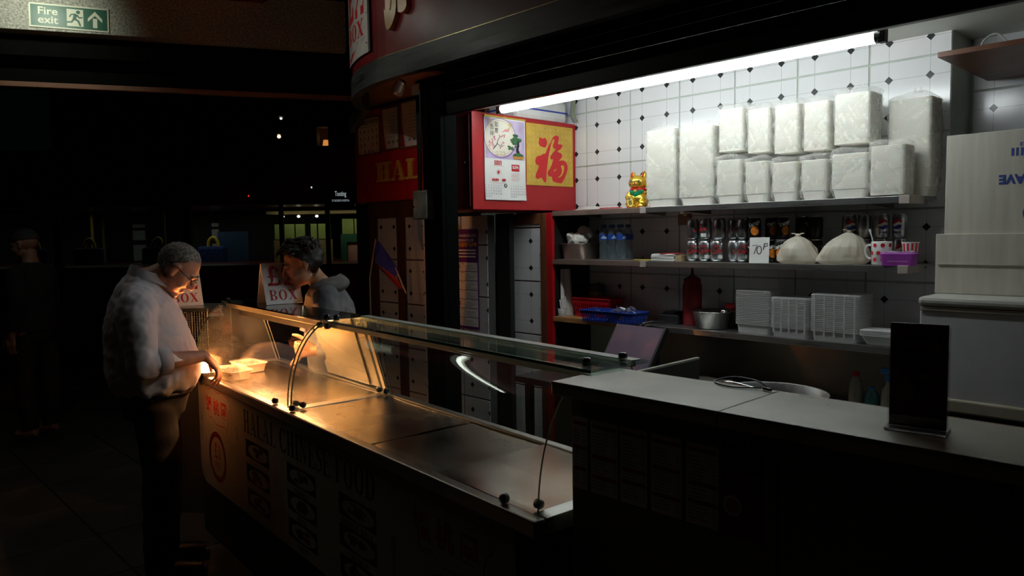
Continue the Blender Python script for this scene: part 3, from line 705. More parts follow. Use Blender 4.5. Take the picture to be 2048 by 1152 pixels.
for cx in (-0.075, -0.045, -0.015):
    for s in (0.012, 0.007): fr += [q for e in (((-s, -s), (s, -s)), ((s, -s), (s, s)), ((s, s), (-s, s))) for q in stroke([(cx + e[0][0], 0.032 + e[0][1]), (cx + e[1][0], 0.032 + e[1][1])], [0.0022] * 2)]
for cx, cy in ((-0.13, 0.215), (0.045, 0.215), (-0.148, 0.06)):
    for s in (0.016, 0.010): fr += [q for e in (((-s, -s), (s, -s)), ((s, -s), (s, s)), ((s, s), (-s, s)), ((-s, s), (-s, -s))) for q in stroke([(cx + e[0][0], cy + e[0][1]), (cx + e[1][0], cy + e[1][1])], [0.002] * 2)]
flat('lattice_border', TAN, fr, 0.0018, cal)
cjk = MB()
for ch, x, y in (('如', -0.075, 0.205), ('意', -0.075, 0.168), ('吉', -0.112, 0.188), ('祥', -0.112, 0.148)): put_text(cjk, ch, x, y, 0.034, curl(x, y) + 0.0026, 0.0)
cjk.build('brush_lettering', INKK, cal)
br = stroke(catm([(-0.105, 0.055), (-0.075, 0.085), (-0.06, 0.12), (-0.03, 0.14), (0.0, 0.15)], 4), [0.006 - 0.00025 * i for i in range(17)]) + stroke([(-0.07, 0.09), (-0.04, 0.075), (-0.01, 0.085)], [0.004, 0.003, 0.002]) + stroke([(-0.09, 0.07), (-0.105, 0.09), (-0.125, 0.095)], [0.004, 0.003, 0.002])
flat('branch', INKK, br, 0.0022, cal)
random.seed(3)
flat('blossoms', PINK, [disc(x + random.uniform(-.012, .012), y + random.uniform(-.012, .012), 0.0055, 0.0055, 8) for x, y in ((-0.13, 0.1), (-0.125, 0.085), (-0.115, 0.105), (-0.11, 0.07), (-0.04, 0.078), (-0.02, 0.09), (-0.02, 0.145), (-0.09, 0.12), (-0.1, 0.12), (-0.06, 0.13)) for _ in range(3)], 0.0026, cal)
flat('bird', PINK, [disc(0.01, 0.175, 0.022, 0.008, 14), disc(0.028, 0.186, 0.008, 0.007, 10), [(-0.008, 0.176), (-0.036, 0.16), (-0.01, 0.168)]], 0.0026, cal)
flat('bird_wing', M('yellow_ink', (0.75, 0.6, 0.1), 0.5), [disc(0.035, 0.212, 0.012, 0.007, 12), [(0.02, 0.18), (0.04, 0.205), (0.03, 0.178)]], 0.0030, cal)
random.seed(5)
fol = [disc(0.085 + 0.045 * math.cos(a) * r, 0.125 + 0.027 * math.sin(a) * r, 0.013, 0.009, 9) for a, r in ((random.uniform(0, 6.28), random.uniform(0.2, 1)) for _ in range(22))]
fol += [disc(0.045 + random.uniform(-.02, .02), 0.075 + random.uniform(-.012, .012), 0.01, 0.006, 8) for _ in range(8)]
flat('bonsai_foliage', LEAF, fol, 0.0030, cal)
flat('bonsai_trunk', INKK, stroke(catm([(0.105, 0.115), (0.11, 0.09), (0.10, 0.065), (0.112, 0.035)], 4), [0.012, .013, .014, .015, .016, .017, .018, .02, .022, .023, .024, .025, .026]) + stroke([(0.105, 0.09), (0.075, 0.075)], [0.007, 0.004]), 0.0034, cal)
flat('bonsai_moss', LEAF, [disc(0.108, 0.028, 0.046, 0.014, 18)], 0.0038, cal)
flat('bonsai_pot', M('amber_ink', (0.6, 0.28, 0.05), 0.5), [[(0.06, 0.022), (0.157, 0.022), (0.148, 0.004), (0.07, 0.004)]], 0.0042, cal)
for r_ in (rc(-0.095, -0.035, -0.038, -0.012), rc(0.05, 0.118, -0.072, -0.03)): lo = MB(); lo.poly([(x, y, curl(x, y) + 0.001) for x, y in r_]); lo.build('logo_block', INKR, cal)
lw = MB(); put_serif(lw, 'FLCK', -0.065, -0.034, 0.018, 0.0050, width=0.052); lw.build('logo_lettering', PAPER, cal); lw = MB(); put_text(lw, 'SUPA', 0.084, -0.048, 0.026, 0.0050, 0.0008, sx=0.9); lw.build('logo_lettering', PAPER, cal)
sm = MB()
for k in range(16):
    a = R_(k * 22.5); sm.add([(-0.063 + math.cos(a) * 0.018 - 0.002, -0.082 + math.sin(a) * 0.014 - 0.002, 0.008), (-0.063 + math.cos(a) * 0.018 + 0.002, -0.082 + math.sin(a) * 0.014 - 0.002, 0.008), (-0.063 + math.cos(a) * 0.018, -0.082 + math.sin(a) * 0.014 + 0.003, 0.008)], [(0, 1, 2)], False)
sm.poly([(x, y, 0.008) for x, y in disc(-0.063, -0.082, 0.008, 0.008, 12)])
for yy in (-0.044, -0.148): sm.poly([(x, y, curl(x, y) + 0.001) for x, y in rc(-0.108, -0.02, yy - 0.0012, yy)])
for k in range(6): sm.poly([(x, y, curl(x, y) + 0.001) for x, y in rc(0.045 + 0.004 * (k % 2), 0.122 - 0.004 * (k % 3), -0.088 - k * 0.0085, -0.0868 - k * 0.0085)])
for k in range(4): sm.poly([(x, y, 0.0085) for x, y in rc(-0.118 + k * 0.014, -0.108 + k * 0.014, -0.135, -0.122)])
sm.poly([(x, y, 0.0085) for x, y in disc(-0.02, -0.128, 0.017, 0.007, 16)])
sm.build('red_print', INKR, cal)
for cx, n0 in ((-0.105, 1), (0.105, 1)):
    dt = MB()
    for rr in range(5):
        for c in range(7):
            n = rr * 7 + c + n0
            if n > 31: continue
            put_text(dt, str(n), cx - 0.06 + c * 0.02, -0.165 - rr * 0.0165, 0.0135, curl(cx, -0.165 - rr * 0.0165) + 0.0012)
    dt.build('date_numbers', M('grey_ink', (0.25, 0.25, 0.35), 0.6), cal)
mk = MB(); mk.poly([(x, y, curl(x, y) + 0.0012) for x, y in disc(-0.004, -0.163, 0.013, 0.013, 20)]); mk.build('month_mark', INKK, cal)
mn = MB(); put_text(mn, '8', -0.004, -0.163, 0.02, curl(0, -.163) + 0.0018, 0.0006); mn.build('month_number', PAPER, cal)
# gold print with the red character, traced from brush strokes
gp = upright(thing('gold_character_print', 'square gold board with a large red brushed Chinese character', 'picture'), (-3.388, 3.607, 2.131))
MB().box(-0.222, 0.222, -0.197, 0.197, 0, 0.004, 0.0008).build('board', M('gold_board', (0.72, 0.46, 0.06), 0.3, 0.25, var=0.08, scale=12), gp)
gl = MB(); chars = '福寿喜財禄吉祥春'
random.seed(11)
for i in range(11):
    for j in range(10):
        put_text(gl, chars[(i * 3 + j * 5) % 8], -0.195 + i * 0.039, -0.168 + j * 0.037, 0.024, 0.0046)
gl.build('pale_lettering', M('pale_gold_ink', (0.8, 0.58, 0.16), 0.35, 0.2), gp)
# character strokes; traced coordinates in print pixels (570..1148, 120..930)
def cpt(x, y): return ((x - 859) / 579 * 0.444, -(y - (524 + (x - 859) * 0.09)) / 775 * 0.394)
S1 = [(722, 288), (742, 300), (766, 308), (788, 298), (808, 318), (818, 350), (812, 390), (790, 420), (760, 412), (730, 396), (716, 360), (724, 325)]
S2 = [(930, 262), (962, 275), (966, 310), (955, 372), (1000, 378), (1008, 405), (985, 440), (945, 470), (1000, 500), (1000, 545), (965, 590), (1020, 585), (1062, 620), (1076, 680), (1060, 760), (1010, 862), (985, 882),
      (905, 862), (880, 838), (872, 796), (830, 780), (822, 730), (850, 690), (878, 620), (890, 570), (862, 570), (855, 540), (880, 500), (905, 470), (925, 440), (900, 430), (888, 400), (905, 350), (908, 310), (880, 330), (862, 400), (836, 520), (820, 640), (805, 760), (800, 855),
      (770, 850), (745, 800), (700, 818), (672, 790), (680, 750), (700, 700), (715, 645), (685, 635), (672, 590), (690, 535), (740, 520), (765, 500), (795, 495), (820, 430), (860, 350), (895, 285)]
H1 = [(985, 655), (1020, 650), (1028, 700), (1005, 775), (970, 805), (948, 805), (985, 770), (1000, 720)]
H2 = [(892, 716), (930, 690), (925, 708), (896, 728)]
def bpoly(pts, z): return [(*cpt(x, y), z) for x, y in pts]
def fillmesh(mb, pts, z):
    from mathutils.geometry import tessellate_polygon
    P = catm(pts + [pts[0]], 3)[:-1]; V3 = [Vector((*cpt(x, y), z)) for x, y in P]
    mb.add(V3, [t for t in tessellate_polygon([V3])], False)
c1 = MB(); fillmesh(c1, S1, 0.0056); fillmesh(c1, S2, 0.0056); o = c1.build('character', M('bright_red_ink', (0.68, 0.015, 0.02), 0.4, var=0.04), gp)
c2 = MB(); fillmesh(c2, H1, 0.0064); fillmesh(c2, H2, 0.0064); c2.build('character_counter', MATS['gold_board'], gp)
for o in gp.children:
    if o.name.startswith('character'):
        for p in o.data.polygons:
            if p.normal.z < 0: p.flip()
for x, y in ((-0.045, 0.172), (0.05, 0.174)): MB().ell((x, y, 0.004), (0.005, 0.005, 0.003), 10, 6).build('pin', CHROME, gp)
# white box on the cabinet, hose beside it
bx = thing('white_carton', 'white rounded carton with a blue stripe on top of the red cabinet', 'box', (-3.56, 3.58, 2.3585))
MB().box(-0.14, 0.14, -0.24, 0.24, 0, 0.148, 0.03).build('shell', M('white_carton_card', (0.8, 0.8, 0.78), 0.4), bx)
MB().box(-0.1415, 0.1415, -0.2415, 0.2415, 0.062, 0.075, 0.004).build('blue_stripe', M('blue_stripe', (0.03, 0.06, 0.42), 0.4), bx)
hz = thing('grey_cable_loop', 'grey hanging cable loop beside the white carton', 'cable', (-3.36, 3.80, 2.36))
for k, (dx, c) in enumerate(((0, (0.2, 0.21, 0.22)), (0.014, (0.3, 0.31, 0.3)), (0.028, (0.25, 0.3, 0.1)))):
    MB().tube(catm([(dx, 0.0, 0.158), (dx - 0.006, 0.0, 0.11), (dx - 0.02, 0.01, 0.05), (dx, 0.02, 0.004)], 5), 0.008 - 0.002 * k, 8).build('cable_strand', M('cable_%d' % k, c, 0.5), hz)

# ================================================================== notices on the red board
FRM = M('gold_frame', (0.35, 0.2, 0.08), 0.4, 0.3)
def notice(label, x0, x1, z0, z1, y, m_frame, shift=0.0):
    t = thing('framed_notice', label, 'notice', ((x0 + x1) / 2, y, (z0 + z1) / 2), (0, R_(shift), 0), group='notices above the lettering')
    a, b = (x1 - x0) / 2, (z1 - z0) / 2; f = 0.012
    MB().box(-a, a, -0.004, 0, -b, b).build('backing', BROWN, t)
    for q in ((-a, a, b - f, b), (-a, a, -b, -b + f)): MB().box(q[0], q[1], -0.014, -0.0045, q[2], q[3], 0.002).build('frame_bar', m_frame, t)
    for q in ((-a, -a + f), (a - f, a)): MB().box(q[0], q[1], -0.014, -0.0045, -b + f, b - f, 0.002).build('frame_bar', m_frame, t)
    MB().box(-a + f, a - f, -0.006, -0.0045, -b + f, b - f).build('sheet', PAPER, t)
    return t, a - f, b - f
VERT = Matrix(((1, 0, 0, 0), (0, 0, -1, 0), (0, 1, 0, 0), (0, 0, 0, 1)))
GREYI = M('grey_print', (0.3, 0.3, 0.32), 0.6)
t, a, b = notice('framed allergy notes sheet left of the certificates', -5.47, -5.13, 2.29, 2.60, 3.468, FRM)
h = MB(); h.M = VERT; put_text(h, 'ALLERGY NOTES', 0, b - 0.03, 0.042, 0.0066, 0.0012, sx=0.9); put_text(h, 'Our dishes may contain these allergens', 0, b - 0.062, 0.016, 0.0066); h.build('heading', INKK, t)
random.seed(9)
for i in range(5):
    for j in range(4):
        cx, cy = -a + 0.04 + i * (2 * a - 0.08) / 4, b - 0.10 - j * 0.055
        if random.random() < 0.8: g = MB(); g.M = VERT; g.poly([(x, y, 0.0066) for x, y in disc(cx, cy, 0.012, 0.010 + random.random() * 0.006, 9)]); g.poly([(x, y, 0.0066) for x, y in rc(cx - 0.018, cx + 0.018, cy - 0.024, cy - 0.0215)]); g.build('allergen_icon', GREYI, t)
for lab, x0, x1, z0, z1 in (('left one of two certificates with a red sash', -5.115, -4.865, 2.305, 2.645), ('right one of two certificates with a red sash', -4.855, -4.57, 2.30, 2.66)):
    t, a, b = notice(lab, x0, x1, z0, z1, 3.468, FRM)
    s = MB(); s.M = VERT; s.poly([(x, y, 0.0066) for x, y in [(-a, b), (-a + 0.012, b), (-a + 0.02, 0.0), (-a + 0.05, -b), (-a, -b)]]); s.build('red_sash', INKR, t)
    g = MB(); g.M = VERT
    for k in range(8):
        cy = b - 0.04 - k * 0.026; wv = a * (0.3 + 0.35 * ((k * 7) % 5) / 5); g.poly([(x, y, 0.0066) for x, y in rc(0.03 - wv, 0.03 + wv, cy - 0.003, cy)])
    for k in range(3): g.poly([(x, y, 0.0066) for x, y in disc(-0.02 + k * 0.06, -b + 0.05, 0.016, 0.012, 12)])
    g.build('print_lines', GREYI, t)
# allergen poster and camera warning on the tiled wall behind the post
ap = thing('allergen_poster', 'purple allergen information poster beside the black post', 'poster', (-4.0, 3.35, 1.315))
MB().box(-0.18, 0.175, -0.003, 0, -0.345, 0.345).build('sheet', M('purple_sheet', (0.14, 0.03, 0.20), 0.4, var=0.1), ap)
hd = MB(); hd.M = VERT; put_text(hd, 'INFORMATION FOR CONSUMERS REGULATIONS', 0, 0.30, 0.024, 0.0036, 0.0005, sx=0.6); hd.build('heading', PAPER, ap); hd = MB(); hd.M = VERT; put_text(hd, 'LISTED 14 ALLERGENS AS FOLLOWS', 0.0, 0.268, 0.024, 0.0036, 0.0005, sx=0.68)
hd.build('heading', PAPER, ap)
for k in range(3): hd = MB(); hd.M = VERT; hd.poly([(x, y, 0.0036) for x, y in rc(-0.165, 0.15, 0.195 - k * 0.022, 0.205 - k * 0.022)]); hd.build('text_line', PAPER, ap)
oh = MB(); oh.M = VERT; put_text(oh, '以下食物含有過敏原 請注意', -0.0, 0.236, 0.034, 0.0036, 0.001, sx=0.78); oh.build('orange_heading', M('orange_ink', (0.8, 0.4, 0.03), 0.5), ap)
for r_ in range(7):
    for c, (x0, x1) in enumerate(((-0.17, -0.085), (-0.075, 0.165))):
        z1 = 0.115 - r_ * 0.064; cell = MB().box(x0, x1, -0.004, -0.0031, z1 - 0.059, z1).build('cell', PAPER, ap)
        tx = MB(); tx.M = VERT; s = x0 + (0.058 if c else 0.006)
        for k in range(5): tx.poly([(x, y, 0.0046) for x, y in rc(s, s + (0.05 if k == 0 else (x1 - s - 0.01) * (0.95 - 0.15 * ((k + r_) % 3))), z1 - 0.012 - k * 0.0095, z1 - (0.006 if k == 0 else 0.0095) - k * 0.0095)])
        tx.build('cell_text', GREYI, cell)
        if c:
            pc = MB(); pc.M = VERT; col = [(0.35, 0.15, 0.05), (0.7, 0.45, 0.1), (0.4, 0.25, 0.08), (0.35, 0.2, 0.08), (0.3, 0.08, 0.04), (0.5, 0.08, 0.05), (0.05, 0.1, 0.05)][r_]
            if r_ in (0, 4): [pc.poly([(x, y, 0.0046) for x, y in disc(-0.05 + k * 0.012, z1 - 0.03 - (k % 2) * 0.01, 0.008, 0.018, 10)]) for k in range(3)]
            elif r_ == 2: pc.poly([(x, y, 0.0046) for x, y in rc(-0.065, -0.03, z1 - 0.055, z1 - 0.012)])
            elif r_ in (5, 6): [pc.poly([(x, y, 0.0046) for x, y in [(-0.06 + k * 0.016, z1 - 0.055), (-0.048 + k * 0.016, z1 - 0.055), (-0.048 + k * 0.016, z1 - 0.028), (-0.052 + k * 0.016, z1 - 0.008), (-0.056 + k * 0.016, z1 - 0.008), (-0.06 + k * 0.016, z1 - 0.028)]]) for k in range(2)]
            else: [pc.poly([(x, y, 0.0046) for x, y in disc(-0.05 + k * 0.008, z1 - 0.022 - k * 0.018, 0.014, 0.012, 12)]) for k in range(2)]
            pc.build('cell_picture', M('food_ink_%d' % r_, col, 0.6), cell)
cs = thing('camera_warning_sign', 'yellow triangular security camera warning sign above the poster', 'sign', (-4.105, 3.35, 1.705))
t = MB(); t.M = VERT; t.prism([(-0.075, -0.045), (0.09, -0.045), (0.045, 0.062), (-0.03, 0.062)], 0.0, 0.003); recalc(t.build('plate', M('sign_yellow', (0.75, 0.52, 0.03), 0.45), cs))
k = MB(); k.M = VERT
for p in ([(-0.05, 0.02), (0.03, 0.046), (0.042, 0.012), (-0.04, -0.012)], [(0.0, 0.0), (0.016, 0.0), (0.05, -0.03), (0.036, -0.034)], rc(0.03, 0.07, -0.036, -0.028), rc(0.064, 0.07, -0.04, -0.01)): k.poly([(x, y, 0.0036) for x, y in p])
k.build('camera_symbol', INKK, cs)

# ================================================================== right-hand counter
LAM = M('pale_laminate', (0.47, 0.48, 0.38), 0.32, var=0.12, scale=7, rvar=0.1)
ct = thing('high_serving_counter', 'long high serving counter with pale laminate top', 'counter', (-1.236, 1.349, 0))
PAN = M('counter_panel', (0.22, 0.22, 0.17), 0.5, var=0.08, scale=3)
MB().box(0.0, 0.545, 0.037, 0.26, 0.0, 1.215).build('front_panel', PAN, ct)
MB().box(0.552, 2.3, 0.037, 0.26, 0.0, 1.215).build('front_panel', PAN, ct)
MB().box(-0.036, 0.434, 0, 0.262, 1.216, 1.25, 0.0025).build('worktop', LAM, ct)
MB().box(0.4355, 2.4, 0, 0.262, 1.216, 1.25, 0.0025).build('worktop', LAM, ct)
MB().box(0.25, 2.4, 0.2625, 0.272, 1.218, 1.249, 0.001).build('edging_strip', M('brown_edging', (0.22, 0.08, 0.05), 0.4), ct)
MB().box(-0.0365, 2.4, -0.0025, -0.0001, 1.244, 1.2505, 0.001).build('front_trim', STEEL, ct)
# menu leaflets stuck on the counter front
random.seed(21)
labs = ['first menu leaflet from the left on the counter front', 'second menu leaflet from the left on the counter front', 'third menu leaflet from the left on the counter front', 'fourth menu leaflet from the left on the counter front', 'fifth menu leaflet from the left on the counter front']
LX = [(-1.236, -1.183), (-1.176, -1.088), (-1.084, -1.003), (-0.995, -0.91), (-0.902, -0.818)]
for i, (x0, x1) in enumerate(LX):
    t = thing('menu_leaflet', labs[i], 'leaflet', ((x0 + x1) / 2, 1.386, 1.07), group='menu leaflets on the counter front')
    a = (x1 - x0) / 2 - 0.002
    MB().box(-a, a, -0.0015, 0, -0.09, 0.092).build('sheet', PAPER, t)
    for k in range(3):
        y1 = 0.082 - (0, 0.062 + 0.012 * (i % 3), 0.115 + 0.01 * (i % 2))[k]; q = MB(); q.M = VERT; q.poly([(x, y, 0.0022) for x, y in rc(-a + 0.004, a - 0.004, y1 - 0.009, y1)]); q.build('red_heading', INKR, t)
    g = MB(); g.M = VERT
    for k in range(18):
        y1 = 0.062 - k * 0.008; g.poly([(x, y, 0.0020) for x, y in rc(-a + 0.006, -a + 0.006 + (2 * a - 0.03) * (0.6 + 0.4 * random.random()), y1 - 0.0025, y1)]); g.poly([(x, y, 0.0020) for x, y in rc(a - 0.014, a - 0.006, y1 - 0.0025, y1)])
    g.build('menu_text', GREYI, t)
cp = thing('dish_poster', 'dark red dish poster beside the menu leaflets', 'poster', (-0.767, 1.386, 1.075))
MB().box(-0.046, 0.045, -0.0015, 0, -0.095, 0.098).build('sheet', M('dark_red_print', (0.22, 0.015, 0.012), 0.4, var=0.3, scale=16), cp)
q = MB(); q.M = VERT; q.poly([(x, y, 0.002) for x, y in rc(-0.044, 0.043, 0.045, 0.096)]); q.build('black_heading', INKK, cp)
q = MB(); q.M = VERT; q.poly([(x, y, 0.0024) for x, y in disc(-0.02, -0.03, 0.022, 0.022, 20)]); q.build('plate_print', PAPER, cp)
q = MB(); q.M = VERT; q.poly([(x, y, 0.0028) for x, y in disc(-0.02, -0.03, 0.016, 0.016, 20)]); q.build('dish_print', M('dish_orange', (0.5, 0.16, 0.03), 0.5), cp)
# acrylic stand with a menu card
an = math.atan2(1.472 - 1.46, -0.412 + 0.507)
st = thing('menu_card_stand', 'clear acrylic stand holding a dark red menu card', 'menu stand', (-0.46, 1.466, 1.2505), (0, 0, an))
ACR = glassmat('acrylic', (0.92, 0.93, 0.93), 1.49, 0.02)
MB().box(-0.050, 0.050, -0.03, 0.03, 0, 0.004, 0.001).build('foot', M('acrylic_edge', (0.75, 0.75, 0.78), 0.1, trans=0.7, var=0.02), st)
for y, s in ((-0.006, -1), (0.0045, 1)): MB().box(-0.050, 0.050, y, y + 0.002, 0.0041, 0.15 if s < 0 else 0.19, 0.0006).build('sheet', ACR, st)
cdm = M('menu_card_print', (0.22, 0.03, 0.02), 0.35, var=0.5, scale=9)
cd = MB().box(-0.047, 0.047, -0.0035, 0.004, 0.0045, 0.196, 0.0006).build('menu_card', cdm, st)
q = MB(); q.M = VERT; put_text(q, 'CHINESE', 0, 0.155, 0.018, 0.0040, 0.0004); put_text(q, 'SET MEAL', 0, 0.138, 0.015, 0.0040, 0.0004); q.build('card_lettering', M('ember_ink', (0.35, 0.05, 0.02), 0.5), cd)
q = MB(); q.M = VERT; q.poly([(x, y, 0.0038) for x, y in disc(-0.025, 0.07, 0.02, 0.02, 20)]); q.poly([(x, y, 0.0038) for x, y in disc(0.015, 0.098, 0.026, 0.008, 16)]); q.build('card_dish', M('dish_ochre', (0.22, 0.14, 0.06), 0.5), cd)
# cable left on the counter
cbm = M('blue_black_cable', (0.02, 0.025, 0.05), 0.4)
cc = thing('power_cable', 'dark cable looped on the counter top edge', 'cable', (-0.90, 1.60, 1.2515))
MB().tube(catm([(0.06, 0.005, 0.002), (0.0, -0.025, 0.001), (-0.06, 0.0, 0.002), (-0.03, 0.035, 0.012), (0.04, 0.02, 0.014), (0.075, 0.008, 0.004)], 6), 0.0018, 6).build('loop', cbm, cc)
MB().cyl((0.068, 0.0, 0.003), (0.09, -0.006, 0.003), 0.0035, 8).build('plug', cbm, cc)
# ================================================================== freezer, cardboard, high wooden shelf
FZ = M('freezer_white', (0.66, 0.67, 0.68), 0.35, var=0.03)
fz = thing('white_freezer', 'white freezer with a thick lid behind the menu stand', 'freezer', (-1.04, 3.30, -0.048))
MB().box(0.004, 1.4, 0, 0.62, 0.98, 1.345, 0.006).build('body', FZ, fz)
MB().box(-0.002, 1.41, -0.012, 0.63, 1.352, 1.39, 0.014).build('lid', M('freezer_lid', (0.55, 0.54, 0.5), 0.4, var=0.04), fz)
MB().box(0.006, 1.4, -0.006, 0.60, 1.333, 1.351, 0.003).build('gasket', M('gasket_beige', (0.45, 0.4, 0.33), 0.6), fz)
MB().box(0.0, 1.4, -0.010, 0.1, 0.93, 0.985, 0.008).build('kick_trim', M('beige_trim', (0.5, 0.45, 0.34), 0.5), fz)
MB().box(0.01, 1.39, 0.02, 0.60, 0.05, 0.928).build('base', BLACK, fz)
CARD = M('white_cardboard', (0.62, 0.59, 0.50), 0.75, var=0.06, scale=5, stretch=(8, 1, 0.6), bump=0.1)
bxr = thing('cardboard_box', 'large white cardboard microwave box on the freezer', 'box', (-0.985, 3.445, 1.3435))
MB().box(-0.028, 0.90, 0.06, 0.27, 0.0, 0.66, 0.003).build('carton', CARD, bxr)
MB().box(-0.055, 0.90, 0.046, 0.058, 0.0, 0.25, 0.002).build('front_flap', CARD, bxr)
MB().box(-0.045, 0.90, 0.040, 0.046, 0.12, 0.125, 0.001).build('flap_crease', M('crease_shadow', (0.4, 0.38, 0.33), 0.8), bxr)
q = MB(); q.M = Matrix.Translation((0, 0.0592, 0)) @ VERT; put_text(q, 'MICROWAVE', 0.265, 0.362, 0.062, 0.0, 0.002, sx=-1.0); INKB = M('blue_ink', (0.04, 0.07, 0.32), 0.6)
# the carton stands upside down, so its print is rotated half a turn
q = MB(); q.M = Matrix.Translation((0, 0.0590, 0)) @ VERT; put_text(q, 'MICROWAVE', 0.315, 0.467, 0.050, 0.0, 0.0022, rot=math.pi)
for k in range(5): q.poly([(x, y, 0) for x, y in rc(0.205 + k * 0.016, 0.213 + k * 0.016, 0.556, 0.588)])
put_text(q, '06:3', 0.25, 0.602, 0.02, 0, 0.0006, rot=math.pi)
q.poly([(x, y, 0) for x, y in disc(0.30, 0.33, 0.05, 0.05, 24)]); q.build('blue_print', INKB, bxr)
q = MB(); q.M = Matrix.Translation((0, 0.0586, 0)) @ VERT; q.poly([(x, y, 0) for x, y in disc(0.30, 0.33, 0.045, 0.045, 24)]); q.build('ring_centre', CARD, bxr)
ws = thing('high_wooden_shelf', 'dark wooden shelf high on the right over the cardboard box', 'shelf', (-1.03, 3.42, 2.315))
MB().box(0.0, 1.2, 0.0, 0.72, 0, 0.022, 0.002).build('board', M('dark_red_wood', (0.20, 0.08, 0.045), 0.4, var=0.2, scale=4, stretch=(1, 8, 1)), ws)
for x in (0.35, 0.95): MB().box(x, x + 0.03, 0.3, 0.725, -0.025, -0.0005, 0.002).build('bracket', STEELD, ws)
wi = thing('loose_wire', 'thin grey wire looped on top of the high wooden shelf', 'wire', (-0.86, 3.70, 2.3375))
MB().tube(catm([(-0.09, 0.0, 0.004), (-0.08, 0.0, 0.07), (-0.03, 0.0, 0.095), (0.02, 0.0, 0.04), (0.05, 0.0, 0.008), (0.11, 0.0, 0.05), (0.14, 0, 0.09)], 6), 0.004, 6).build('strand', M('grey_wire', (0.35, 0.36, 0.33), 0.5), wi)
MB().tube(catm([(-0.05, 0.03, 0.004), (0.0, 0.03, 0.06), (0.1, 0.02, 0.01)], 6), 0.003, 6).build('strand', BLKPL, wi)
# ================================================================== heated glass display
dp = thing('glass_food_display', 'long curved glass hot food display on a printed steel counter', 'display counter', (-1.285, 1.290, 0), (0, 0.0045, R_(-4.3)))
DL, DJ = -2.9, -1.6            # left end, joint between the two glass sections (x runs to the right, 0 = right end)
TRAYM = M('hot_plate_steel', (0.46, 0.42, 0.36), 0.25, 1.0, var=0.12, scale=3, bump=0.10, bscale=6, rvar=0.10)
# base cabinet
MB().box(DL + 0.03, -0.03, 0.05, 0.50, 0.0, 0.845).build('cabinet', M('cabinet_dark', (0.03, 0.03, 0.028), 0.5), dp)
MB().box(DL, 0.0, 0.0, 0.04, 0.852, 0.9, 0.006).build('front_rail', STEEL, dp)
MB().box(DL, 0.0, 0.49, 0.53, 0.852, 0.9, 0.006).build('back_rail', STEEL, dp)
for x in (DL, -0.05): MB().box(x, x + 0.05, 0.0405, 0.4895, 0.852, 0.9, 0.004).build('end_rail', STEEL, dp)
MB().box(DL + 0.05, -0.05, 0.04, 0.49, 0.846, 0.853).build('well_floor', STEELD, dp)
# hot plates
cuts = [DL + 0.052, -2.24, DJ + 0.0, -0.86, -0.47, -0.052]
cuts = [DL + 0.052, -1.635, -1.57, -0.92, -0.50, -0.052]
for i in range(5):
    if i == 1: continue
    x0, x1 = cuts[i] + 0.002, cuts[i + 1] - 0.002; lift = (0, 0, 0.0, -0.004, 0.003)[i]
    pl = MB(); z = 0.893 + lift
    def warp(u, v, x0=x0, x1=x1, z=z): return (x0 + (x1 - x0) * u, 0.044 + 0.442 * v, z + 0.0016 * math.sin(u * 5 + v * 3) + 0.0012 * math.sin(v * 9 + u * 2))
    pl.grid(warp, 24, 12); pl.grid(lambda u, v: (x0 + (x1 - x0) * (1 - u), 0.044 + 0.442 * v, z - 0.006), 1, 1)
    pl.build('hot_plate', TRAYM, dp)
MB().box(-1.633, -1.572, 0.044, 0.488, 0.886, 0.897, 0.003).build('centre_rail', STEEL, dp)
# curved glass profile: foot at the front, leaning back to the top edge
def prof(t): return (0.038 + 0.165 * (1 - math.cos(R_(78) * t)) / (1 - math.cos(R_(78))), 0.9 + 0.352 * math.sin(R_(78) * t) / math.sin(R_(78)))
NP = 14
PR = [prof(i / NP) for i in range(NP + 1)]
def nrm(i):
    a = PR[max(0, i - 1)]; b = PR[min(NP, i + 1)]; d = Vector((b[0] - a[0], b[1] - a[1])).normalized(); return (-d.y, d.x)
PI_ = [(PR[i][0] - nrm(i)[0] * 0.006, PR[i][1] - nrm(i)[1] * 0.006) for i in range(NP + 1)]
EDGEM = M('glass_cut_edge', (0.06, 0.13, 0.10), 0.15, trans=0.3, var=0.05)
for x0, x1 in ((DL + 0.03, DJ - 0.02), (DJ + 0.012, -0.03)):
    g = MB()
    for src, flip in ((PR, False), (PI_, True)):
        vs = [(x, y, z) for (y, z) in src for x in (x0, x1)]
        g.add(vs, [(2 * i, 2 * i + 1, 2 * i + 3, 2 * i + 2) if not flip else (2 * i + 2, 2 * i + 3, 2 * i + 1, 2 * i) for i in range(NP)], True)
    g.build('curved_front_glass', GLASS, dp)
    for x in (x0, x1):
        e = MB(); e.add([(x, *p) for p in PR] + [(x, *p) for p in PI_], [(i, i + 1, NP + 2 + i, NP + 1 + i) for i in range(NP)], True); e.build('front_glass_edge', EDGEM, dp)
# upright panes at the ends and either side of the joint
TOPB, BASB = 0.40, 0.50
for x in (DL + 0.03, DJ - 0.028, DJ + 0.008, -0.036):
    poly = [PI_[i] for i in range(NP + 1)] + [(TOPB, 1.248), (BASB, 0.9)]
    g = MB(); n = len(poly)
    for xx in (x, x + 0.006): g.add([(xx, *p) for p in poly], [tuple(range(n)) if xx > x else tuple(reversed(range(n)))], False)
    g.build('side_glass', GLASS, dp)
    MB().tube([(x + 0.003, TOPB, 1.248), (x + 0.003, BASB, 0.9)], 0.002, 6).build('side_glass_edge', EDGEM, dp); MB().tube([(x + 0.003, *p) for p in PI_], 0.0018, 6).build('side_glass_edge', EDGEM, dp)
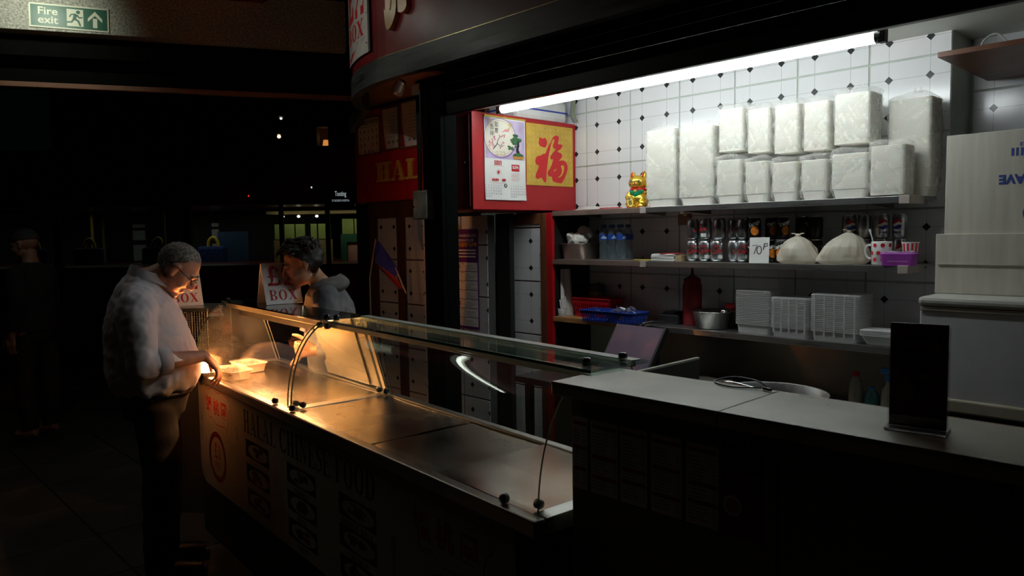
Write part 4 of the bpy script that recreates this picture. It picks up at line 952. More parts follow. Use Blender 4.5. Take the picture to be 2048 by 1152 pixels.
# top: dark cover over the heated end, clear glass over the rest
MB().box(DL + 0.02, DJ - 0.01, 0.195, 0.415, 1.253, 1.261, 0.002).build('dark_top_panel', M('dark_top_glass', (0.008, 0.010, 0.009), 0.06, var=0.1), dp)
MB().box(DJ + 0.002, 0.01, 0.195, 0.425, 1.253, 1.261).build('clear_top_panel', GLASSG, dp)
MB().box(DJ + 0.002, 0.01, 0.1915, 0.1948, 1.2525, 1.2615, 0.0008).build('top_glass_edge', EDGEM, dp)
MB().box(DJ + 0.03, 0.0, 0.365, 0.405, 1.262, 1.266, 0.001).build('rear_strip', M('frosted_strip', (0.45, 0.5, 0.46), 0.3), dp)
MB().box(DL + 0.03, DJ - 0.03, 0.215, 0.24, 1.225, 1.2525, 0.003).build('top_rail', M('rail_satin', (0.6, 0.58, 0.52), 0.4, 0.6), dp)
MB().box(DJ + 0.02, -0.04, 0.215, 0.24, 1.228, 1.2525, 0.003).build('top_rail', MATS['rail_satin'], dp)
# rear: slanted rods and sliding metal doors over part of the heated end
def rear(x, t, d=0.0): return (x, BASB + (TOPB - BASB) * t + d, 0.9 + 0.348 * t)
for x, r in ((DL + 0.008, 0.005), (DL + 0.055, 0.003), (DJ - 0.05, 0.003), (DJ + 0.02, 0.005), (DJ + 0.05, 0.003)):
    MB().tube([rear(x, 0, 0.006), rear(x, 1, 0.006)], r, 8).build('rear_rod', STEEL, dp)
DOORM = M('sliding_door_sheet', (0.62, 0.58, 0.5), 0.38, 0.7, var=0.1, scale=4, rvar=0.1)
for x0, x1, d in ((DJ - 0.62, DJ - 0.17, 0.012), (DJ - 0.30, DJ - 0.03, 0.020)):
    g = MB(); q = [rear(x0, 0.02, d), rear(x1, 0.02, d), rear(x1, 0.97, d), rear(x0, 0.97, d)]; q2 = [(a, b + 0.004, c) for a, b, c in q]
    g.add(q + q2, [(0, 1, 2, 3), (7, 6, 5, 4), (0, 4, 5, 1), (1, 5, 6, 2), (2, 6, 7, 3), (3, 7, 4, 0)], False); g.build('sliding_door', DOORM, dp)
MB().box(DL + 0.03, -0.04, 0.40, 0.43, 1.236, 1.2525, 0.002).build('rear_top_rail', STEEL, dp)
# glass clamps
CLM = M('clamp_dark_chrome', (0.12, 0.12, 0.12), 0.25, 1.0)
def clamp(x, y, z, axis):
    r = {'y': (R_(90), 0, 0), 'x': (0, R_(90), 0), 'z': (0, 0, 0)}[axis]
    MB().at((x, y, z), r).lathe([(0.0, 0.012), (0.009, 0.012), (0.013, 0.008), (0.013, -0.008), (0.009, -0.012), (0.0, -0.012)], 14, caps=False).build('glass_clamp', CLM, dp)
for x in (DJ - 0.12, DJ + 0.06, -0.15): clamp(x, 0.026, 0.914, 'y')
for x, y in ((DJ - 0.016, 0.075), (DJ + 0.03, 0.085), (DJ - 0.02, 0.475), (DJ + 0.03, 0.48), (-0.06, 0.07)): clamp(x, y, 0.913, 'x')
for x, y in ((DJ - 0.03, 0.20), (DJ + 0.035, 0.205)): clamp(x, y, 1.235, 'y')
for x, y in ((DJ - 0.02, 0.23), (DJ + 0.03, 0.25), (-0.06, 0.25), (-0.05, 0.385), (DL + 0.06, 0.22)): clamp(x, y, 1.262 + 0.006, 'z')
# heat lamps under the dark top
HW = (1.0, 0.42, 0.17)
lh = MB()
for s in (-1, 1): lh.box(DL + 0.15, DJ - 0.2, 0.30 + s * 0.05 - 0.003, 0.30 + s * 0.05 + 0.003, 1.19, 1.2525)
lh.box(DL + 0.15, DJ - 0.2, 0.253, 0.347, 1.245, 1.2525); lh.build('lamp_housing', STEELD, dp)
hl = MB().cyl((DL + 0.2, 0.30, 1.215), (DJ - 0.3, 0.30, 1.215), 0.006, 10).build('heating_tube', glow('heat_glow', HW, 470.0), dp)
# printed front panel
FRONT = M('vinyl_front', (0.48, 0.46, 0.36), 0.5, var=0.05, scale=3)
pp = thing('printed_front_panel', 'cream vinyl front panel printed with dishes and lettering', 'panel', (0, 0, 0)); pp.parent = dp; del pp['category']; del pp['label']
pp['label'] = 'cream printed vinyl front'
X0, X1, Z0, Z1, RAD = DL + 0.035, -0.13, 0.28, 0.845, 0.10
def rrect(x0, x1, y0, y1, r, n=6):
    P = []
    for cx, cy, a0 in ((x1 - r, y1 - 0.004, 0), (x0 + r, y1 - 0.004, 90)):
        P += [(x1, y1)] if a0 == 0 else [(x0, y1)]
    for cx, cy, a0 in ((x0 + r, y0 + r, 180), (x1 - r, y0 + r, 270)):
        P += [(cx + r * math.cos(R_(a0 + 90 * i / n)), cy + r * math.sin(R_(a0 + 90 * i / n))) for i in range(n + 1)]
    return P
fp = MB(); fp.M = Matrix.Translation((0, 0.0495, 0)) @ VERT; fp.prism(rrect(X0, X1, Z0, Z1, RAD), 0, 0.004); recalc(fp.build('vinyl_sheet', FRONT, pp))
def front(): mb = MB(); mb.M = Matrix.Translation((0, 0.0448, 0)) @ VERT; return mb
def up2(mb, polys, k=0):
    for p in polys: mb.poly([(x, y, k * 0.0004) for x, y in p])
_tot = serif('HALAL CHINESE FOOD', 0.05)[1]; _k = 1.28 / _tot; _x = 0.0
for _wd in ('HALAL', 'CHINESE', 'FOOD'):
    _q, _w = serif(_wd, 0.05); t = front()
    for p in _q: t.poly([(-1.53 + (_x + x - _tot / 2) * _k, 0.688 + y * 0.108, 0) for x, y in p])
    t.build('heading_word', INKK, pp); _x += _w + 0.36 + 0.10
DARKP = M('dish_photo_dark', (0.05, 0.035, 0.025), 0.4, var=0.4, scale=14); PLATE = M('plate_print', (0.5, 0.48, 0.42), 0.4)
foods = [((0.22, 0.10, 0.03), 'RICE'), ((0.3, 0.16, 0.05), 'NOODLE'), ((0.28, 0.06, 0.03), 'DUCK'), ((0.34, 0.07, 0.04), 'SQUID'), ((0.42, 0.2, 0.06), 'SPRING ROLL'), ((0.3, 0.1, 0.03), 'CHICKEN')]
cells = [(-2.01, 0.614, 0, None), (-2.01, 0.495, 5, None), (-1.523, 0.614, 1, 'NOODLE'), (-1.523, 0.495, 2, 'DUCK'), (-1.523, 0.376, 3, 'SQUID'), (-1.036, 0.614, 4, 'SPRING ROLL'), (-1.036, 0.495, 5, 'CHICKEN'), (-2.01, 0.376, 3, None), (-1.036, 0.376, 0, None)]
for k, (cx, cz, fi, cap) in enumerate(cells):
    a, b = 0.142, 0.043
    ph = front(); up2(ph, [rc(cx - a, cx + a, cz - b, cz + b)]); ph = ph.build('dish_photo', DARKP, pp)
    q = front(); up2(q, [disc(cx + 0.01, cz - 0.002, a * 0.85, b * 0.8, 24)], 1); q.build('plate_print', PLATE, ph)
    q = front(); random.seed(k)
    for _ in range(9): up2(q, [disc(cx + random.uniform(-.05, .06), cz + random.uniform(-.018, .02), random.uniform(.018, .035), random.uniform(.008, .014), 9)], 2)
    q.build('food_print', M('food_%d' % fi, foods[fi][0], 0.5, var=0.4, scale=40), ph)
    if cap: q = front(); put_serif(q, cap, cx, cz - b - 0.033, 0.024, 0, width=0.024 * 1.5 * len(cap) * 0.62, gap=0.16); q.build('dish_name', INKK, ph)
def scroll(cx, cz, s):
    out = stroke(catm([(cx - .2 * s, cz + .05 * s), (cx - .17 * s, cz + .11 * s), (cx - .12 * s, cz + .1 * s), (cx - .04 * s, cz + .12 * s), (cx + .02 * s, cz + .10 * s), (cx + .10 * s, cz + .11 * s), (cx + .2 * s, cz + .09 * s), (cx + .23 * s, cz + .05 * s), (cx + .20 * s, cz + 0.02 * s)], 4), [0.004] * 33)
    out += stroke(catm([(cx - .2 * s, cz + .05 * s), (cx - .17 * s, cz + .03 * s), (cx - .16 * s, cz + .07 * s), (cx - .13 * s, cz - .06 * s), (cx - .09 * s, cz - .05 * s), (cx + .0 * s, cz - .08 * s), (cx + .12 * s, cz - .07 * s), (cx + .16 * s, cz - .09 * s), (cx + .20 * s, cz + .02 * s)], 4), [0.004] * 33)
    return out
for cx, cz, k in ((-0.47, 0.685, 1.05), (-2.57, 0.715, 0.95)):
    q = front(); up2(q, scroll(cx, cz, k)); sc_ = q.build('scroll_outline', INKR, pp)
    for i, ch in enumerate('蟠桃園'): q = front(); put_text(q, ch, cx - 0.12 * k + i * 0.12 * k, cz + 0.01 * k, 0.095 * k, 0.0, 0.0015); q.build('character', INKR, sc_)
for cx, cz, s in ((-2.58, 0.465, 1.0), (-0.46, 0.43, 1.1)):
    q = front(); up2(q, [[(cx + x * s, cz + y * s) for x, y in p] for p in ring(0, 0, 0.135, 0.135, 0.03, 0.03, n=32)])
    q = q.build('price_ring', M('dark_red_ink', (0.25, 0.02, 0.015), 0.5), pp)
    u = front(); put_serif(u, '£3', cx, cz - 0.01, 0.08 * s, width=0.10 * s); put_serif(u, 'BOX', cx, cz - 0.06, 0.035 * s, width=0.085 * s); u.build('price_lettering', INKR, q)
for cx, cz in ((-0.78, 0.52), (-2.27, 0.60), (-2.82, 0.60)):
    q = front(); up2(q, [rc(cx - 0.004, cx + 0.004, cz - 0.09, cz + 0.05)] + [rc(cx - 0.014 + k * 0.009, cx - 0.01 + k * 0.009, cz + 0.03, cz + 0.09) for k in range(4)] + [rc(cx - 0.014, cx + 0.017, cz + 0.022, cz + 0.032)]); q.build('fork_print', GREYI, pp)

# ================================================================== two filled boxes in the display
BOXM = M('foam_container', (0.80, 0.74, 0.62), 0.4, var=0.05, sss=0.1); dpM = Matrix.Translation((-1.285, 1.290, 0)) @ Euler((0, 0.0045, R_(-4.3))).to_matrix().to_4x4()
FILM = film('clear_lid_film', (0.95, 0.93, 0.9), 0.22, 0.1)
def tray_box(loc, rz, label, seed):
    t = thing('takeaway_box', label, 'food box', dpM @ Vector(loc), (0, 0.0045, R_(-4.3) + rz), group='filled boxes in the display')
    a, b, hh = 0.098, 0.062, 0.042
    mb = MB()
    def rr(x, y, z, r=0.02, n=4):
        out = []
        for cx, cy, a0 in ((x - r, y - r, 0), (-x + r, y - r, 90), (-x + r, -y + r, 180), (x - r, -y + r, 270)):
            out += [(cx + r * math.cos(R_(a0 + 90 * i / n)), cy + r * math.sin(R_(a0 + 90 * i / n)), z) for i in range(n + 1)]
        return out
    mb.rings([rr(a * .86, b * .84, 0), rr(a * .97, b * .96, hh), rr(a * 1.03, b * 1.04, hh + 0.001), rr(a * 1.03, b * 1.04, hh + 0.004), rr(a * .95, b * .93, hh + 0.004), rr(a * .84, b * .82, 0.004)], True)
    mb.build('container', BOXM, t)
    random.seed(seed); fd = MB()
    for _ in range(46):
        x, y = random.uniform(-a * .8, a * .8), random.uniform(-b * .75, b * .75); fd.ell((x, y, 0.026 + random.random() * 0.008), (random.uniform(.012, .02), random.uniform(.008, .014), 0.010), 8, 5, (0, 0, random.random() * 3))
    f = fd.build('food', M('orange_food_%d' % seed, (0.55, 0.2, 0.05), 0.45, var=0.35, scale=40), t)
    gr = MB()
    for _ in range(14): gr.ell((random.uniform(-a * .8, a * .8), random.uniform(-b * .75, b * .75), 0.036), (0.006, 0.003, 0.002), 6, 4, (0, 0, random.random() * 3))
    gr.build('greens', LEAF, f)
    lid = MB(); lid.rings([rr(a * 1.05, b * 1.06, hh + 0.0045), rr(a * 1.03, b * 1.03, hh + 0.009), rr(a * .9, b * .86, hh + 0.011)], True); lid.build('lid', FILM, t)
    return t
tray_box((-2.46, 0.10, 0.8965), R_(10), 'front takeaway box with a filmed lid in the display', 1)
tray_box((-2.62, 0.24, 0.8965), R_(8), 'rear takeaway box with a filmed lid near the hand', 2)
# bright work lamp, wire rack and price cards beside the heated end
rk = thing('wire_rack', 'steel wire mesh rack behind the left end of the display', 'wire rack', (-4.53, 1.725, 0.0), (0, 0, R_(42)))
RW, RD, RZ0, RZ1 = 0.125, 0.15, 0.88, 1.20
MB().box(-RW - 0.05, RW + 0.02, -RD, RD, 0.0, 0.875, 0.004).build('stand', M('rack_stand', (0.05, 0.05, 0.05), 0.5), rk)
wire = M('warm_wire', (0.6, 0.58, 0.54), 0.25, 1.0)
def meshpanel(nm, p0, ux, uz, nu, nv):
    mb = MB()
    for i in range(nu + 1): a = Vector(p0) + Vector(ux) * i / nu; mb.tube([a, a + Vector(uz)], 0.0012, 5)
    for j in range(nv + 1): a = Vector(p0) + Vector(uz) * j / nv; mb.tube([a, a + Vector(ux)], 0.0012, 5)
    return mb.build(nm, wire, rk)
for y in (-RD, RD): meshpanel('mesh_side', (-RW, y, RZ0), (2 * RW, 0, 0), (0, 0, RZ1 - RZ0), 16, 22)
for x in (-RW, RW): meshpanel('mesh_side', (x, -RD, RZ0), (0, 2 * RD, 0), (0, 0, RZ1 - RZ0), 18, 22)
for x in (-RW, RW):
    for y in (-RD, RD): MB().tube([(x, y, RZ0 - 0.004), (x, y, RZ1)], 0.004, 8).build('corner_rod', wire, rk)
MB().box(-RW - 0.01, RW + 0.01, -RD - 0.01, RD + 0.01, RZ1 + 0.001, RZ1 + 0.022, 0.004).build('top_tray', STEEL, rk)
wl = thing('work_lamp', 'small glaring work lamp beside the customer hand', 'lamp', (-3.90, 1.510, 0.9125))
MB().lathe([(0.018, 0), (0.018, 0.003), (0.008, 0.004)], 16).build('foot', STEELD, wl)
sd_ = MB(); sd_.grid(lambda u, v: (0.034 * math.cos(R_(105 + 150 * u)), 0.034 * math.sin(R_(105 + 150 * u)), 0.006 + 0.095 * v), 14, 1); sd_.grid(lambda u, v: (0.036 * math.cos(R_(255 - 150 * u)), 0.036 * math.sin(R_(255 - 150 * u)), 0.006 + 0.095 * v), 14, 1); sd_.build('spill_shield', STEELD, wl)  # half-round plate added to stop bulb light spilling onto the beam
MB().lathe([(0.006, 0.004), (0.006, 0.007), (0.04, 0.010), (0.060, 0.018), (0.058, 0.0185), (0.012, 0.012)], 24).build('dish', STEEL, wl)  # wide dish added to keep the bulb's light off the customer's legs
MB().ell((0, 0, 0.034), (0.016, 0.016, 0.018), 16, 10).build('bulb', glow('bulb_glow', (1.0, 0.30, 0.07), 2900.0), wl)
def price_card(loc, rz, label, lean=-18):
    t = thing('price_card', label, 'price sign', loc, (0, 0, rz), group='two pound box price cards')
    a, h = 0.098, 0.225
    for s, nm in ((1, 'front_card'), (-1, 'back_card')):
        b = MB(); b.M = Matrix.Rotation(R_(lean * s), 4, 'X'); b.box(-a, a, -0.002, 0.002, 0.0, h, 0.0006)
        b.M = Matrix.Translation((0, -h * math.sin(R_(-lean)) * s * -1 if False else 0, 0)) @ b.M
        o = b.build(nm, PAPER, t); o.location = (0, -s * h * math.sin(R_(-lean)), 0)
        q = MB(); q.M = Matrix.Rotation(R_(lean * s), 4, 'X') @ Matrix.Translation((0, -0.0026 * s, 0)) @ (VERT if s > 0 else Matrix.Rotation(math.pi, 4, 'Z') @ VERT)
        put_serif(q, '£2', 0, 0.10, 0.105, width=0.165); put_serif(q, 'BOX', 0, 0.022, 0.055, width=0.15); q.build('lettering', INKR, o)
    return t
dz = dpM @ Vector((-2.475, 0.37, 1.262))
price_card(dz, R_(84), 'white two pound box card standing on the display top')
price_card((-4.615, 1.665, 1.2235), R_(84), 'white two pound box card behind the customer face')
# plastic tub and papers by the card
tb = thing('plastic_tub', 'clear plastic tub behind the price card on the display', 'tub', dpM @ Vector((-2.62, 0.36, 1.262)), (0, 0, R_(40)))
MB().lathe([(0.03, 0), (0.036, 0.05)], 18).build('bowl', film('tub_plastic', (0.8, 0.85, 0.8), 0.5), tb)
MB().lathe([(0.038, 0.0505), (0.038, 0.057), (0.03, 0.058)], 18).build('lid', WHITE, tb)
# ================================================================== wrapped container stacks on the top shelf
CONT = M('white_container_plastic', (0.92, 0.90, 0.83), 0.45, var=0.03, sss=0.15)
WRAP = film('crinkled_wrap', (0.97, 0.96, 0.93), 0.26, 0.10)
def rrect3(a, b, z, r=0.016, n=3, cx=0, cy=0):
    out = []
    for sx, sy, a0 in ((1, 1, 0), (-1, 1, 90), (-1, -1, 180), (1, -1, 270)):
        out += [(cx + sx * (a - r) + r * math.cos(R_(a0 + 90 * i / n)), cy + sy * (b - r) + r * math.sin(R_(a0 + 90 * i / n)), z) for i in range(n + 1)]
    return out
def wrapped_stack(x0, x1, y0, dep, z0, h, label, seed, bottom_up=True, group='wrapped container stacks on the top shelf'):
    a, b = (x1 - x0) / 2 - 0.009, dep / 2 - 0.008
    t = thing('wrapped_container_stack', label, 'container stack', ((x0 + x1) / 2, y0 + dep / 2, z0), (0, 0, 0), group=group)
    rnd = random.Random(seed); rs = []
    # bottom tub tapers in, then the nested rims
    base = 0.045 if bottom_up else 0.004
    rs += [rrect3(a * .84, b * .84, 0.002), rrect3(a * .95, b * .95, base)]
    n = int((h - base - 0.012) / 0.0052); z = base
    for i in range(n):
        k = 1.0 + 0.006 * math.sin(i * .35 + seed) ; rs += [rrect3(a * k, b * k, z), rrect3(a * k, b * k, z + 0.0026), rrect3(a * .965 * k, b * .965 * k, z + 0.0030), rrect3(a * .965 * k, b * .965 * k, z + 0.0050)]
        z += 0.0052
    mb = MB(); mb.rings(rs, True, True, False); mb.build('nested_containers', CONT, t)
    # film bag: a loose shell pulled tight at a seam, tied ear on top
    seam = h * rnd.uniform(.42, .56)
    ph = [rnd.uniform(0, 6.28) for _ in range(6)]
    def shell(u, v):
        ang = 2 * math.pi * u; zz = -0.0 + v * (h + 0.012)
        c, s = math.cos(ang), math.sin(ang); m = max(abs(c), abs(s)) ** 0.86
        k = 1.0 + 0.02 * math.exp(-((zz - seam) / 0.05) ** 2) * -0.6
        rad = 1.0
        if v < 0.12: rad = 0.86 + (0.14 * v / 0.12)
        if v > 0.93: rad = 1.0 - ((v - 0.93) / 0.07) ** 2 * 0.45
        w_ = 0.0015 * math.sin(ang * 5 + zz * 40 + ph[0]) + 0.0012 * math.sin(ang * 9 - zz * 70 + ph[1])
        per = ang * 0.1; w_ += 0.0055 * (1 - 3.0 * abs(mnoise.noise(Vector((per * 30 + zz * 22 + seed * 3, per * 6 - zz * 6, seed))))) + 0.004 * (1 - 3.0 * abs(mnoise.noise(Vector((per * 26 - zz * 30 + seed, per * 5 + zz * 5, seed + 9)))))
        w_ = max(-0.002, w_ * (1 if v > 0.05 else 0.2)) + 0.002
        x = (a * k * rad) * c / m + c * w_; y = (b * k * rad) * s / m + s * w_
        top = 0.010 * math.sin(ang * 2 + ph[3]) * max(0, v - .8) * 5 * 0.6
        return (x, y, zz * 1.0 + top + 0.002)
    w_ = MB(); w_.grid(shell, 72, 56)
    ring_ = [shell(i / 24, 1.0) for i in range(24)]
    ctr = (0, 0, h + 0.016); w_.add(ring_ + [ctr], [(i, (i + 1) % 24, 24) for i in range(24)], True)
    w_.build('plastic_wrap', WRAP, t)
    if rnd.random() < 0.6:
        e = MB(); ex, ey = rnd.uniform(-a * .8, a * .8), -b * .5
        def ear(u, v): return (ex + (u - .5) * 0.05 * (1 - v * .4), ey + 0.006 * math.sin(u * 9 + seed), h + 0.008 + v * 0.03 * (0.6 + 0.4 * math.sin(u * 7 + seed)))
        e.grid(ear, 8, 4); e.build('bag_corner', WRAP, t)
    return t
ords = ['first', 'second', 'third', 'fourth', 'fifth', 'sixth', 'seventh']
XS = [(-2.575, -2.360), (-2.355, -2.125), (-2.120, -1.960), (-1.955, -1.815), (-1.810, -1.665), (-1.660, -1.518), (-1.513, -1.330)]
TOPZ = [2.205, 2.195, 2.285, 2.262, 2.265, 2.26, 2.275]
MID = [None, None, 2.02, 2.00, 1.985, 1.985, 2.0]
for i, (x0, x1) in enumerate(XS):
    if MID[i] is None:
        wrapped_stack(x0, x1, 3.52, 0.19, 1.7625, TOPZ[i] - 1.7625, ('first tall wrapped container stack, right beside the gold cat' if i == 0 else 'second tall wrapped container stack from the gold cat'), i)
    else:
        m = MID[i]
        wrapped_stack(x0, x1, 3.515, 0.17, 1.7625, m - 1.7625 - 0.016, 'lower wrapped container pack, %s column from the gold cat' % ords[i], i)
        wrapped_stack(x0, x1, 3.535, 0.17, m + 0.012, TOPZ[i] - m - 0.026, 'upper wrapped container pack, %s column from the gold cat' % ords[i], i + 20, False)
wrapped_stack(-1.332, -1.165, 3.50, 0.14, 1.7665, 0.235, 'short wrapped container stack at the right front of the top shelf', 31, False)
wrapped_stack(-1.318, -1.115, 3.665, 0.17, 1.7625, 0.46, 'tall wrapped container stack at the right back of the top shelf', 33)
# ================================================================== lucky cat
GOLD = M('gold_paint', (0.78, 0.5, 0.06), 0.25, 0.75, var=0.12, scale=14)
REDE = M('red_enamel', (0.65, 0.01, 0.02), 0.3, var=0.05); YELE = M('yellow_enamel', (0.85, 0.62, 0.12), 0.35); GRNG = M('green_glitter', (0.02, 0.42, 0.18), 0.3, 0.4, var=0.5, scale=160)
ck = thing('beckoning_cat_figurine', 'small gold beckoning cat figurine with a green bib', 'cat figurine', (-2.668, 3.60, 1.7625), (0, 0, R_(12)))
bd = MB(); bd.ell((0, 0.0, 0.048), (0.062, 0.052, 0.052), 20, 14); bd.ell((0, -0.004, 0.088), (0.05, 0.042, 0.045), 18, 12); bd.ell((0, -0.008, 0.148), (0.058, 0.048, 0.046), 20, 14)
bd.ell((0.0, -0.045, 0.136), (0.026, 0.014, 0.018), 12, 8)
for s in (-1, 1):
    bd.tube([(s * 0.034, 0.0, 0.176), (s * 0.037, 0.002, 0.200), (s * 0.034, 0.003, 0.216)], [0.021, 0.016, 0.005], 12)
    bd.ell((s * 0.042, -0.028, 0.026), (0.026, 0.034, 0.026), 14, 10); bd.ell((s * 0.034, -0.052, 0.012), (0.020, 0.016, 0.012), 12, 8)
bd.tube([(-0.05, -0.008, 0.09), (-0.06, -0.028, 0.062), (-0.044, -0.046, 0.05)], [0.018, 0.015, 0.014], 12)
bd.tube([(0.048, 0.0, 0.085), (0.068, -0.012, 0.085), (0.072, -0.014, 0.105), (0.068, -0.016, 0.125)], [0.016, 0.016, 0.015, 0.014], 12)
bd.box(-0.055, 0.055, -0.05, 0.05, 0.0, 0.01)
obj('body', baked(bd, 0.0035, 3), ck).data.materials.append(GOLD)
for s in (-1, 1):
    e = MB(); e.tube([(s * 0.035, -0.016, 0.184), (s * 0.0365, -0.012, 0.199), (s * 0.0345, -0.004, 0.210)], [0.012, 0.009, 0.003], 10, ry=0.5); e.build('inner_ear', REDE, ck)
    ey = MB(); ey.ell((s * 0.024, -0.052, 0.155), (0.009, 0.004, 0.0055), 12, 8); y = ey.build('eye', PAPER, ck)
    MB().ell((s * 0.024, -0.0545, 0.1555), (0.0055, 0.003, 0.0045), 10, 8).build('pupil', INKK, y)
    MB().tube([(s * 0.014, -0.0535, 0.1585), (s * 0.024, -0.0535, 0.1625), (s * 0.035, -0.049, 0.1605)], 0.0014, 6).build('eyelash', INKK, y)
MB().ell((0, -0.0595, 0.1445), (0.005, 0.003, 0.0035), 8, 6).build('nose', REDE, ck)
MB().tube([(-0.011, -0.0555, 0.127), (0, -0.0585, 0.1245), (0.011, -0.0555, 0.127)], 0.0026, 6).build('mouth', REDE, ck)
MB().tube([(0.047 * math.cos(R_(a)), -0.004 + 0.041 * math.sin(R_(a)), 0.108) for a in range(0, 361, 15)], 0.006, 8).build('collar', REDE, ck)
MB().ell((0.0, -0.049, 0.099), (0.009, 0.008, 0.009), 12, 8).build('bell', YELE, ck)
bib = MB(); bib.grid(lambda u, v: (0.045 * (u * 2 - 1) * math.cos(v * 1.25), -0.0475 - 0.004 * math.sin(v * 3) + 0.016 * (u * 2 - 1) ** 2, 0.105 - v * 0.043), 14, 8); bib.grid(lambda u, v: (0.045 * (1 - u * 2) * math.cos(v * 1.25), -0.0455 - 0.004 * math.sin(v * 3) + 0.016 * (u * 2 - 1) ** 2, 0.105 - v * 0.043), 14, 8); bib.build('bib', GRNG, ck)
cn = MB(); cn.at((-0.014, -0.068, 0.004), (R_(-10), R_(-20), 0)); cn.M = cn.M @ VERT; cn.prism([(0.019 * math.cos(R_(a)) , 0.036 + 0.034 * math.sin(R_(a))) for a in range(0, 360, 20)], -0.003, 0.003); coin = recalc(cn.build('coin', YELE, ck))
q = MB(); q.at((-0.014, -0.068, 0.004), (R_(-10), R_(-20), 0)); q.M = q.M @ VERT; put_text(q, '千', 0, 0.05, 0.026, 0.0036, 0.001); put_text(q, '百', 0, 0.026, 0.026, 0.0036, 0.001); q.build('coin_lettering', INKK, coin)
fan = MB().box(0.058, 0.084, -0.026, -0.020, 0.108, 0.172, 0.002).build('gold_tablet', YELE, ck)
MB().box(0.0575, 0.0845, -0.0265, -0.0195, 0.150, 0.156).build('red_band', REDE, fan)
for s in (-1, 1): MB().ell((s * 0.038, -0.064, 0.0035), (0.014, 0.006, 0.003), 8, 6).build('claws', REDE, ck)
# red string and a carrier bag on the short top shelf
rsn = thing('red_twine', 'thin red twisted string lying beside the gold cat', 'string', (-2.80, 3.52, 1.7645))
MB().tube([(-0.10 + i * 0.012, 0.003 * math.sin(i * 1.3), 0.0035) for i in range(15)], [0.003 + 0.0008 * (i % 2) for i in range(15)], 6).build('strand', REDE, rsn)
def soft(name, label, cat, loc, fn, nu, nv, m_, rot=(0, 0, 0), thick=0.0, group=None):
    t = thing(name, label, cat, loc, rot, group)
    mb = MB(); mb.grid(fn, nu, nv); mb.build('sheet', m_, t); return t
BAGM = film('cream_bag_film', (0.86, 0.80, 0.68), 0.88, 0.25); PBAG = film('pale_bag_film', (0.85, 0.8, 0.76), 0.8, 0.3)
soft('flat_carrier_bag', 'flattened pale carrier bag beside the red string', 'bag', (-3.02, 3.60, 1.7645), lambda u, v: ((u - .5) * 0.24 + 0.01 * math.sin(v * 9), (v - .5) * 0.15, 0.002 + 0.03 * math.sin(math.pi * u) * math.sin(math.pi * v) * (0.6 + 0.5 * mnoise.noise(Vector((u * 5, v * 4, 1))))), 24, 14, PBAG)
pb = thing('folded_newspaper', 'thin grey folded paper under the carrier bag', 'paper', (-2.93, 3.535, 1.7632)); MB().box(-0.1, 0.06, -0.03, 0.03, 0.0, 0.0012).build('sheet', GREYI, pb)

# ================================================================== drink cans
CANP = [(0.0, 0.004), (0.022, 0.0), (0.026, 0.002), (0.033, 0.012), (0.033, 0.098), (0.0275, 0.110), (0.027, 0.114), (0.0285, 0.1155), (0.0265, 0.1165), (0.025, 0.112), (0.0, 0.111)]
ALU = M('can_aluminium', (0.62, 0.63, 0.65), 0.28, 1.0, var=0.05)
def wrapx(mb, body, ang, z, size, r=0.03345, bold=0.0006, rot=0.0, sx=1.0):
    me = text_mesh(body, size, bold, 0, 'CENTER', sx); c, s_ = math.cos(rot), math.sin(rot)
    vs = []
    for v in me.vertices:
        x, y = v.co.x * c - v.co.y * s_, v.co.x * s_ + v.co.y * c; a = ang + x / r; vs.append((r * math.cos(a), r * math.sin(a), z + y))
    mb.add(vs, [tuple(p.vertices) for p in me.polygons], False); bpy.data.meshes.remove(me)
def wpoly(mb, pts, ang, z, r=0.0334):
    """a flat patch wrapped round the can, cut in narrow strips"""
    from mathutils.geometry import tessellate_polygon
    x0, x1 = min(p[0] for p in pts), max(p[0] for p in pts); n = max(2, int((x1 - x0) / 0.006))
    def clipx(poly, lim, keep):
        out = []
        for i in range(len(poly)):
            p, q = poly[i], poly[(i + 1) % len(poly)]; ip, iq = keep * p[0] <= keep * lim + 1e-9, keep * q[0] <= keep * lim + 1e-9
            if ip: out.append(p)
            if ip != iq: t = (lim - p[0]) / (q[0] - p[0]); out.append((lim, p[1] + (q[1] - p[1]) * t))
        return out
    for k in range(n):
        a, b = x0 + (x1 - x0) * k / n, x0 + (x1 - x0) * (k + 1) / n
        pl = clipx(clipx(pts, b, 1), a, -1)
        if len(pl) > 2: mb.poly([(r * math.cos(ang + x / r), r * math.sin(ang + x / r), z + y) for x, y in pl])
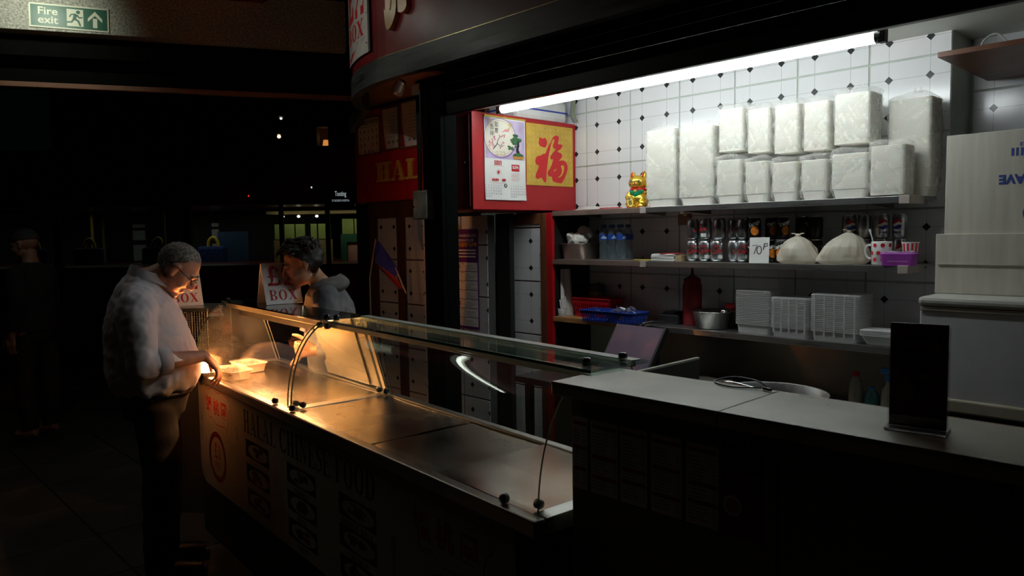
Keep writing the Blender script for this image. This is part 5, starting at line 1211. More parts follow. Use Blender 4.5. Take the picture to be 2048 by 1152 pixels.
def can_proto(kind, label):
    t = thing('drink_can', label, 'can', (0, 0, 0), group='drink cans on the middle shelf')
    bodym = ALU if kind != 'orange' else M('can_black', (0.02, 0.018, 0.018), 0.3, 0.4, var=0.1)
    MB().lathe(CANP[:6], 24, caps=False).build('body', bodym, t)
    top = MB().lathe(CANP[5:], 24, caps=False).build('lid', ALU, t)
    MB().at((0, -0.004, 0.1135)).box(-0.006, 0.006, -0.011, 0.011, 0, 0.0012, 0.0005).build('ring_pull', ALU, top)
    F_ = R_(-90)
    if kind == 'cola':
        q = MB(); wrapx(q, 'Coke', F_, 0.058, 0.034, rot=R_(8)); wrapx(q, 'Diet', F_, 0.084, 0.016, rot=R_(8)); q.build('lettering', INKR, t)
        q = MB(); wpoly(q, rc(-0.032, 0.0, 0.016, 0.036), F_ + 1.1, 0); q.build('label_patch', PAPER, t)
        q = MB(); wpoly(q, rc(-0.014, 0.016, 0.012, 0.018), F_, 0); q.build('green_strip', LEAF, t)
    elif kind == 'orange':
        q = MB(); wpoly(q, disc(0.004, 0.046, 0.021, 0.024, 20), F_, 0); q.build('orange_print', M('orange_print', (0.75, 0.22, 0.02), 0.4, var=0.2, scale=60), t)
        q = MB(); wrapx(q, 'Tango', F_, 0.082, 0.027, r=0.0336, bold=0.001, rot=R_(22)); q.build('lettering', PAPER, t)
    else:
        q = MB(); wpoly(q, disc(0, 0.066, 0.022, 0.024, 24), F_, 0, 0.0333); q.build('white_disc', PAPER, t)
        q = MB(); wpoly(q, [(0.022 * math.cos(R_(a)), 0.066 + 0.024 * math.sin(R_(a))) for a in range(15, 181, 15)] + [(-0.008, 0.07), (0.008, 0.078)], F_, 0, 0.0336); q.build('red_wave', INKR, t)
        q = MB(); wpoly(q, [(0.022 * math.cos(R_(a)), 0.066 + 0.024 * math.sin(R_(a))) for a in range(200, 361, 15)] + [(0.006, 0.064), (-0.006, 0.056)], F_, 0, 0.0336); q.build('blue_wave', M('blue_can_ink', (0.02, 0.05, 0.35), 0.4), t)
        q = MB(); wrapx(q, 'pepsi', F_, 0.03, 0.018); q.build('lettering', M('navy_ink', (0.02, 0.03, 0.2), 0.4), t)
    return t
Zs = 1.4565; ZU = Zs + 0.1175
protos = {}
cans = [  # kind, x, y, z, turn, label
 ('cola', -2.292, 3.585, Zs, 20, 'silver cola can at the left end of the front bottom row'), ('cola', -2.213, 3.585, Zs, -5, 'second silver cola can in the front bottom row'), ('cola', -2.135, 3.575, Zs, 10, 'third silver cola can in the front bottom row'),
 ('cola', -2.06, 3.62, Zs, 60, 'silver cola can turned sideways left of the last silver one'), ('cola', -1.995, 3.60, Zs, 15, 'last silver cola can next to the orange drink cans'),
 ('orange', -1.925, 3.585, Zs, 5, 'orange drink can left of the handwritten price card'), ('orange', -1.792, 3.62, Zs, -20, 'orange drink can right of the handwritten price card'), ('orange', -1.86, 3.66, Zs, 0, 'orange drink can hidden behind the handwritten price card'),
 ('cola', -2.292, 3.59, ZU, 70, 'silver can on top at the left end of the upper row'), ('cola', -2.213, 3.59, ZU, -50, 'second silver can in the upper row'), ('cola', -2.135, 3.60, ZU, 110, 'third silver can in the upper row'), ('cola', -2.06, 3.625, ZU, 40, 'fourth silver can in the upper row'), ('cola', -1.995, 3.605, ZU, 130, 'last silver can in the upper row before the orange ones'),
 ('orange', -1.925, 3.59, ZU, 0, 'first orange drink can in the upper row'), ('orange', -1.86, 3.65, ZU, 10, 'second orange drink can in the upper row'), ('orange', -1.792, 3.63, ZU, 25, 'third orange drink can in the upper row'),
 ('orange', -1.72, 3.70, Zs, 70, 'orange drink can behind the left white bag'), ('orange', -1.72, 3.70, ZU, 80, 'dark orange drink can stacked above the left white bag'), ('orange', -1.65, 3.70, Zs, 100, 'orange drink can between the two white bags'), ('orange', -1.65, 3.70, ZU, 120, 'dark orange drink can stacked between the two white bags'),
 ('wave', -1.49, 3.71, Zs, 0, 'silver wave-logo can behind the right white bag'), ('wave', -1.49, 3.71, ZU, 10, 'wave-logo can stacked behind the right white bag'), ('wave', -1.415, 3.71, Zs, 50, 'silver wave-logo can behind the polka dot mug'), ('wave', -1.415, 3.71, ZU, 100, 'plain-turned silver can stacked above the polka dot mug'),
 ('wave', -1.335, 3.70, Zs, 20, 'silver wave-logo can behind the purple packet'), ('wave', -1.335, 3.70, ZU, 5, 'wave-logo can stacked above the purple packet, logo forward'), ('wave', -1.265, 3.73, Zs, 0, 'rightmost silver wave-logo can at the shelf back'), ('wave', -1.265, 3.73, ZU, -30, 'rightmost wave-logo can stacked on the upper row')]
for kd, x, y, z, tr, lb in cans:
    rot = (0, 0, R_(tr + 25)); lb = lb
    if kd not in protos: protos[kd] = can_proto(kd, lb); protos[kd].location = (x, y, z); protos[kd].rotation_euler = rot
    else: dup(protos[kd], (x, y, z), rot, lb)
# handwritten price card
hc = thing('handwritten_price_card', 'white handwritten 70p card leaning on the cans', 'price card', (-1.862, 3.52, 1.4555), (R_(-4), 0, R_(4)))
MB().box(-0.052, 0.052, -0.001, 0.001, 0, 0.13, 0.0004).build('card', PAPER, hc)
q = MB(); q.M = Matrix.Translation((0, -0.0016, 0)) @ VERT
for pts in ([(-0.036, 0.088), (-0.012, 0.092), (-0.026, 0.046)], [(0.0 + 0.012 * math.cos(R_(a)), 0.066 + 0.02 * math.sin(R_(a))) for a in range(90, 451, 24)], [(0.022, 0.066), (0.027, 0.1)], [(0.024, 0.096), (0.042, 0.1), (0.044, 0.088), (0.026, 0.082)]):
    for p in stroke(pts, [0.0042] * len(pts)): q.poly([(x, y, 0) for x, y in p])
q.build('handwriting', INKK, hc)
# knotted white bags
def knot_bag(loc, rx, ry, h, label, seed, spread=0.0, top=(0.0, 0.0)):
    t = thing('knotted_white_bag', label, 'bag', loc, (0, 0, R_(10 * seed)), group='knotted white bags on the middle shelf')
    def fn(u, v):
        a = 2 * math.pi * u; prof_ = [(0.80, 0), (1.0, .1), (0.98, .3), (0.86, .55), (0.6, .78), (0.3, .92), (0.10, 1.0)]
        f = v * (len(prof_) - 1); i = min(len(prof_) - 2, int(f)); k = f - i; r = prof_[i][0] * (1 - k) + prof_[i + 1][0] * k; z = (prof_[i][1] * (1 - k) + prof_[i + 1][1] * k) * h
        n = mnoise.noise(Vector((math.cos(a) * 2 + seed * 7, math.sin(a) * 2, v * 3.2))) * 0.16 + 0.05 * math.sin(a * 9 + v * 8 + seed) * v + 0.13 * (0.35 + v) * (0.5 - abs(mnoise.noise(Vector((math.cos(a) * 3.5 + seed, math.sin(a) * 3.5, v * 2.0 + a * 0.3)))) * 1.8)
        r *= 1 + n * (0.4 + v)
        return (rx * r * math.cos(a) * (1 + spread * (1 - v) * max(0, -math.cos(a))) + top[0] * v, ry * r * math.sin(a) + top[1] * v, z)
    mb = MB(); mb.grid(fn, 96, 40); mb.add([fn(i / 24, 0) for i in range(24)], [tuple(reversed(range(24)))], False); mb.build('bag', BAGM, t)
    k = MB(); zz = h
    k.ell((top[0], top[1], h + 0.002), (0.013, 0.012, 0.010), 12, 8)
    for s in (-1, 1): k.grid(lambda u, v, s=s: (top[0] + s * (0.006 + v * 0.022), top[1] + (u - .5) * 0.016 * (1 + v), h + 0.004 + 0.02 * v - 0.012 * v * v + 0.003 * math.sin(u * 8)), 6, 4)
    k.build('knot', BAGM, t); return t
knot_bag((-1.683, 3.572, 1.4555), 0.098, 0.066, 0.135, 'left knotted white bag beside the handwritten card', 1, top=(0.0, 0.0))
knot_bag((-1.452, 3.585, 1.4555), 0.102, 0.072, 0.15, 'right knotted white bag with a trailing corner', 2, 0.35, top=(0.012, 0.0))
# mug, cup, purple packet, spoon
mg = thing('polka_dot_mug', 'white mug with red polka dots at the shelf end', 'mug', (-1.285, 3.565, 1.4555), (0, 0, R_(-20)))
MB().lathe([(0.034, 0), (0.042, 0.004), (0.044, 0.105), (0.042, 0.107), (0.039, 0.104), (0.037, 0.01), (0, 0.008)], 28, caps=False).build('cup', M('mug_glaze', (0.8, 0.8, 0.78), 0.15), mg)
MB().tube(catm([(-0.042, -0.01, 0.09), (-0.066, -0.016, 0.085), (-0.072, -0.018, 0.055), (-0.06, -0.014, 0.03), (-0.041, -0.01, 0.028)], 5), 0.006, 8).build('handle', MATS['mug_glaze'], mg)
for a in range(0, 360, 45):
    for k, z in enumerate((0.025, 0.055, 0.09)):
        q = MB(); wpoly(q, disc(0, z, 0.0095, 0.0095, 14), R_(a + (22 if k % 2 else 0)), 0, 0.0446); q.build('red_dot', INKR, mg)
sn = thing('white_straw_spoon', 'white plastic spoon standing in the polka dot mug', 'spoon', (-1.295, 3.56, 1.47), (0, R_(-16), 0)); MB().tube([(0, 0, 0), (0, 0, 0.13), (0, 0, 0.155)], [0.0025, 0.003, 0.006], 8).build('stem', WHITE, sn)
sc = thing('striped_cup', 'red and white striped paper cup behind the purple packet', 'cup', (-1.175, 3.60, 1.4555)); MB().lathe([(0.026, 0), (0.036, 0.1), (0.037, 0.1025), (0.034, 0.1), (0.025, 0.004), (0, 0.004)], 24, caps=False).build('cup', PAPER, sc)
for k in range(12):
    a = 2 * math.pi * k / 12; q = MB(); q.add([((0.0263 + 0.01 * v) * math.cos(a + d), (0.0263 + 0.01 * v) * math.sin(a + d), 0.002 + 0.096 * v) for v in (0, 1) for d in (-0.12, 0.12)], [(0, 1, 3, 2)], False); q.build('red_stripe', INKR, sc)
pp_ = thing('purple_packet', 'crumpled purple printed packet at the end of the middle shelf', 'packet', (-1.195, 3.522, 1.4555), (0, 0, R_(6)))
PURP = M('purple_pack', (0.36, 0.06, 0.42), 0.35, var=0.1, scale=20)
pk = MB(); pk.rings([rrect3(0.068, 0.028, 0.0), rrect3(0.075, 0.032, 0.052), rrect3(0.070, 0.026, 0.058)], True, True, False); pk.build('box', PURP, pp_)
q = MB(); q.M = Matrix.Translation((0, -0.0315, 0)) @ Matrix.Rotation(R_(-4), 4, 'X') @ VERT; put_text(q, 'TRADITIONAL', 0, 0.036, 0.017, 0.001, 0.0004); put_text(q, '6 Butterscotch Squares', 0, 0.02, 0.009, 0.0012); q.build('lettering', M('pack_ink', (0.7, 0.45, 0.65), 0.5), pp_)
MB().grid(lambda u, v: ((u - .5) * 0.12, (v - .5) * 0.05, 0.059 + 0.014 * abs(mnoise.noise(Vector((u * 6, v * 5, 3))))), 16, 8).build('foil_wrap', film('foil_film', (0.7, 0.6, 0.72), 0.7, 0.15), pp_)
# ================================================================== left end of the middle shelf
sbk = thing('steel_food_pan', 'deep steel food pan holding a white cloth', 'pan', (-3.155, 3.64, 1.4555))
MB().rings([rrect3(0.09, 0.085, 0.0, 0.03), rrect3(0.098, 0.095, 0.095, 0.03), rrect3(0.108, 0.105, 0.098, 0.03), rrect3(0.108, 0.105, 0.101, 0.03), rrect3(0.095, 0.092, 0.099, 0.03), rrect3(0.086, 0.08, 0.006, 0.03)], True).build('pan', STEEL, sbk)
cl = thing('crumpled_white_cloth', 'crumpled white cloth piled in the steel pan', 'cloth', (-3.165, 3.64, 1.535)); cb_ = MB()
random.seed(4)
for k in range(9): cb_.ell((random.uniform(-.05, .05), random.uniform(-.05, .045), random.uniform(0.02, .10)), (random.uniform(.04, .06), random.uniform(.03, .05), random.uniform(.03, .045)), 12, 8, (random.random(), random.random(), random.random()))
obj('cloth', baked(cb_, 0.006, 3, lambda p, n: 0.009 * mnoise.noise(p * 34) + 0.005 * mnoise.noise(p * 80)), cl).data.materials.append(M('white_cloth', (0.72, 0.7, 0.64), 0.8, var=0.06))
# shrink-wrapped water bottles
WAT = glassmat('water_bottle_pet', (0.86, 0.91, 0.93), 1.3, 0.05, haze=0.12, hazecol=(0.5, 0.62, 0.68)); BLUE = M('blue_cap', (0.02, 0.16, 0.42), 0.4); BLAB = M('blue_label', (0.02, 0.07, 0.36), 0.4, var=0.3, scale=30)
def bottle_proto(lbl):
    t = thing('water_bottle', lbl, 'bottle', (0, 0, 0), group='small water bottles on the middle shelf')
    pr = [(0.0, 0.002), (0.026, 0.0), (0.031, 0.006)] + [(0.031 - (0.002 if i % 2 else 0), 0.014 + i * 0.0125) for i in range(8)] + [(0.031, 0.118), (0.031, 0.158), (0.027, 0.178), (0.014, 0.193), (0.0135, 0.2)]
    MB().lathe(pr, 20, caps=False).build('bottle', WAT, t)
    MB().lathe([(0.0145, 0.196), (0.0145, 0.214), (0.0, 0.215)], 16, caps=False).build('cap', BLUE, t)
    l = MB().lathe([(0.0315, 0.122), (0.0315, 0.157)], 20, caps=False).build('label', BLAB, t)
    q = MB(); wpoly(q, [(-0.02, 0.13), (0.0, 0.15), (0.012, 0.138), (0.02, 0.146), (0.02, 0.128)], R_(-60), 0, 0.0318); q.build('mountain_print', M('pale_blue_ink', (0.35, 0.5, 0.7), 0.5), l)
    return t
bl = ['front left water bottle in the wrapped pack', 'front middle water bottle in the wrapped pack', 'front right water bottle in the wrapped pack', 'back left water bottle in the wrapped pack', 'back middle water bottle in the wrapped pack', 'back right water bottle in the wrapped pack']
wb0 = bottle_proto(bl[0]); wb0.location = (-2.93, 3.60, 1.4555)
for i in range(1, 6): dup(wb0, (-2.93 + (i % 3) * 0.066, 3.60 + (i // 3) * 0.066, 1.4555), (0, 0, R_(25 * i)), bl[i])
# stack of leaflets
lf = thing('leaflet_stack', 'stack of leaflets with a red one on top beside the cans', 'leaflet stack', (-2.44, 3.575, 1.4555), (0, 0, R_(6)))
lm = MB(); random.seed(8)
for i in range(13): lm.at((random.uniform(-.004, .004), random.uniform(-.004, .004), i * 0.0032), (0, 0, random.uniform(-.05, .05))); lm.box(-0.085, 0.06, -0.05, 0.05, 0, 0.0029)
lm.build('leaflets', PAPER, lf)
MB().at((0.02, 0.0, 0.042), (0, 0, 0.12)).box(-0.055, 0.05, -0.05, 0.05, 0, 0.002).build('red_leaflet', INKR, lf)
MB().at((0.07, 0.0, 0.0)).box(-0.005, 0.032, -0.05, 0.05, 0, 0.034, 0.001).build('kraft_pads', M('kraft', (0.35, 0.26, 0.14), 0.7), lf)
yp = thing('yellow_pen', 'yellow pencil lying across the shelf joint', 'pencil', (-2.58, 3.515, 1.462), (0, 0, R_(4))); MB().tube([(-0.06, 0, 0), (0.06, 0, 0.0), (0.072, 0, 0)], [0.0032, 0.0032, 0.0006], 6).build('shaft', M('yellow_pencil', (0.6, 0.5, 0.05), 0.4), yp)
bp_ = thing('brown_paper_note', 'brown paper note taped to the tiled wall', 'note', (-2.52, 3.862, 1.695)); MB().box(-0.05, 0.045, -0.001, 0.0, -0.035, 0.032).build('sheet', M('brown_note', (0.25, 0.13, 0.08), 0.7), bp_)
MB().box(-0.012, 0.012, -0.0016, -0.0011, 0.02, 0.042).build('tape', M('tape_cream', (0.6, 0.5, 0.3), 0.4), bp_)
# ================================================================== bottom shelf
jr = thing('label_jar', 'dark jar with a yellow-green label behind the red basket', 'jar', (-3.175, 3.813, 1.0885)); MB().lathe([(0.05, 0), (0.054, 0.006), (0.054, 0.15), (0.048, 0.165), (0.05, 0.17), (0.05, 0.19), (0.0, 0.192)], 24, caps=False).build('jar', M('jar_dark', (0.12, 0.11, 0.09), 0.25), jr)
MB().lathe([(0.0546, 0.08), (0.0546, 0.145)], 24, caps=False).build('label', M('jar_label', (0.45, 0.5, 0.12), 0.5, var=0.3, scale=30), jr)
def basket(loc, rz, a, b, h, mat_, label, mid=False):
    t = thing('plastic_basket', label, 'basket', loc, (0, 0, rz), group='plastic baskets on the bottom shelf')
    tp = 0.86
    MB().rings([rrect3(a * tp, b * tp, 0.0, 0.012), rrect3(a * tp, b * tp, 0.004, 0.012)], True, True, False).build('floor_plate', mat_, t)
    def side(nm, ax, half, other, sgn, n):
        mb = MB(); w_ = half * 2 / n
        def pt(u, z):
            k = tp + (1 - tp) * z / h
            return (u * k, sgn * other * k, z) if ax == 'x' else (sgn * other * k, u * k, z)
        def strip(u0, u1, z0, z1):
            f = [pt(u0, z0), pt(u1, z0), pt(u1, z1), pt(u0, z1)]; k = 0.0022 * sgn
            g = [(x, y - k, z) if ax == 'x' else (x - k, y, z) for x, y, z in f]
            mb.add(f + g, [(0, 1, 2, 3), (7, 6, 5, 4), (0, 4, 5, 1), (1, 5, 6, 2), (2, 6, 7, 3), (3, 7, 4, 0)], False)
        strip(-half, half, 0.0, h * .16); strip(-half, half, h * .72, h)
        if h > 0.09: strip(-half, half, h * .42, h * .48)
        for i in range(n + 1):
            u = -half + i * w_; strip(max(-half, u - w_ * .22), min(half, u + w_ * .22), h * .16, h * .72)
        return recalc(mb.build(nm, mat_, t))
    for s in (-1, 1): side('side_wall', 'x', a, b, s, max(6, int(a * 2 / 0.016))); side('end_wall', 'y', b, a, s, max(5, int(b * 2 / 0.018)))
    rim = MB(); pts = rrect3(a * 1.02, b * 1.02, h, 0.012); rim.tube(pts + [pts[0]], 0.004, 6); rim.build('rim', mat_, t)
    return t
REDPL = M('red_basket_plastic', (0.5, 0.012, 0.02), 0.35, var=0.06); BLUPL = M('blue_basket_plastic', (0.015, 0.05, 0.32), 0.35, var=0.06)
basket((-3.045, 3.672, 1.0885), R_(2), 0.150, 0.082, 0.118, REDPL, 'deep red plastic basket with square holes')
# the two blue trays overhang the shelf front a little
basket((-2.885, 3.50, 1.0885), R_(2), 0.098, 0.075, 0.066, BLUPL, 'left blue slotted plastic basket with a few spoons')
basket((-2.675, 3.50, 1.0885), R_(-2), 0.098, 0.075, 0.066, BLUPL, 'right blue slotted plastic basket heaped with white spoons')
def spoon_mesh():
    mb = MB()
    def bowl(u, v, d=0.0):
        a = 2 * math.pi * u; r = v; return (0.026 * r * math.cos(a), 0.017 * r * math.sin(a), -0.008 * (1 - r * r) - d)
    mb.grid(bowl, 18, 5); mb.grid(lambda u, v: bowl(1 - u, v, 0.0012), 18, 5)
    mb.tube([(0.024, 0, 0.0), (0.05, 0, 0.004), (0.105, 0, 0.002)], [0.005, 0.0035, 0.005], 8, ry=0.4); return mb.mesh('spoon', M('spoon_white', (0.85, 0.85, 0.88), 0.3, var=0.02))
SPM = spoon_mesh(); random.seed(17)
spl = [(-2.905, 3.485, 1.152, 0.1, 0.3, 2.4), (-2.862, 3.48, 1.150, 0.0, 0.35, 0.9)] + [(-2.675 + (i - 4) * 0.017, 3.475 + 0.03 * (i % 3 - 1), 1.158 + 0.007 * ((i * 5) % 4), random.uniform(-.35, .35), random.uniform(.35, .7), random.uniform(0.4, 2.7)) for i in range(9)]
for i, (x, y, z, rx, ry, rz) in enumerate(spl):
    o = obj('plastic_spoon', None, None, (x, y, z), (rx, ry, rz), group='white plastic spoons in the blue baskets', cat='spoon', label=('white plastic spoon lying in the left blue basket' if i < 2 else 'white plastic spoon in the heap in the right blue basket'))
    MBo = bpy.data.objects.new('plastic_spoon', SPM); bpy.data.objects.remove(o); COL.objects.link(MBo); MBo.location = (x, y, z); MBo.rotation_euler = (rx, ry, rz)
    tag(MBo, 'white plastic spoon lying in the left blue basket' if i < 2 else 'white plastic spoon in the heap in the right blue basket', 'spoon', 'white plastic spoons in the blue baskets')
sq = thing('red_squeeze_bottle', 'tall red squeeze sauce bottle on the bottom shelf', 'bottle', (-2.35, 3.675, 1.0885))
MB().lathe([(0.0, 0), (0.05, 0.0), (0.054, 0.006), (0.054, 0.225), (0.046, 0.245)], 24, caps=False).build('bottle', M('red_soft_plastic', (0.30, 0.008, 0.014), 0.4), sq)
MB().lathe([(0.048, 0.244), (0.048, 0.262), (0.03, 0.272), (0.010, 0.285), (0.005, 0.325), (0.0, 0.326)], 20, caps=False).build('nozzle_cap', M('red_cap', (0.34, 0.01, 0.014), 0.35), sq)
sj = thing('red_lid_jar', 'small dark jar with a red lid behind the steel bowl', 'jar', (-2.15, 3.78, 1.0885)); MB().lathe([(0.045, 0), (0.048, 0.005), (0.048, 0.09), (0.042, 0.1)], 20).build('jar', MATS['jar_dark'], sj); MB().lathe([(0.046, 0.1005), (0.046, 0.125), (0, 0.126)], 20, caps=False).build('lid', REDE, sj)
bw = thing('steel_mixing_bowl', 'shiny steel mixing bowl on the bottom shelf', 'bowl', (-2.18, 3.61, 1.0885))
MB().lathe([(0.0, 0.0), (0.075, 0.0), (0.085, 0.004), (0.112, 0.092), (0.118, 0.095), (0.118, 0.098), (0.109, 0.096), (0.08, 0.008), (0.0, 0.006)], 36, caps=False).build('bowl', M('polished_steel', (0.6, 0.58, 0.55), 0.18, 1.0, var=0.05), bw)
ld = thing('steel_ladle', 'steel ladle resting in the mixing bowl', 'ladle', (-2.10, 3.60, 1.165), (0, R_(-15), R_(20))); MB().ell((0, 0, 0.02), (0.022, 0.022, 0.016), 14, 10).build('cup', CHROME, ld); MB().tube([(-0.005, 0, 0.02), (-0.08, 0.0, -0.005)], 0.004, 8).build('handle', CHROME, ld)
TUBS = film('frosted_tub_plastic', (0.75, 0.74, 0.74), 0.8, 0.4)
def tub_stack(loc, a, b, h, ribs, label):
    t = thing('frosted_container_stack', label, 'container stack', loc, group='frosted container stacks on the bottom shelf')
    rs = [rrect3(a * .88, b * .88, 0.0), rrect3(a * .93, b * .93, 0.045)]; z = 0.045
    while z < h - 0.004: rs += [rrect3(a, b, z), rrect3(a, b, z + 0.0045), rrect3(a * .97, b * .97, z + 0.005), rrect3(a * .97, b * .97, z + 0.0085)]; z += 0.009
    m = MB(); m.rings(rs, True, True, False); m.build('nested_tubs', TUBS, t)
    for i in range(ribs):
        x = -a + (i + .5) * 2 * a / ribs; MB().box(x - 0.004, x + 0.004, -b - 0.001, -b + 0.003, 0.02, h - 0.004, 0.001).build('rib', TUBS, t)
    return t
tub_stack((-1.91, 3.62, 1.0885), 0.10, 0.075, 0.225, 0, 'tallest left frosted container stack beside the steel bowl')
tub_stack((-1.70, 3.60, 1.0885), 0.10, 0.08, 0.195, 5, 'middle frosted container stack with upright ribs')
tub_stack((-1.475, 3.60, 1.0885), 0.118, 0.085, 0.225, 5, 'widest right frosted container stack with upright ribs')
ft = thing('foam_tray_stack', 'short stack of white foam trays at the shelf end', 'tray stack', (-1.243, 3.58, 1.0885)); rs = [rrect3(0.085, 0.06, 0.0), rrect3(0.108, 0.078, 0.045)]
for i in range(4): rs += [rrect3(0.112, 0.082, 0.045 + i * 0.007), rrect3(0.112, 0.082, 0.049 + i * 0.007), rrect3(0.106, 0.076, 0.050 + i * 0.007)]
m = MB(); m.rings(rs, True, True, False); m.build('trays', M('foam_white', (0.6, 0.6, 0.6), 0.6), ft)
hcb = thing('coiled_black_cable', 'black coiled cable hanging over the bottom shelf joint', 'cable', (-2.53, 3.47, 1.092))
MB().tube(catm([(0.06, 0.10, 0.012), (0.0, 0.0, 0.012), (-0.008, -0.014, -0.01), (-0.03, -0.012, -0.09), (-0.02, -0.012, -0.125), (0.012, -0.012, -0.12), (0.012, -0.014, -0.07), (0.0, -0.016, 0.0), (0.04, 0.02, 0.02)], 6), 0.0075, 8).build('cable', BLKPL, hcb)
dark = thing('black_device', 'black box-shaped device beside the squeeze bottle', 'device', (-2.47, 3.68, 1.0885)); MB().box(-0.08, 0.06, -0.06, 0.06, 0, 0.055, 0.008).build('case', BLKPL, dark); MB().box(-0.05, 0.03, -0.05, 0.05, 0.0552, 0.07, 0.004).build('handset', BLKPL, dark)
hgc = thing('hanging_cloth', 'white cloth hanging at the red panel edge', 'cloth', (-3.262, 3.60, 1.17)); MB().grid(lambda u, v: (0.004 + 0.014 * math.sin(u * 9) * (0.3 + v) + 0.03 * v * u, (u - .5) * 0.09, 0.22 - v * 0.34), 12, 10).build('cloth', MATS['white_cloth'], hgc); MB().tube([(0.0, 0, 0.22), (-0.008, 0, 0.235)], 0.003, 6).build('hook', STEELD, hgc)
ctub = thing('cutlery_cup', 'clear cup of white cutlery left of the red basket', 'cup', (-3.228, 3.54, 1.0885)); MB().lathe([(0.026, 0), (0.032, 0.05), (0.029, 0.048), (0.024, 0.004), (0, 0.004)], 18, caps=False).build('cup', film('clear_cup', (0.7, 0.72, 0.72), 0.4), ctub)
for k in range(5): MB().tube([(0.004 * k - 0.008, 0.0, 0.01), (0.012 * k - 0.024, 0.006 * (k % 2), 0.105 + 0.006 * k)], [0.002, 0.0045], 6).build('cutlery', WHITE, ctub)
# ================================================================== work surface below
wk = thing('steel_worktop', 'dark steel worktop under the shelves', 'worktop', (-2.05, 3.40, 0)); MB().box(-1.2, 0.97, -0.28, 0.45, 0.72, 0.76, 0.004).build('top', STEELD, wk)
for x in (-1.1, 0.9): 
    for y in (-0.25, 0.4): MB().box(x - 0.02, x + 0.02, y - 0.02, y + 0.02, 0, 0.7195).build('leg', STEELD, wk)
MB().box(-1.15, 0.93, -0.2, 0.4, 0.2, 0.22).build('under_shelf', STEELD, wk)
ss = thing('slanted_display_board', 'slanted laminated picture board standing on the worktop', 'board', (-2.53, 3.18, 0.7625), (0, 0, R_(-4)))
b = MB(); b.M = Matrix.Rotation(R_(-35), 4, 'X'); b.box(-0.17, 0.17, -0.004, 0.004, 0.004, 0.40, 0.001); bd_ = b.build('board', M('laminated_print', (0.22, 0.12, 0.15), 0.3, scale=7, col2=(0.10, 0.09, 0.14)), ss)
b = MB(); b.M = Matrix.Rotation(R_(-35), 4, 'X'); b.box(-0.175, -0.1705, -0.006, 0.006, 0.002, 0.405); b.build('edge_strip', STEEL, ss)
b = MB(); b.M = Matrix.Rotation(R_(-35), 4, 'X'); b.box(0.1705, 0.185, -0.01, 0.02, 0.002, 0.405); b.build('side_frame', BLKPL, ss)
MB().box(-0.15, 0.15, 0.0, 0.22, 0.0005, 0.008).build('base', BLKPL, ss)
MB().box(-0.15, 0.15, 0.20, 0.21, 0.0085, 0.275).build('prop', BLKPL, ss)
pl_ = thing('stacked_plates', 'dark round plates stacked behind the divider', 'plates', (-2.12, 3.50, 0.7605)); m = MB()
for i in range(5): m.lathe([(0.06, i * 0.012), (0.11, i * 0.012 + 0.016), (0.112, i * 0.012 + 0.018), (0.06, i * 0.012 + 0.006)], 28)
m.build('plates', M('dark_plate', (0.14, 0.13, 0.11), 0.3), pl_)
dv = thing('divider_board', 'upright dark divider board with a pale top edge', 'divider', (-1.9, 2.78, 0.0)); MB().box(-0.008, 0.008, -0.25, 0.24, 0.0, 1.022, 0.002).build('panel', M('divider_dark', (0.05, 0.05, 0.04), 0.5), dv); MB().box(-0.009, 0.009, -0.25, 0.24, 1.0225, 1.032, 0.001).build('edge', M('divider_edge', (0.35, 0.36, 0.30), 0.4), dv)
MB().box(-0.05, 0.05, 0.19, 0.23, 0, 0.02).build('foot', BLKPL, dv)
fr_ = thing('steel_pot', 'large steel pot with a curved rim handle below the counter', 'pot', (-1.33, 2.62, 0.0))
MB().lathe([(0.19, 0.72), (0.2, 0.73), (0.2, 1.0), (0.205, 1.005), (0.205, 1.012), (0.196, 1.01), (0.194, 0.74)], 32, caps=False).build('pot', STEELD, fr_)
MB().tube(catm([(-0.17, -0.08, 1.01), (-0.13, -0.1, 1.045), (0.0, -0.12, 1.04), (0.1, -0.13, 1.03), (0.17, -0.08, 1.01)], 6), 0.009, 8).build('rim_handle', CHROME, fr_)
MB().box(-0.2, 0.2, -0.2, 0.2, 0, 0.719, 0.004).build('stove', BLACK, fr_)
bt = [(-1.41, 3.62, (0.30, 0.28, 0.22), 'clear bottle with a red cap on the worktop', REDE, 0.032, 0.18), (-1.335, 3.62, (0.05, 0.18, 0.17), 'teal bottle with a blue cap on the worktop', BLUE, 0.034, 0.115)]
for x, y, c, lb, cm_, r, h in bt:
    t = thing('sauce_bottle', lb, 'bottle', (x, y, 0.7605), group='bottles on the worktop')
    MB().lathe([(0.0, 0), (r, 0), (r + 0.002, 0.004), (r, h * .55), (r * .75, h * .78), (0.012, h * .88), (0.012, h * .9)], 20, caps=False).build('bottle', M('bottle_' + lb.split()[0], c, 0.2), t)
    MB().lathe([(0.014, h * .88), (0.015, h), (0.0, h + 0.001)], 14, caps=False).build('cap', cm_, t)
sy = thing('blue_spray_trigger', 'spray bottle with a blue trigger head on the worktop', 'spray bottle', (-1.262, 3.62, 0.7605)); MB().lathe([(0.0, 0), (0.032, 0), (0.034, 0.01), (0.03, 0.11), (0.012, 0.135), (0.012, 0.15)], 18, caps=False).build('bottle', M('spray_body', (0.4, 0.4, 0.3), 0.3), sy)
MB().box(-0.014, 0.014, -0.014, 0.014, 0.1502, 0.185, 0.004).build('neck', BLUE, sy); MB().box(-0.034, 0.02, -0.012, 0.012, 0.1855, 0.215, 0.005).build('trigger_head', BLUE, sy)
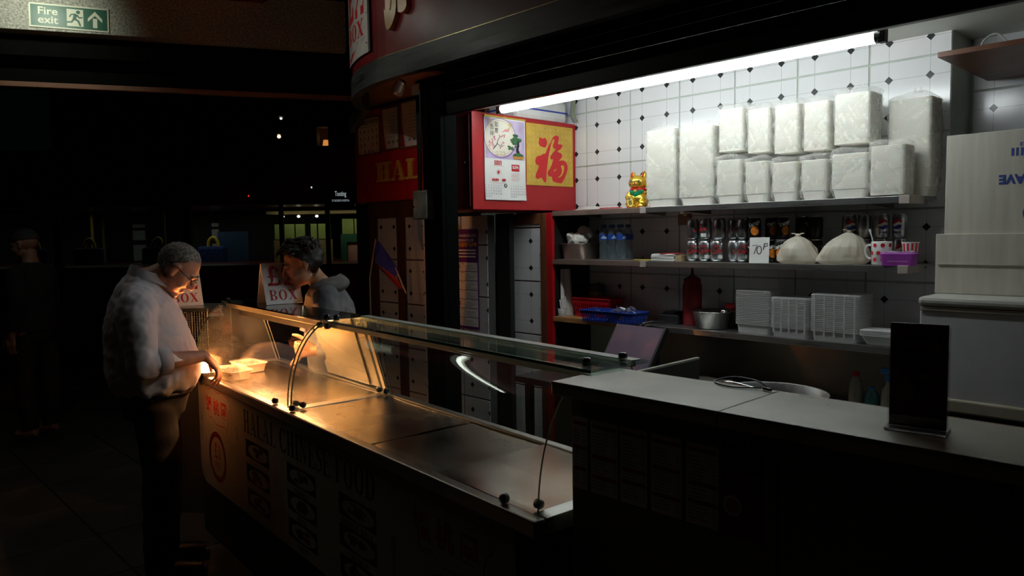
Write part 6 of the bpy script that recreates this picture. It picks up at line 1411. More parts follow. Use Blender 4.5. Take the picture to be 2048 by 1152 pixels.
# ================================================================== people
def V3(*a): return Vector(a)
def head_frame(c, pitch, yaw=0.0, roll=0.0): return Matrix.Translation(c) @ Euler((R_(roll), R_(pitch), R_(yaw))).to_matrix().to_4x4()
def add_head(mb, HM, neck_to, fat=1.0, neck_r=0.058):
    keep = mb.M.copy(); mb.M = keep @ HM
    mb.ell((-0.012, 0, 0.035), (0.098, 0.077, 0.090), 24, 16); mb.ell((0.026, 0, -0.008), (0.067, 0.066 * fat, 0.092), 20, 14)
    mb.ell((0.028, 0, -0.062), (0.058, 0.055 * fat, 0.045), 18, 12); mb.ell((0.070, 0, -0.096), (0.022, 0.026, 0.018), 12, 10)
    for s in (-1, 1):
        mb.ell((0.056, s * 0.037, -0.032), (0.030, 0.024 * fat, 0.030), 12, 10); mb.ell((0.084, s * 0.026, 0.024), (0.013, 0.025, 0.009), 12, 8)
        mb.ell((0.079, s * 0.031, 0.005), (0.012, 0.016, 0.010), 10, 8); mb.ell((0.101, s * 0.0125, -0.031), (0.010, 0.008, 0.008), 10, 8)
        mb.ell((-0.006, s * 0.079, 0.002), (0.018, 0.007, 0.031), 12, 10, (0, R_(-14), 0)); mb.ell((-0.002, s * 0.081, 0.020), (0.018, 0.006, 0.014), 10, 8); mb.ell((0.002, s * 0.077, -0.026), (0.009, 0.006, 0.010), 8, 8)
    mb.tube([(0.090, 0, 0.022), (0.100, 0, 0.002), (0.111, 0, -0.022)], [0.008, 0.010, 0.013], 10); mb.ell((0.112, 0, -0.028), (0.012, 0.013, 0.011), 12, 10)
    mb.ell((0.090, 0, -0.058), (0.011, 0.024, 0.0065), 12, 8); mb.ell((0.087, 0, -0.070), (0.011, 0.021, 0.007), 12, 8)
    mb.M = keep
    a = HM @ V3(-0.022, 0, -0.055); mb.tube([a, a.lerp(neck_to, .5), neck_to], [neck_r, neck_r * .98, neck_r * 1.12], 16)
def add_hand(mb, W, d, pn, side, curls, thumb=0.5, sc=1.0, spread=0.12):
    """W wrist, d direction of the palm, pn palm normal, side = vector towards the thumb, curls = (mcp, pip, dip) degrees for each finger"""
    d = d.normalized(); pn = (pn - d * pn.dot(d)).normalized(); side = (side - d * side.dot(d) - pn * side.dot(pn)).normalized()
    mb.tube([W - d * 0.02, W + d * 0.012], [0.026 * sc, 0.027 * sc], 12, ry=0.8)
    offs_ = (0.030, 0.010, -0.010, -0.028); lens = (0.042, 0.047, 0.043, 0.034); seg = ((0.5, 0.3, 0.22), (0.5, 0.31, 0.22), (0.5, 0.3, 0.22), (0.5, 0.3, 0.22))
    for i in range(4):
        k = W + d * (0.082 - 0.004 * abs(i - 1)) * sc + side * offs_[i] * sc
        mb.tube([W + side * offs_[i] * .6 * sc, k], [0.015 * sc, 0.0125 * sc], 10)
        cur = (d + side * offs_[i] * spread * 8).normalized(); p = k; pts = [k - cur * 0.006, k]; c = curls[i] if isinstance(curls[0], (tuple, list)) else curls
        for j in range(3):
            ax = side; q = Matrix.Rotation(R_(-c[j]) * (1 if True else 1), 3, pn.cross(d)); 
            # bend towards the palm normal
            a = R_(c[j]); cur = (cur * math.cos(a) + (pn - cur * pn.dot(cur)).normalized() * math.sin(a)).normalized(); 
            pnj = None
            p = p + cur * lens[i] * 2.0 * seg[i][j] * sc; pts.append(p); pn_new = (pn * math.cos(a) - d * math.sin(a))
            if j == 0: base_pn = pn; 
            pn, d_keep = (pn - cur * pn.dot(cur)), d
            if pn.length < 0.2: pn = -d
            pn = pn.normalized()
        pn = base_pn
        mb.tube(catm([tuple(x) for x in pts], 3), [(0.0098 - 0.0026 * t / (3 * (len(pts) - 1))) * sc for t in range(3 * (len(pts) - 1) + 1)], 9); mb.ell(pts[-1], (0.0072 * sc,) * 3, 8, 6)
    t0 = W + d * 0.022 * sc + side * 0.026 * sc; t1 = t0 + (d * 0.55 + side * 0.75 + pn * thumb * .4).normalized() * 0.042 * sc; t2 = t1 + (d * 0.9 + side * (0.4 - thumb * .6) + pn * thumb).normalized() * 0.034 * sc; t3 = t2 + (d * 1.0 + side * (0.1 - thumb * .8) + pn * thumb).normalized() * 0.026 * sc
    mb.tube([W + side * 0.012 * sc, t0, t1, t2, t3], [0.016 * sc, 0.0165 * sc, 0.0125 * sc, 0.011 * sc, 0.008 * sc], 10); mb.ell(t3, (0.008 * sc,) * 3, 8, 6)
def sections(mb, S, n=30, caps=True):
    """stacked rings: (f, l, z, rf, rl, tilt)"""
    rs = []
    for s in S:
        f, l, z, rf, rl = s[:5]; tl = R_(s[5]) if len(s) > 5 else 0
        rs.append([(f + rf * math.cos(2 * math.pi * j / n) * math.cos(tl), l + rl * math.sin(2 * math.pi * j / n), z - rf * math.cos(2 * math.pi * j / n) * math.sin(tl)) for j in range(n)])
    mb.rings(rs, caps)
def hair_cap(HM, grow, keepfn, nz, mat_, par, name='hair'):
    mb = MB(); mb.ell((-0.012, 0, 0.035), (0.098 + grow, 0.077 + grow, 0.090 + grow), 56, 40); mb.ell((0.02, 0, 0.02), (0.066 + grow, 0.066 + grow * .6, 0.082 + grow), 56, 40)
    me = mb.mesh(name, mat_); bm = bmesh.new(); bm.from_mesh(me)
    for v in bm.verts: v.co += v.co.normalized() * nz(v.co)
    bmesh.ops.delete(bm, geom=[f for f in bm.faces if not keepfn(f.calc_center_median())], context='FACES')
    bm.to_mesh(me); bm.free(); me.transform(HM); me.polygons.foreach_set('use_smooth', [True] * len(me.polygons))
    return obj(name, me, par)
def skinmat(name, c): return M(name, c, 0.5, var=0.10, scale=30, bump=0.08, bscale=220, sss=0.12)
# ---------------------------------------------------------------- the customer
SK1 = skinmat('skin_customer', (0.50, 0.27, 0.19))
pA = (-3.752, 1.205, 0.0); angA = R_(66)
mb = MB()
HA = head_frame((0.118, -0.004, 1.478), 44, -4)
C7 = V3(-0.015, 0, 1.42)
add_head(mb, HA, C7, 1.08, 0.064)
sections(mb, [(0.02, 0, .86, .12, .15), (0.01, 0, 1.0, .14, .15), (-0.01, 0, 1.15, .13, .16), (-0.03, 0, 1.3, .11, .17), (-0.025, 0, 1.38, .08, .13), (-0.015, 0, 1.44, .055, .06)])
SR, ER, WR = V3(-0.045, -0.205, 1.325), V3(-0.02, -0.275, 1.070), V3(0.232, -0.135, 1.068)
SL, EL, WL = V3(-0.03, 0.205, 1.325), V3(-0.04, 0.27, 1.06), V3(-0.01, 0.27, 0.82)
for S_, E_, W_ in ((SR, ER, WR), (SL, EL, WL)):
    mb.tube([S_ + V3(0, 0, 0), S_.lerp(E_, .5), E_], [0.058, 0.050, 0.042], 14); mb.tube([E_, E_.lerp(W_, .35), E_.lerp(W_, .75), W_], [0.043, 0.044, 0.034, 0.027], 14)
    mb.tube([C7 + V3(0, 0, -.05), S_], [0.06, 0.055], 12)
add_hand(mb, WR, V3(0.62, 0.25, -0.75), V3(-0.75, 0.1, -0.65), V3(-0.1, 0.95, 0.2), ((18, 25, 14), (24, 30, 16), (32, 36, 20), (40, 40, 20)), 0.6, 1.05)
add_hand(mb, WL, V3(0.2, 0, -1), V3(0, -1, 0), V3(1, 0, 0.1), ((22, 28, 15), (26, 30, 16), (30, 32, 18), (36, 36, 20)), 0.5, 1.05)
for s in (-1, 1):
    mb.tube([(0.0, s * 0.09, 0.90), (0.02, s * 0.1, 0.5), (0.0, s * 0.1, 0.08)], [0.085, 0.058, 0.042], 14)
    mb.tube([(-0.04, s * 0.1, 0.045), (0.08, s * 0.115, 0.035), (0.15, s * 0.12, 0.03)], [0.04, 0.038, 0.03], 12)
mA = baked(mb, 0.0058, 4); mA.materials.append(SK1); mA.name = 'person'
man = obj('person', mA, None, pA, (0, 0, angA), 'grey-haired customer in a pale shirt and glasses reaching into the display', 'person')
# short grey hair, receding
def nzA(p): return 0.0035 * mnoise.noise(p * 90) + 0.002
def keepA(c):
    c = c + Vector((0, 0, 0.010 * mnoise.noise(c * 60)))
    return (c.x > 0.045 and c.z > 0.098 - 0.12 * abs(c.y)) or (c.x <= 0.045 and c.x > -0.03 and c.z > 0.022 + (c.x + 0.03) * 0.95) or (c.x <= -0.03 and c.z > -0.062)
hair_cap(HA, 0.0015, keepA, nzA, M('grey_short_hair', (0.26, 0.23, 0.20), 0.75, var=0.45, scale=90, bump=0.5, bscale=300), man)
# glasses
gl = MB(); gl.M = HA.copy()
for s in (-1, 1):
    pts = [(0.104 - 0.010 * abs(math.cos(R_(a))), s * 0.033 + 0.024 * math.cos(R_(a)), 0.004 + 0.016 * math.sin(R_(a))) for a in range(0, 361, 24)]; gl.tube(pts, 0.0019, 6)
    gl.tube([(0.094, s * 0.057, 0.010), (0.05, s * 0.079, 0.014), (0.0, s * 0.084, 0.020), (-0.018, s * 0.084, 0.008)], 0.0023, 6)
gl.tube([(0.106, -0.011, 0.008), (0.110, 0, 0.011), (0.106, 0.011, 0.008)], 0.0018, 6)
gf = gl.build('glasses', M('dark_spectacle_frame', (0.03, 0.03, 0.035), 0.25, 0.5), man)
ln = MB(); ln.M = HA.copy()
for s in (-1, 1): ln.poly([(0.102 - 0.008 * abs(math.cos(R_(a))), s * 0.033 + 0.023 * math.cos(R_(a)), 0.004 + 0.015 * math.sin(R_(a))) for a in range(0, 360, 24)])
ln.build('lenses', GLASS, gf)
ey = MB(); ey.M = HA.copy()
for s in (-1, 1): ey.ell((0.0885, s * 0.031, 0.004), (0.004, 0.011, 0.0035), 10, 8)
ey.build('eyes', M('dark_eye', (0.03, 0.02, 0.015), 0.2), man)
bw_ = MB(); bw_.M = HA.copy()
for s in (-1, 1): bw_.tube([(0.098, s * 0.012, 0.030), (0.096, s * 0.03, 0.034), (0.084, s * 0.046, 0.029)], [0.003, 0.004, 0.002], 6)
bw_.build('eyebrows', M('grey_brow', (0.12, 0.10, 0.09), 0.8), man)
# shirt
sh_ = MB()
sections(sh_, [(0.0, 0, .900, .155, .175), (0.0, 0, .915, .182, .195), (-0.004, 0, .96, .205, .205), (-0.004, 0, 1.06, .205, .205), (-0.018, 0, 1.16, .188, .205), (-0.034, 0, 1.26, .166, .205), (-0.036, 0, 1.33, .142, .19), (-0.034, 0, 1.385, .112, .145, 10), (-0.022, 0, 1.43, .082, .092, 18), (-0.010, 0, 1.455, .072, .074, 24)], 36)
for S_, E_, W_ in ((SR, ER, WR), (SL, EL, WL)):
    cu = E_.lerp(W_, 0.24)
    sg_ = 1 if S_.y > 0 else -1
    arm = catm([tuple(C7 + V3(-0.015, sg_ * 0.03, -0.055)), tuple(S_ + V3(0.0, -sg_ * 0.055, 0.0)), tuple(S_ + V3(0, -sg_ * 0.005, -0.045)), tuple(S_.lerp(E_, .6)), tuple(E_ + (E_ - S_).normalized() * 0.012)], 6)
    sh_.tube(arm, [0.070 + 0.016 * min(1, i / 9) - 0.022 * max(0, (i - 10) / (len(arm) - 11)) for i in range(len(arm))], 18); sh_.ell(S_ + V3(0, -sg_ * 0.02, -0.01), (0.082, 0.078, 0.080), 18, 12)
    sh_.tube([E_, E_.lerp(cu, .5), cu], [0.064, 0.063, 0.058], 16); sh_.ell(E_ + V3(-0.004, 0, 0), (0.066, 0.064, 0.066), 14, 10)
def wrinkA(p, n):
    a = mnoise.noise(Vector((p.x * 9, p.y * 9, p.z * 16 + p.x * 10))); b = 1 - abs(mnoise.noise(Vector((p.x * 7 + 3, p.y * 7, p.z * 5 - p.x * 6)))) * 2
    lo = 1.0 if p.z < 1.02 else 0.75
    f = 0.008 * a * lo + 0.006 * b * lo + 0.004 * mnoise.noise(p * 38)
    if p.z < 1.0: f += 0.006 * math.sin(math.atan2(p.y, p.x) * 14) * min(1, (1.0 - p.z) * 9)
    return f
shm = baked(sh_, 0.0085, 3, wrinkA)
def shirt_mat():
    m = M('fine_check_shirt', (0.66, 0.66, 0.68), 0.75, var=0.04); nt, N, L = nodes_of(m); b = N['Principled BSDF']
    tc = N.new('ShaderNodeTexCoord'); ck = N.new('ShaderNodeTexWave'); ck.inputs['Scale'].default_value = 110; ck.bands_direction = 'Z'; L.new(tc.outputs['Object'], ck.inputs['Vector'])
    c2 = N.new('ShaderNodeTexWave'); c2.inputs['Scale'].default_value = 110; c2.bands_direction = 'DIAGONAL'; L.new(tc.outputs['Object'], c2.inputs['Vector'])
    mu = N.new('ShaderNodeMath'); mu.operation = 'MULTIPLY'; L.new(ck.outputs['Fac'], mu.inputs[0]); L.new(c2.outputs['Fac'], mu.inputs[1])
    mx = N.new('ShaderNodeMix'); mx.data_type = 'RGBA'; L.new(mu.outputs[0], mx.inputs[0]); mx.inputs[6].default_value = (0.48, 0.48, 0.54, 1); mx.inputs[7].default_value = (0.74, 0.73, 0.73, 1); L.new(mx.outputs[2], b.inputs['Base Color']); return m
SHM = shirt_mat(); shm.materials.append(SHM); shirt = obj('shirt', shm, man)
# collar band and rolled cuffs
co = MB(); n = 40
def coll(u, v):
    a = 2 * math.pi * u; r = 0.070 + 0.016 * v; fr = math.cos(a)
    return (-0.006 + r * 1.06 * fr + 0.012 * v * max(0, fr), r * 1.02 * math.sin(a), 1.478 - 0.030 * fr - v * (0.040 + 0.022 * max(0, fr)))
co.grid(coll, n, 5); co.grid(lambda u, v: (lambda p: (p[0] * .95, p[1] * .95, p[2]))(coll(1 - u, v)), n, 5); co.build('collar', SHM, shirt)
for E_, W_ in ((ER, WR), (EL, WL)):
    cu = E_.lerp(W_, 0.30); d = (W_ - E_).normalized(); cf = MB(); cf.tube([cu - d * 0.028, cu - d * 0.020, cu + d * 0.03, cu + d * 0.036, cu + d * 0.030], [0.060, 0.067, 0.064, 0.060, 0.05], 20); cf.build('rolled_cuff', SHM, shirt)
sm_ = MB(); sm_.tube([(-0.16, -0.10, 1.395), (-0.186, -0.0, 1.36), (-0.16, 0.10, 1.395)], 0.002, 5)
tr = MB(); sections(tr, [(-0.01, 0, 0.78, .135, .165), (-0.005, 0, .86, .15, .172), (0.0, 0, 0.915, .155, .174)], 30)
for s in (-1, 1): tr.tube([(0.0, s * 0.085, 0.84), (0.02, s * 0.095, 0.55), (0.0, s * 0.1, 0.25), (-0.005, s * 0.1, 0.055)], [0.098, 0.084, 0.075, 0.072], 18)
trm = baked(tr, 0.010, 4, lambda p, n: 0.006 * mnoise.noise(Vector((p.x * 8, p.y * 8, p.z * 14)))); trm.materials.append(M('dark_trousers', (0.009, 0.008, 0.008), 0.8, var=0.2)); trs = obj('trousers', trm, man)
bl_ = MB(); bl_.tube([(0.0 + 0.157 * math.cos(R_(a)), 0.176 * math.sin(R_(a)), 0.895) for a in range(0, 361, 12)], 0.012, 6); bl_.build('belt', BLKPL, trs)
for s in (-1, 1):
    so_ = MB(); so_.tube([(-0.06, s * 0.1, 0.045), (0.08, s * 0.115, 0.042), (0.18, s * 0.122, 0.036)], [0.046, 0.046, 0.034], 14); so_.box(-0.1, 0.2, s * 0.112 - 0.045, s * 0.112 + 0.045, 0.0, 0.016); so_.build('shoe', BLKPL, man)

# ---------------------------------------------------------------- the server behind the display
SK2 = skinmat('skin_server', (0.48, 0.25, 0.15))
pB = (-3.65, 2.13, 0.0); angB = R_(236)
mb = MB()
HB = head_frame((0.150, 0.115, 1.478), 20, 12)
N0 = V3(0.06, 0.045, 1.355)
add_head(mb, HB, N0, 0.95, 0.052)
sections(mb, [(0.0, 0, .90, .11, .15), (0.02, 0, 1.05, .11, .15), (0.03, 0, 1.2, .11, .17), (0.04, 0, 1.3, .085, .15), (0.055, 0.03, 1.365, .05, .06)])
hw = V3(-3.55, 1.88, 1.03) - V3(*pB); cB, sB = math.cos(-angB), math.sin(-angB); HWL = V3(hw.x * cB - hw.y * sB, hw.x * sB + hw.y * cB, hw.z)
sl_, sr_ = V3(0.03, 0.2, 1.30), V3(0.03, -0.2, 1.30)
wl_ = HWL + V3(-0.05, 0.02, 0.0); el_ = V3(0.02, 0.25, 1.03); er_, wr_ = V3(0.0, -0.27, 1.03), V3(0.17, -0.17, 0.96)
for S_, E_, W_ in ((sl_, el_, wl_), (sr_, er_, wr_)):
    mb.tube([S_, S_.lerp(E_, .5), E_], [0.05, 0.044, 0.038], 12); mb.tube([E_, E_.lerp(W_, .4), W_], [0.038, 0.036, 0.025], 12); mb.tube([N0 + V3(-.01, 0, -.04), S_], [0.05, 0.05], 12)
dd = (wl_ - el_).normalized()
add_hand(mb, wl_, (dd + V3(0.25, 0.1, 0.12)).normalized(), V3(0.1, -0.95, 0.1), V3(0.15, 0.15, 0.95), ((72, 82, 45), (76, 84, 45), (78, 86, 45), (80, 86, 45)), -0.15, 1.02, 0.05)
add_hand(mb, wr_, V3(0.8, 0.2, -0.4), V3(-0.3, 0.2, -0.9), V3(0.1, 0.9, 0.2), (25, 30, 18), 0.4)
for s in (-1, 1):
    mb.tube([(0.0, s * 0.09, 0.90), (0.0, s * 0.1, 0.5), (-0.02, s * 0.1, 0.08)], [0.08, 0.055, 0.04], 12); mb.tube([(-0.06, s * 0.1, 0.045), (0.06, s * 0.11, 0.035), (0.13, s * 0.12, 0.03)], [0.038, 0.036, 0.03], 12)
mB = baked(mb, 0.0058, 4); mB.materials.append(SK2)
srv = obj('person', mB, None, pB, (0, 0, angB), 'dark-haired server in a hooded denim jacket leaning behind the display', 'person')
HRM = M('black_hair', (0.010, 0.008, 0.007), 0.5, var=0.3, scale=80, bump=0.5, bscale=300)
def keepB(c): return (c.x > 0.05 and c.z > 0.080) or (c.x <= 0.05 and c.x > -0.03 and c.z > -0.005 + (c.x + 0.03) * 1.0) or (c.x <= -0.02 and c.z > -0.075)
hb = hair_cap(HB, 0.011, keepB, lambda p: 0.010 * mnoise.noise(p * 26) + 0.004 * mnoise.noise(p * 70), HRM, srv)
random.seed(12); lk = MB(); lk.M = HB.copy()
for i in range(120):
    a, b = random.uniform(-math.pi, math.pi), random.uniform(0.15, 1.25)
    o_ = V3(math.cos(a) * math.sin(b), math.sin(a) * math.sin(b), math.cos(b)); p0 = V3(-0.008, 0, 0.035) + V3(o_.x * 0.108, o_.y * 0.088, o_.z * 0.102)
    if (p0.x > 0.03 and p0.z < 0.09) or (p0.x > -0.03 and p0.z < 0.03): continue
    fwd = V3(0.5, 0.15 * random.uniform(-1, 1), 0.05) if p0.x > 0.0 else V3(-0.3, 0.2 * o_.y, -0.5)
    L_ = random.uniform(0.025, 0.05); q1 = p0 + (o_ * 0.55 + fwd).normalized() * L_ * .5; q2 = q1 + (o_ * -0.05 + fwd + V3(0, 0, -0.4)).normalized() * L_ * .6
    lk.tube([p0, q1, q2], [0.010, 0.008, 0.0015], 6)
lk.build('hair_locks', HRM, hb)
ey = MB(); ey.M = HB.copy()
for s in (-1, 1): ey.ell((0.0895, s * 0.031, 0.004), (0.003, 0.012, 0.003), 10, 8); ey.tube([(0.098, s * 0.012, 0.030), (0.096, s * 0.03, 0.034), (0.084, s * 0.046, 0.030)], [0.002, 0.0036, 0.0015], 6)
ey.build('eyes_and_brows', MATS['dark_eye'], srv)
DEN = M('denim', (0.09, 0.10, 0.125), 0.85, scale=7, bump=0.25, bscale=260, col2=(0.20, 0.19, 0.18)); HOOD = M('grey_hood_jersey', (0.16, 0.15, 0.14), 0.9, var=0.15, scale=20)
jk = MB(); sections(jk, [(0.0, 0, .86, .15, .19), (0.01, 0, 1.0, .15, .19), (0.025, 0, 1.15, .15, .2), (0.03, 0, 1.25, .135, .205), (0.04, 0, 1.31, .11, .165), (0.05, 0.03, 1.35, .085, .10)], 32)
for S_, E_, W_ in ((sl_, el_, wl_), (sr_, er_, wr_)):
    cu = E_.lerp(W_, 0.72); sg_ = 1 if S_.y > 0 else -1; arm = catm([tuple(N0 + V3(-0.02, sg_ * 0.02, -0.06)), tuple(S_ + V3(0.0, -sg_ * 0.05, 0.0)), tuple(S_ + V3(0, -sg_ * 0.005, -0.04)), tuple(S_.lerp(E_, .6)), tuple(E_)], 6); jk.tube(arm, [0.062 + 0.012 * min(1, i / 9) - 0.016 * max(0, (i - 10) / (len(arm) - 11)) for i in range(len(arm))], 16); jk.ell(S_ + V3(0, -sg_ * 0.02, -0.008), (0.074, 0.07, 0.072), 16, 10); jk.tube([E_, E_.lerp(cu, .5), cu], [0.060, 0.054, 0.047], 16)
jm = baked(jk, 0.009, 3, lambda p, n: 0.008 * mnoise.noise(Vector((p.x * 11, p.y * 11, p.z * 15))) + 0.004 * mnoise.noise(p * 34)); jm.materials.append(DEN); jkt = obj('denim_jacket', jm, srv)
hd_ = MB()
def hood(u, v):
    a = math.pi * (0.30 + 1.40 * u); r = 0.072 + 0.038 * math.sin(v * math.pi) + 0.012 * v
    return (0.045 + r * math.cos(a) * 1.15, 0.03 + r * math.sin(a) * 1.15, 1.392 - 0.095 * v + 0.030 * (1 - abs(u * 2 - 1)) + 0.008 * mnoise.noise(Vector((u * 8, v * 4, 1))))
hd_.grid(hood, 30, 10); hd_.grid(lambda u, v: (lambda p: (p[0] * 0.97 + .001, p[1] * .97, p[2] - 0.004))(hood(1 - u, v)), 30, 10); hd_.build('hood', HOOD, jkt)
cl_ = MB()
for s in (-1, 1): cl_.grid(lambda u, v, s=s: (0.085 + 0.05 * u + 0.012 * v, s * (0.03 + 0.055 * (1 - u) + 0.03 * v), 1.385 - 0.05 * u - 0.045 * v), 6, 5)
cl_.build('jacket_collar', DEN, jkt)
pk_ = MB()
for s in (-1, 1):
    pk_.at((0.158, s * 0.085, 1.17), (0, R_(-8), R_(s * 22))); pk_.box(-0.004, 0.006, -0.045, 0.045, -0.055, 0.05, 0.003); pk_.box(0.006, 0.010, -0.047, 0.047, 0.028, 0.052, 0.002)
pk_.build('chest_pockets', DEN, jkt)
st_ = MB()
for s in (-1, 1): st_.tube([(0.130, s * 0.02, 1.325), (0.160, s * 0.018, 1.24)], 0.003, 6); st_.tube([(0.12, s * 0.06, 1.31), (0.150, s * 0.055, 1.24)], 0.002, 6)
st_.build('seams', M('denim_seam', (0.3, 0.27, 0.22), 0.8), jkt)
tr = MB(); sections(tr, [(0.0, 0, 0.78, .14, .175), (0.0, 0, .88, .14, .18)], 24)
for s in (-1, 1): tr.tube([(0.0, s * 0.085, 0.82), (0.0, s * 0.1, 0.45), (-0.02, s * 0.1, 0.06)], [0.10, 0.08, 0.065], 16)
tm = baked(tr, 0.012, 3); tm.materials.append(MATS['dark_trousers']); obj('trousers', tm, srv)
for s in (-1, 1): so_ = MB(); so_.tube([(-0.07, s * 0.1, 0.045), (0.06, s * 0.115, 0.042), (0.15, s * 0.122, 0.036)], [0.044, 0.044, 0.034], 12); so_.box(-0.1, 0.17, s * 0.11 - 0.04, s * 0.11 + 0.04, 0.0, 0.014); so_.build('shoe', BLKPL, srv)

# ---------------------------------------------------------------- dim passer-by on the pavement
SK3 = skinmat('skin_passer', (0.35, 0.18, 0.12))
pC = (-7.26, 1.40, 0.0); angC = R_(226)
mb = MB(); HC = head_frame((0.04, 0, 1.595), 6); N1 = V3(0, 0, 1.44); add_head(mb, HC, N1)
sections(mb, [(0, 0, .92, .11, .16), (0, 0, 1.1, .11, .16), (0, 0, 1.3, .12, .19), (0, 0, 1.4, .09, .15), (0, 0, 1.46, .055, .06)])
for s in (-1, 1):
    mb.tube([(0, 0, 1.4), (0, s * 0.2, 1.37), (-0.02, s * 0.23, 1.1), (0.05, s * 0.22, 0.85)], [0.05, 0.055, 0.043, 0.028], 12); add_hand(mb, V3(0.05, s * 0.22, 0.85), V3(0.15, 0, -1), V3(0, -s, 0), V3(1, 0, 0.1), (20, 25, 15), 0.3)
    mb.tube([(0, s * 0.09, 0.93), (0.06 * s, s * 0.1, 0.5), (0.02 * s, s * 0.1, 0.06)], [0.09, 0.06, 0.045], 12); mb.tube([(-0.05 + 0.02 * s, s * 0.1, 0.04), (0.14, s * 0.11, 0.03)], [0.04, 0.03], 10)
mC = baked(mb, 0.008, 3); mC.materials.append(SK3); pas = obj('person', mC, None, pC, (0, 0, angC), 'dim passer-by in a dark top and cap at the left edge', 'person')
jk = MB(); sections(jk, [(0, 0, .88, .14, .2), (0, 0, 1.1, .14, .2), (0, 0, 1.3, .145, .22), (0, 0, 1.4, .11, .17), (0, 0, 1.45, .075, .085)])
for s in (-1, 1): jk.tube([(0, 0, 1.39), (0, s * 0.2, 1.37), (-0.02, s * 0.23, 1.1), (0.04, s * 0.22, 0.9)], [0.065, 0.075, 0.062, 0.048], 14)
DKC = M('dark_jersey', (0.02, 0.022, 0.024), 0.9)
jm = baked(jk, 0.012, 3, lambda p, n: 0.006 * mnoise.noise(p * 14)); jm.materials.append(DKC); obj('jacket', jm, pas)
cap = hair_cap(HC, 0.012, lambda c: c.z > 0.045, lambda p: 0.0, M('dark_cap', (0.03, 0.035, 0.035), 0.8), pas, 'cap')
pk_ = MB(); pk_.M = HC.copy(); pk_.grid(lambda u, v: (0.09 + 0.07 * v * math.cos((u - .5) * 2.2), (u - .5) * 0.15, 0.055 - 0.012 * v), 10, 4); pk_.build('cap_peak', MATS['dark_cap'], cap)
tr = MB(); sections(tr, [(0, 0, 0.8, .13, .17), (0, 0, .92, .13, .175)], 24)
for s in (-1, 1): tr.tube([(0, s * 0.085, 0.84), (0.06 * s, s * 0.1, 0.5), (0.02 * s, s * 0.1, 0.06)], [0.10, 0.08, 0.065], 14)
tm = baked(tr, 0.013, 3); tm.materials.append(MATS['dark_trousers']); obj('trousers', tm, pas)
# ================================================================== the street: a bus drawn up outside, lit inside
import itertools
FX = Matrix.Translation((-10.8, 1.8, 0)) @ Matrix.Rotation(R_(46.2), 4, 'Z')     # x along the bus side (to the right), y away from the camera
BUSR = M('bus_dark_red', (0.10, 0.006, 0.006), 0.35, var=0.1); BIN = M('bus_interior_dark', (0.02, 0.022, 0.024), 0.6)
bus = thing('bus', 'dark red bus with dimly lit windows stopped beyond the entrance', 'bus'); bus.matrix_world = FX
MB().box(-4.5, 4.35, 0.0, 2.4, 0.35, 1.30, 0.02).build('lower_body', BUSR, bus)
MB().box(-4.5, 4.35, 0.0, 2.4, 2.02, 2.72, 0.03).build('upper_body', BUSR, bus)
for x in (-4.5, -2.6, -0.92, 0.62, 2.2, 3.36, 3.92, 4.3): MB().box(x, x + 0.05 if x > 3 else x + 0.09, 0.0, 0.05, 1.30, 2.02).build('window_pillar', BIN, bus)
BGL = glassmat('bus_glass', (0.55, 0.58, 0.58), 1.5, 0.02)
for x0, x1 in ((-4.41, -2.6), (-2.51, -0.92), (-0.83, 0.62), (0.71, 2.2)): MB().box(x0, x1, 0.018, 0.024, 1.30, 2.02).build('window', BGL, bus)
MB().box(-4.5, 3.2, 2.3, 2.38, 1.30, 2.02).build('far_side', BIN, bus)
for x in (-3.5, -1.0, 1.4): 
    w_ = MB(); w_.at((x, 0.12, 0.48), (R_(90), 0, 0)); w_.lathe([(0.0, -0.11), (0.28, -0.11), (0.46, -0.10), (0.48, -0.06), (0.48, 0.06), (0.46, 0.11), (0.28, 0.12), (0.0, 0.12)], 28, caps=False); w_.build('wheel', BLKPL, bus)
# interior: grab poles, panels, seats
YEL = M('grab_pole_yellow', (0.62, 0.48, 0.03), 0.35, emit=(0.6, 0.45, 0.03), estr=0.0); SEATB = M('seat_moquette_blue', (0.02, 0.05, 0.22), 0.9, var=0.3, scale=40)
for x, y in ((-0.02, 1.1), (0.03, 2.2), (1.55, 0.9), (-4.2, 0.5), (0.2, 1.6)): MB().tube([(x, y, 0.5), (x, y, 2.0)], 0.02, 8).build('grab_pole', YEL, bus)
for x, wd in ((-2.42, 0.11), (0.62, 0.18), (1.78, 0.1)):
    for z0, z1 in ((1.32, 1.55), (1.62, 1.76), (1.80, 1.85)): MB().box(x, x + wd, 1.9, 1.93, z0, z1).build('light_panel', M('grey_panel_white', (0.5, 0.5, 0.5), 0.6), bus)
def seat(x, y):
    o = MB().box(x - 0.2, x + 0.2, y, y + 0.1, 0.7, 1.52, 0.04).build('seat_back', SEATB, bus)
    hl_ = MB(); hl_.tube(catm([(x - 0.06, y + 0.05, 1.50), (x - 0.04, y + 0.05, 1.60), (x + 0.03, y + 0.05, 1.64), (x + 0.08, y + 0.05, 1.56), (x + 0.08, y + 0.05, 1.46)], 4), 0.022, 8); hl_.build('seat_handle', YEL, o)
for x, y in ((-0.18, 0.8), (0.28, 1.3), (0.5, 0.9), (1.42, 0.9), (-1.9, 0.9), (2.0, 1.3)): seat(x, y)
lamp('bus_interior_light', 'AREA', tuple(FX @ Vector((-0.6, 1.2, 1.99))), 3.2, (0.9, 1.0, 0.85), tuple(FX @ Vector((-0.6, 1.2, 0))), 0.35, 6.0).rotation_euler = (0, 0, R_(-43.8))
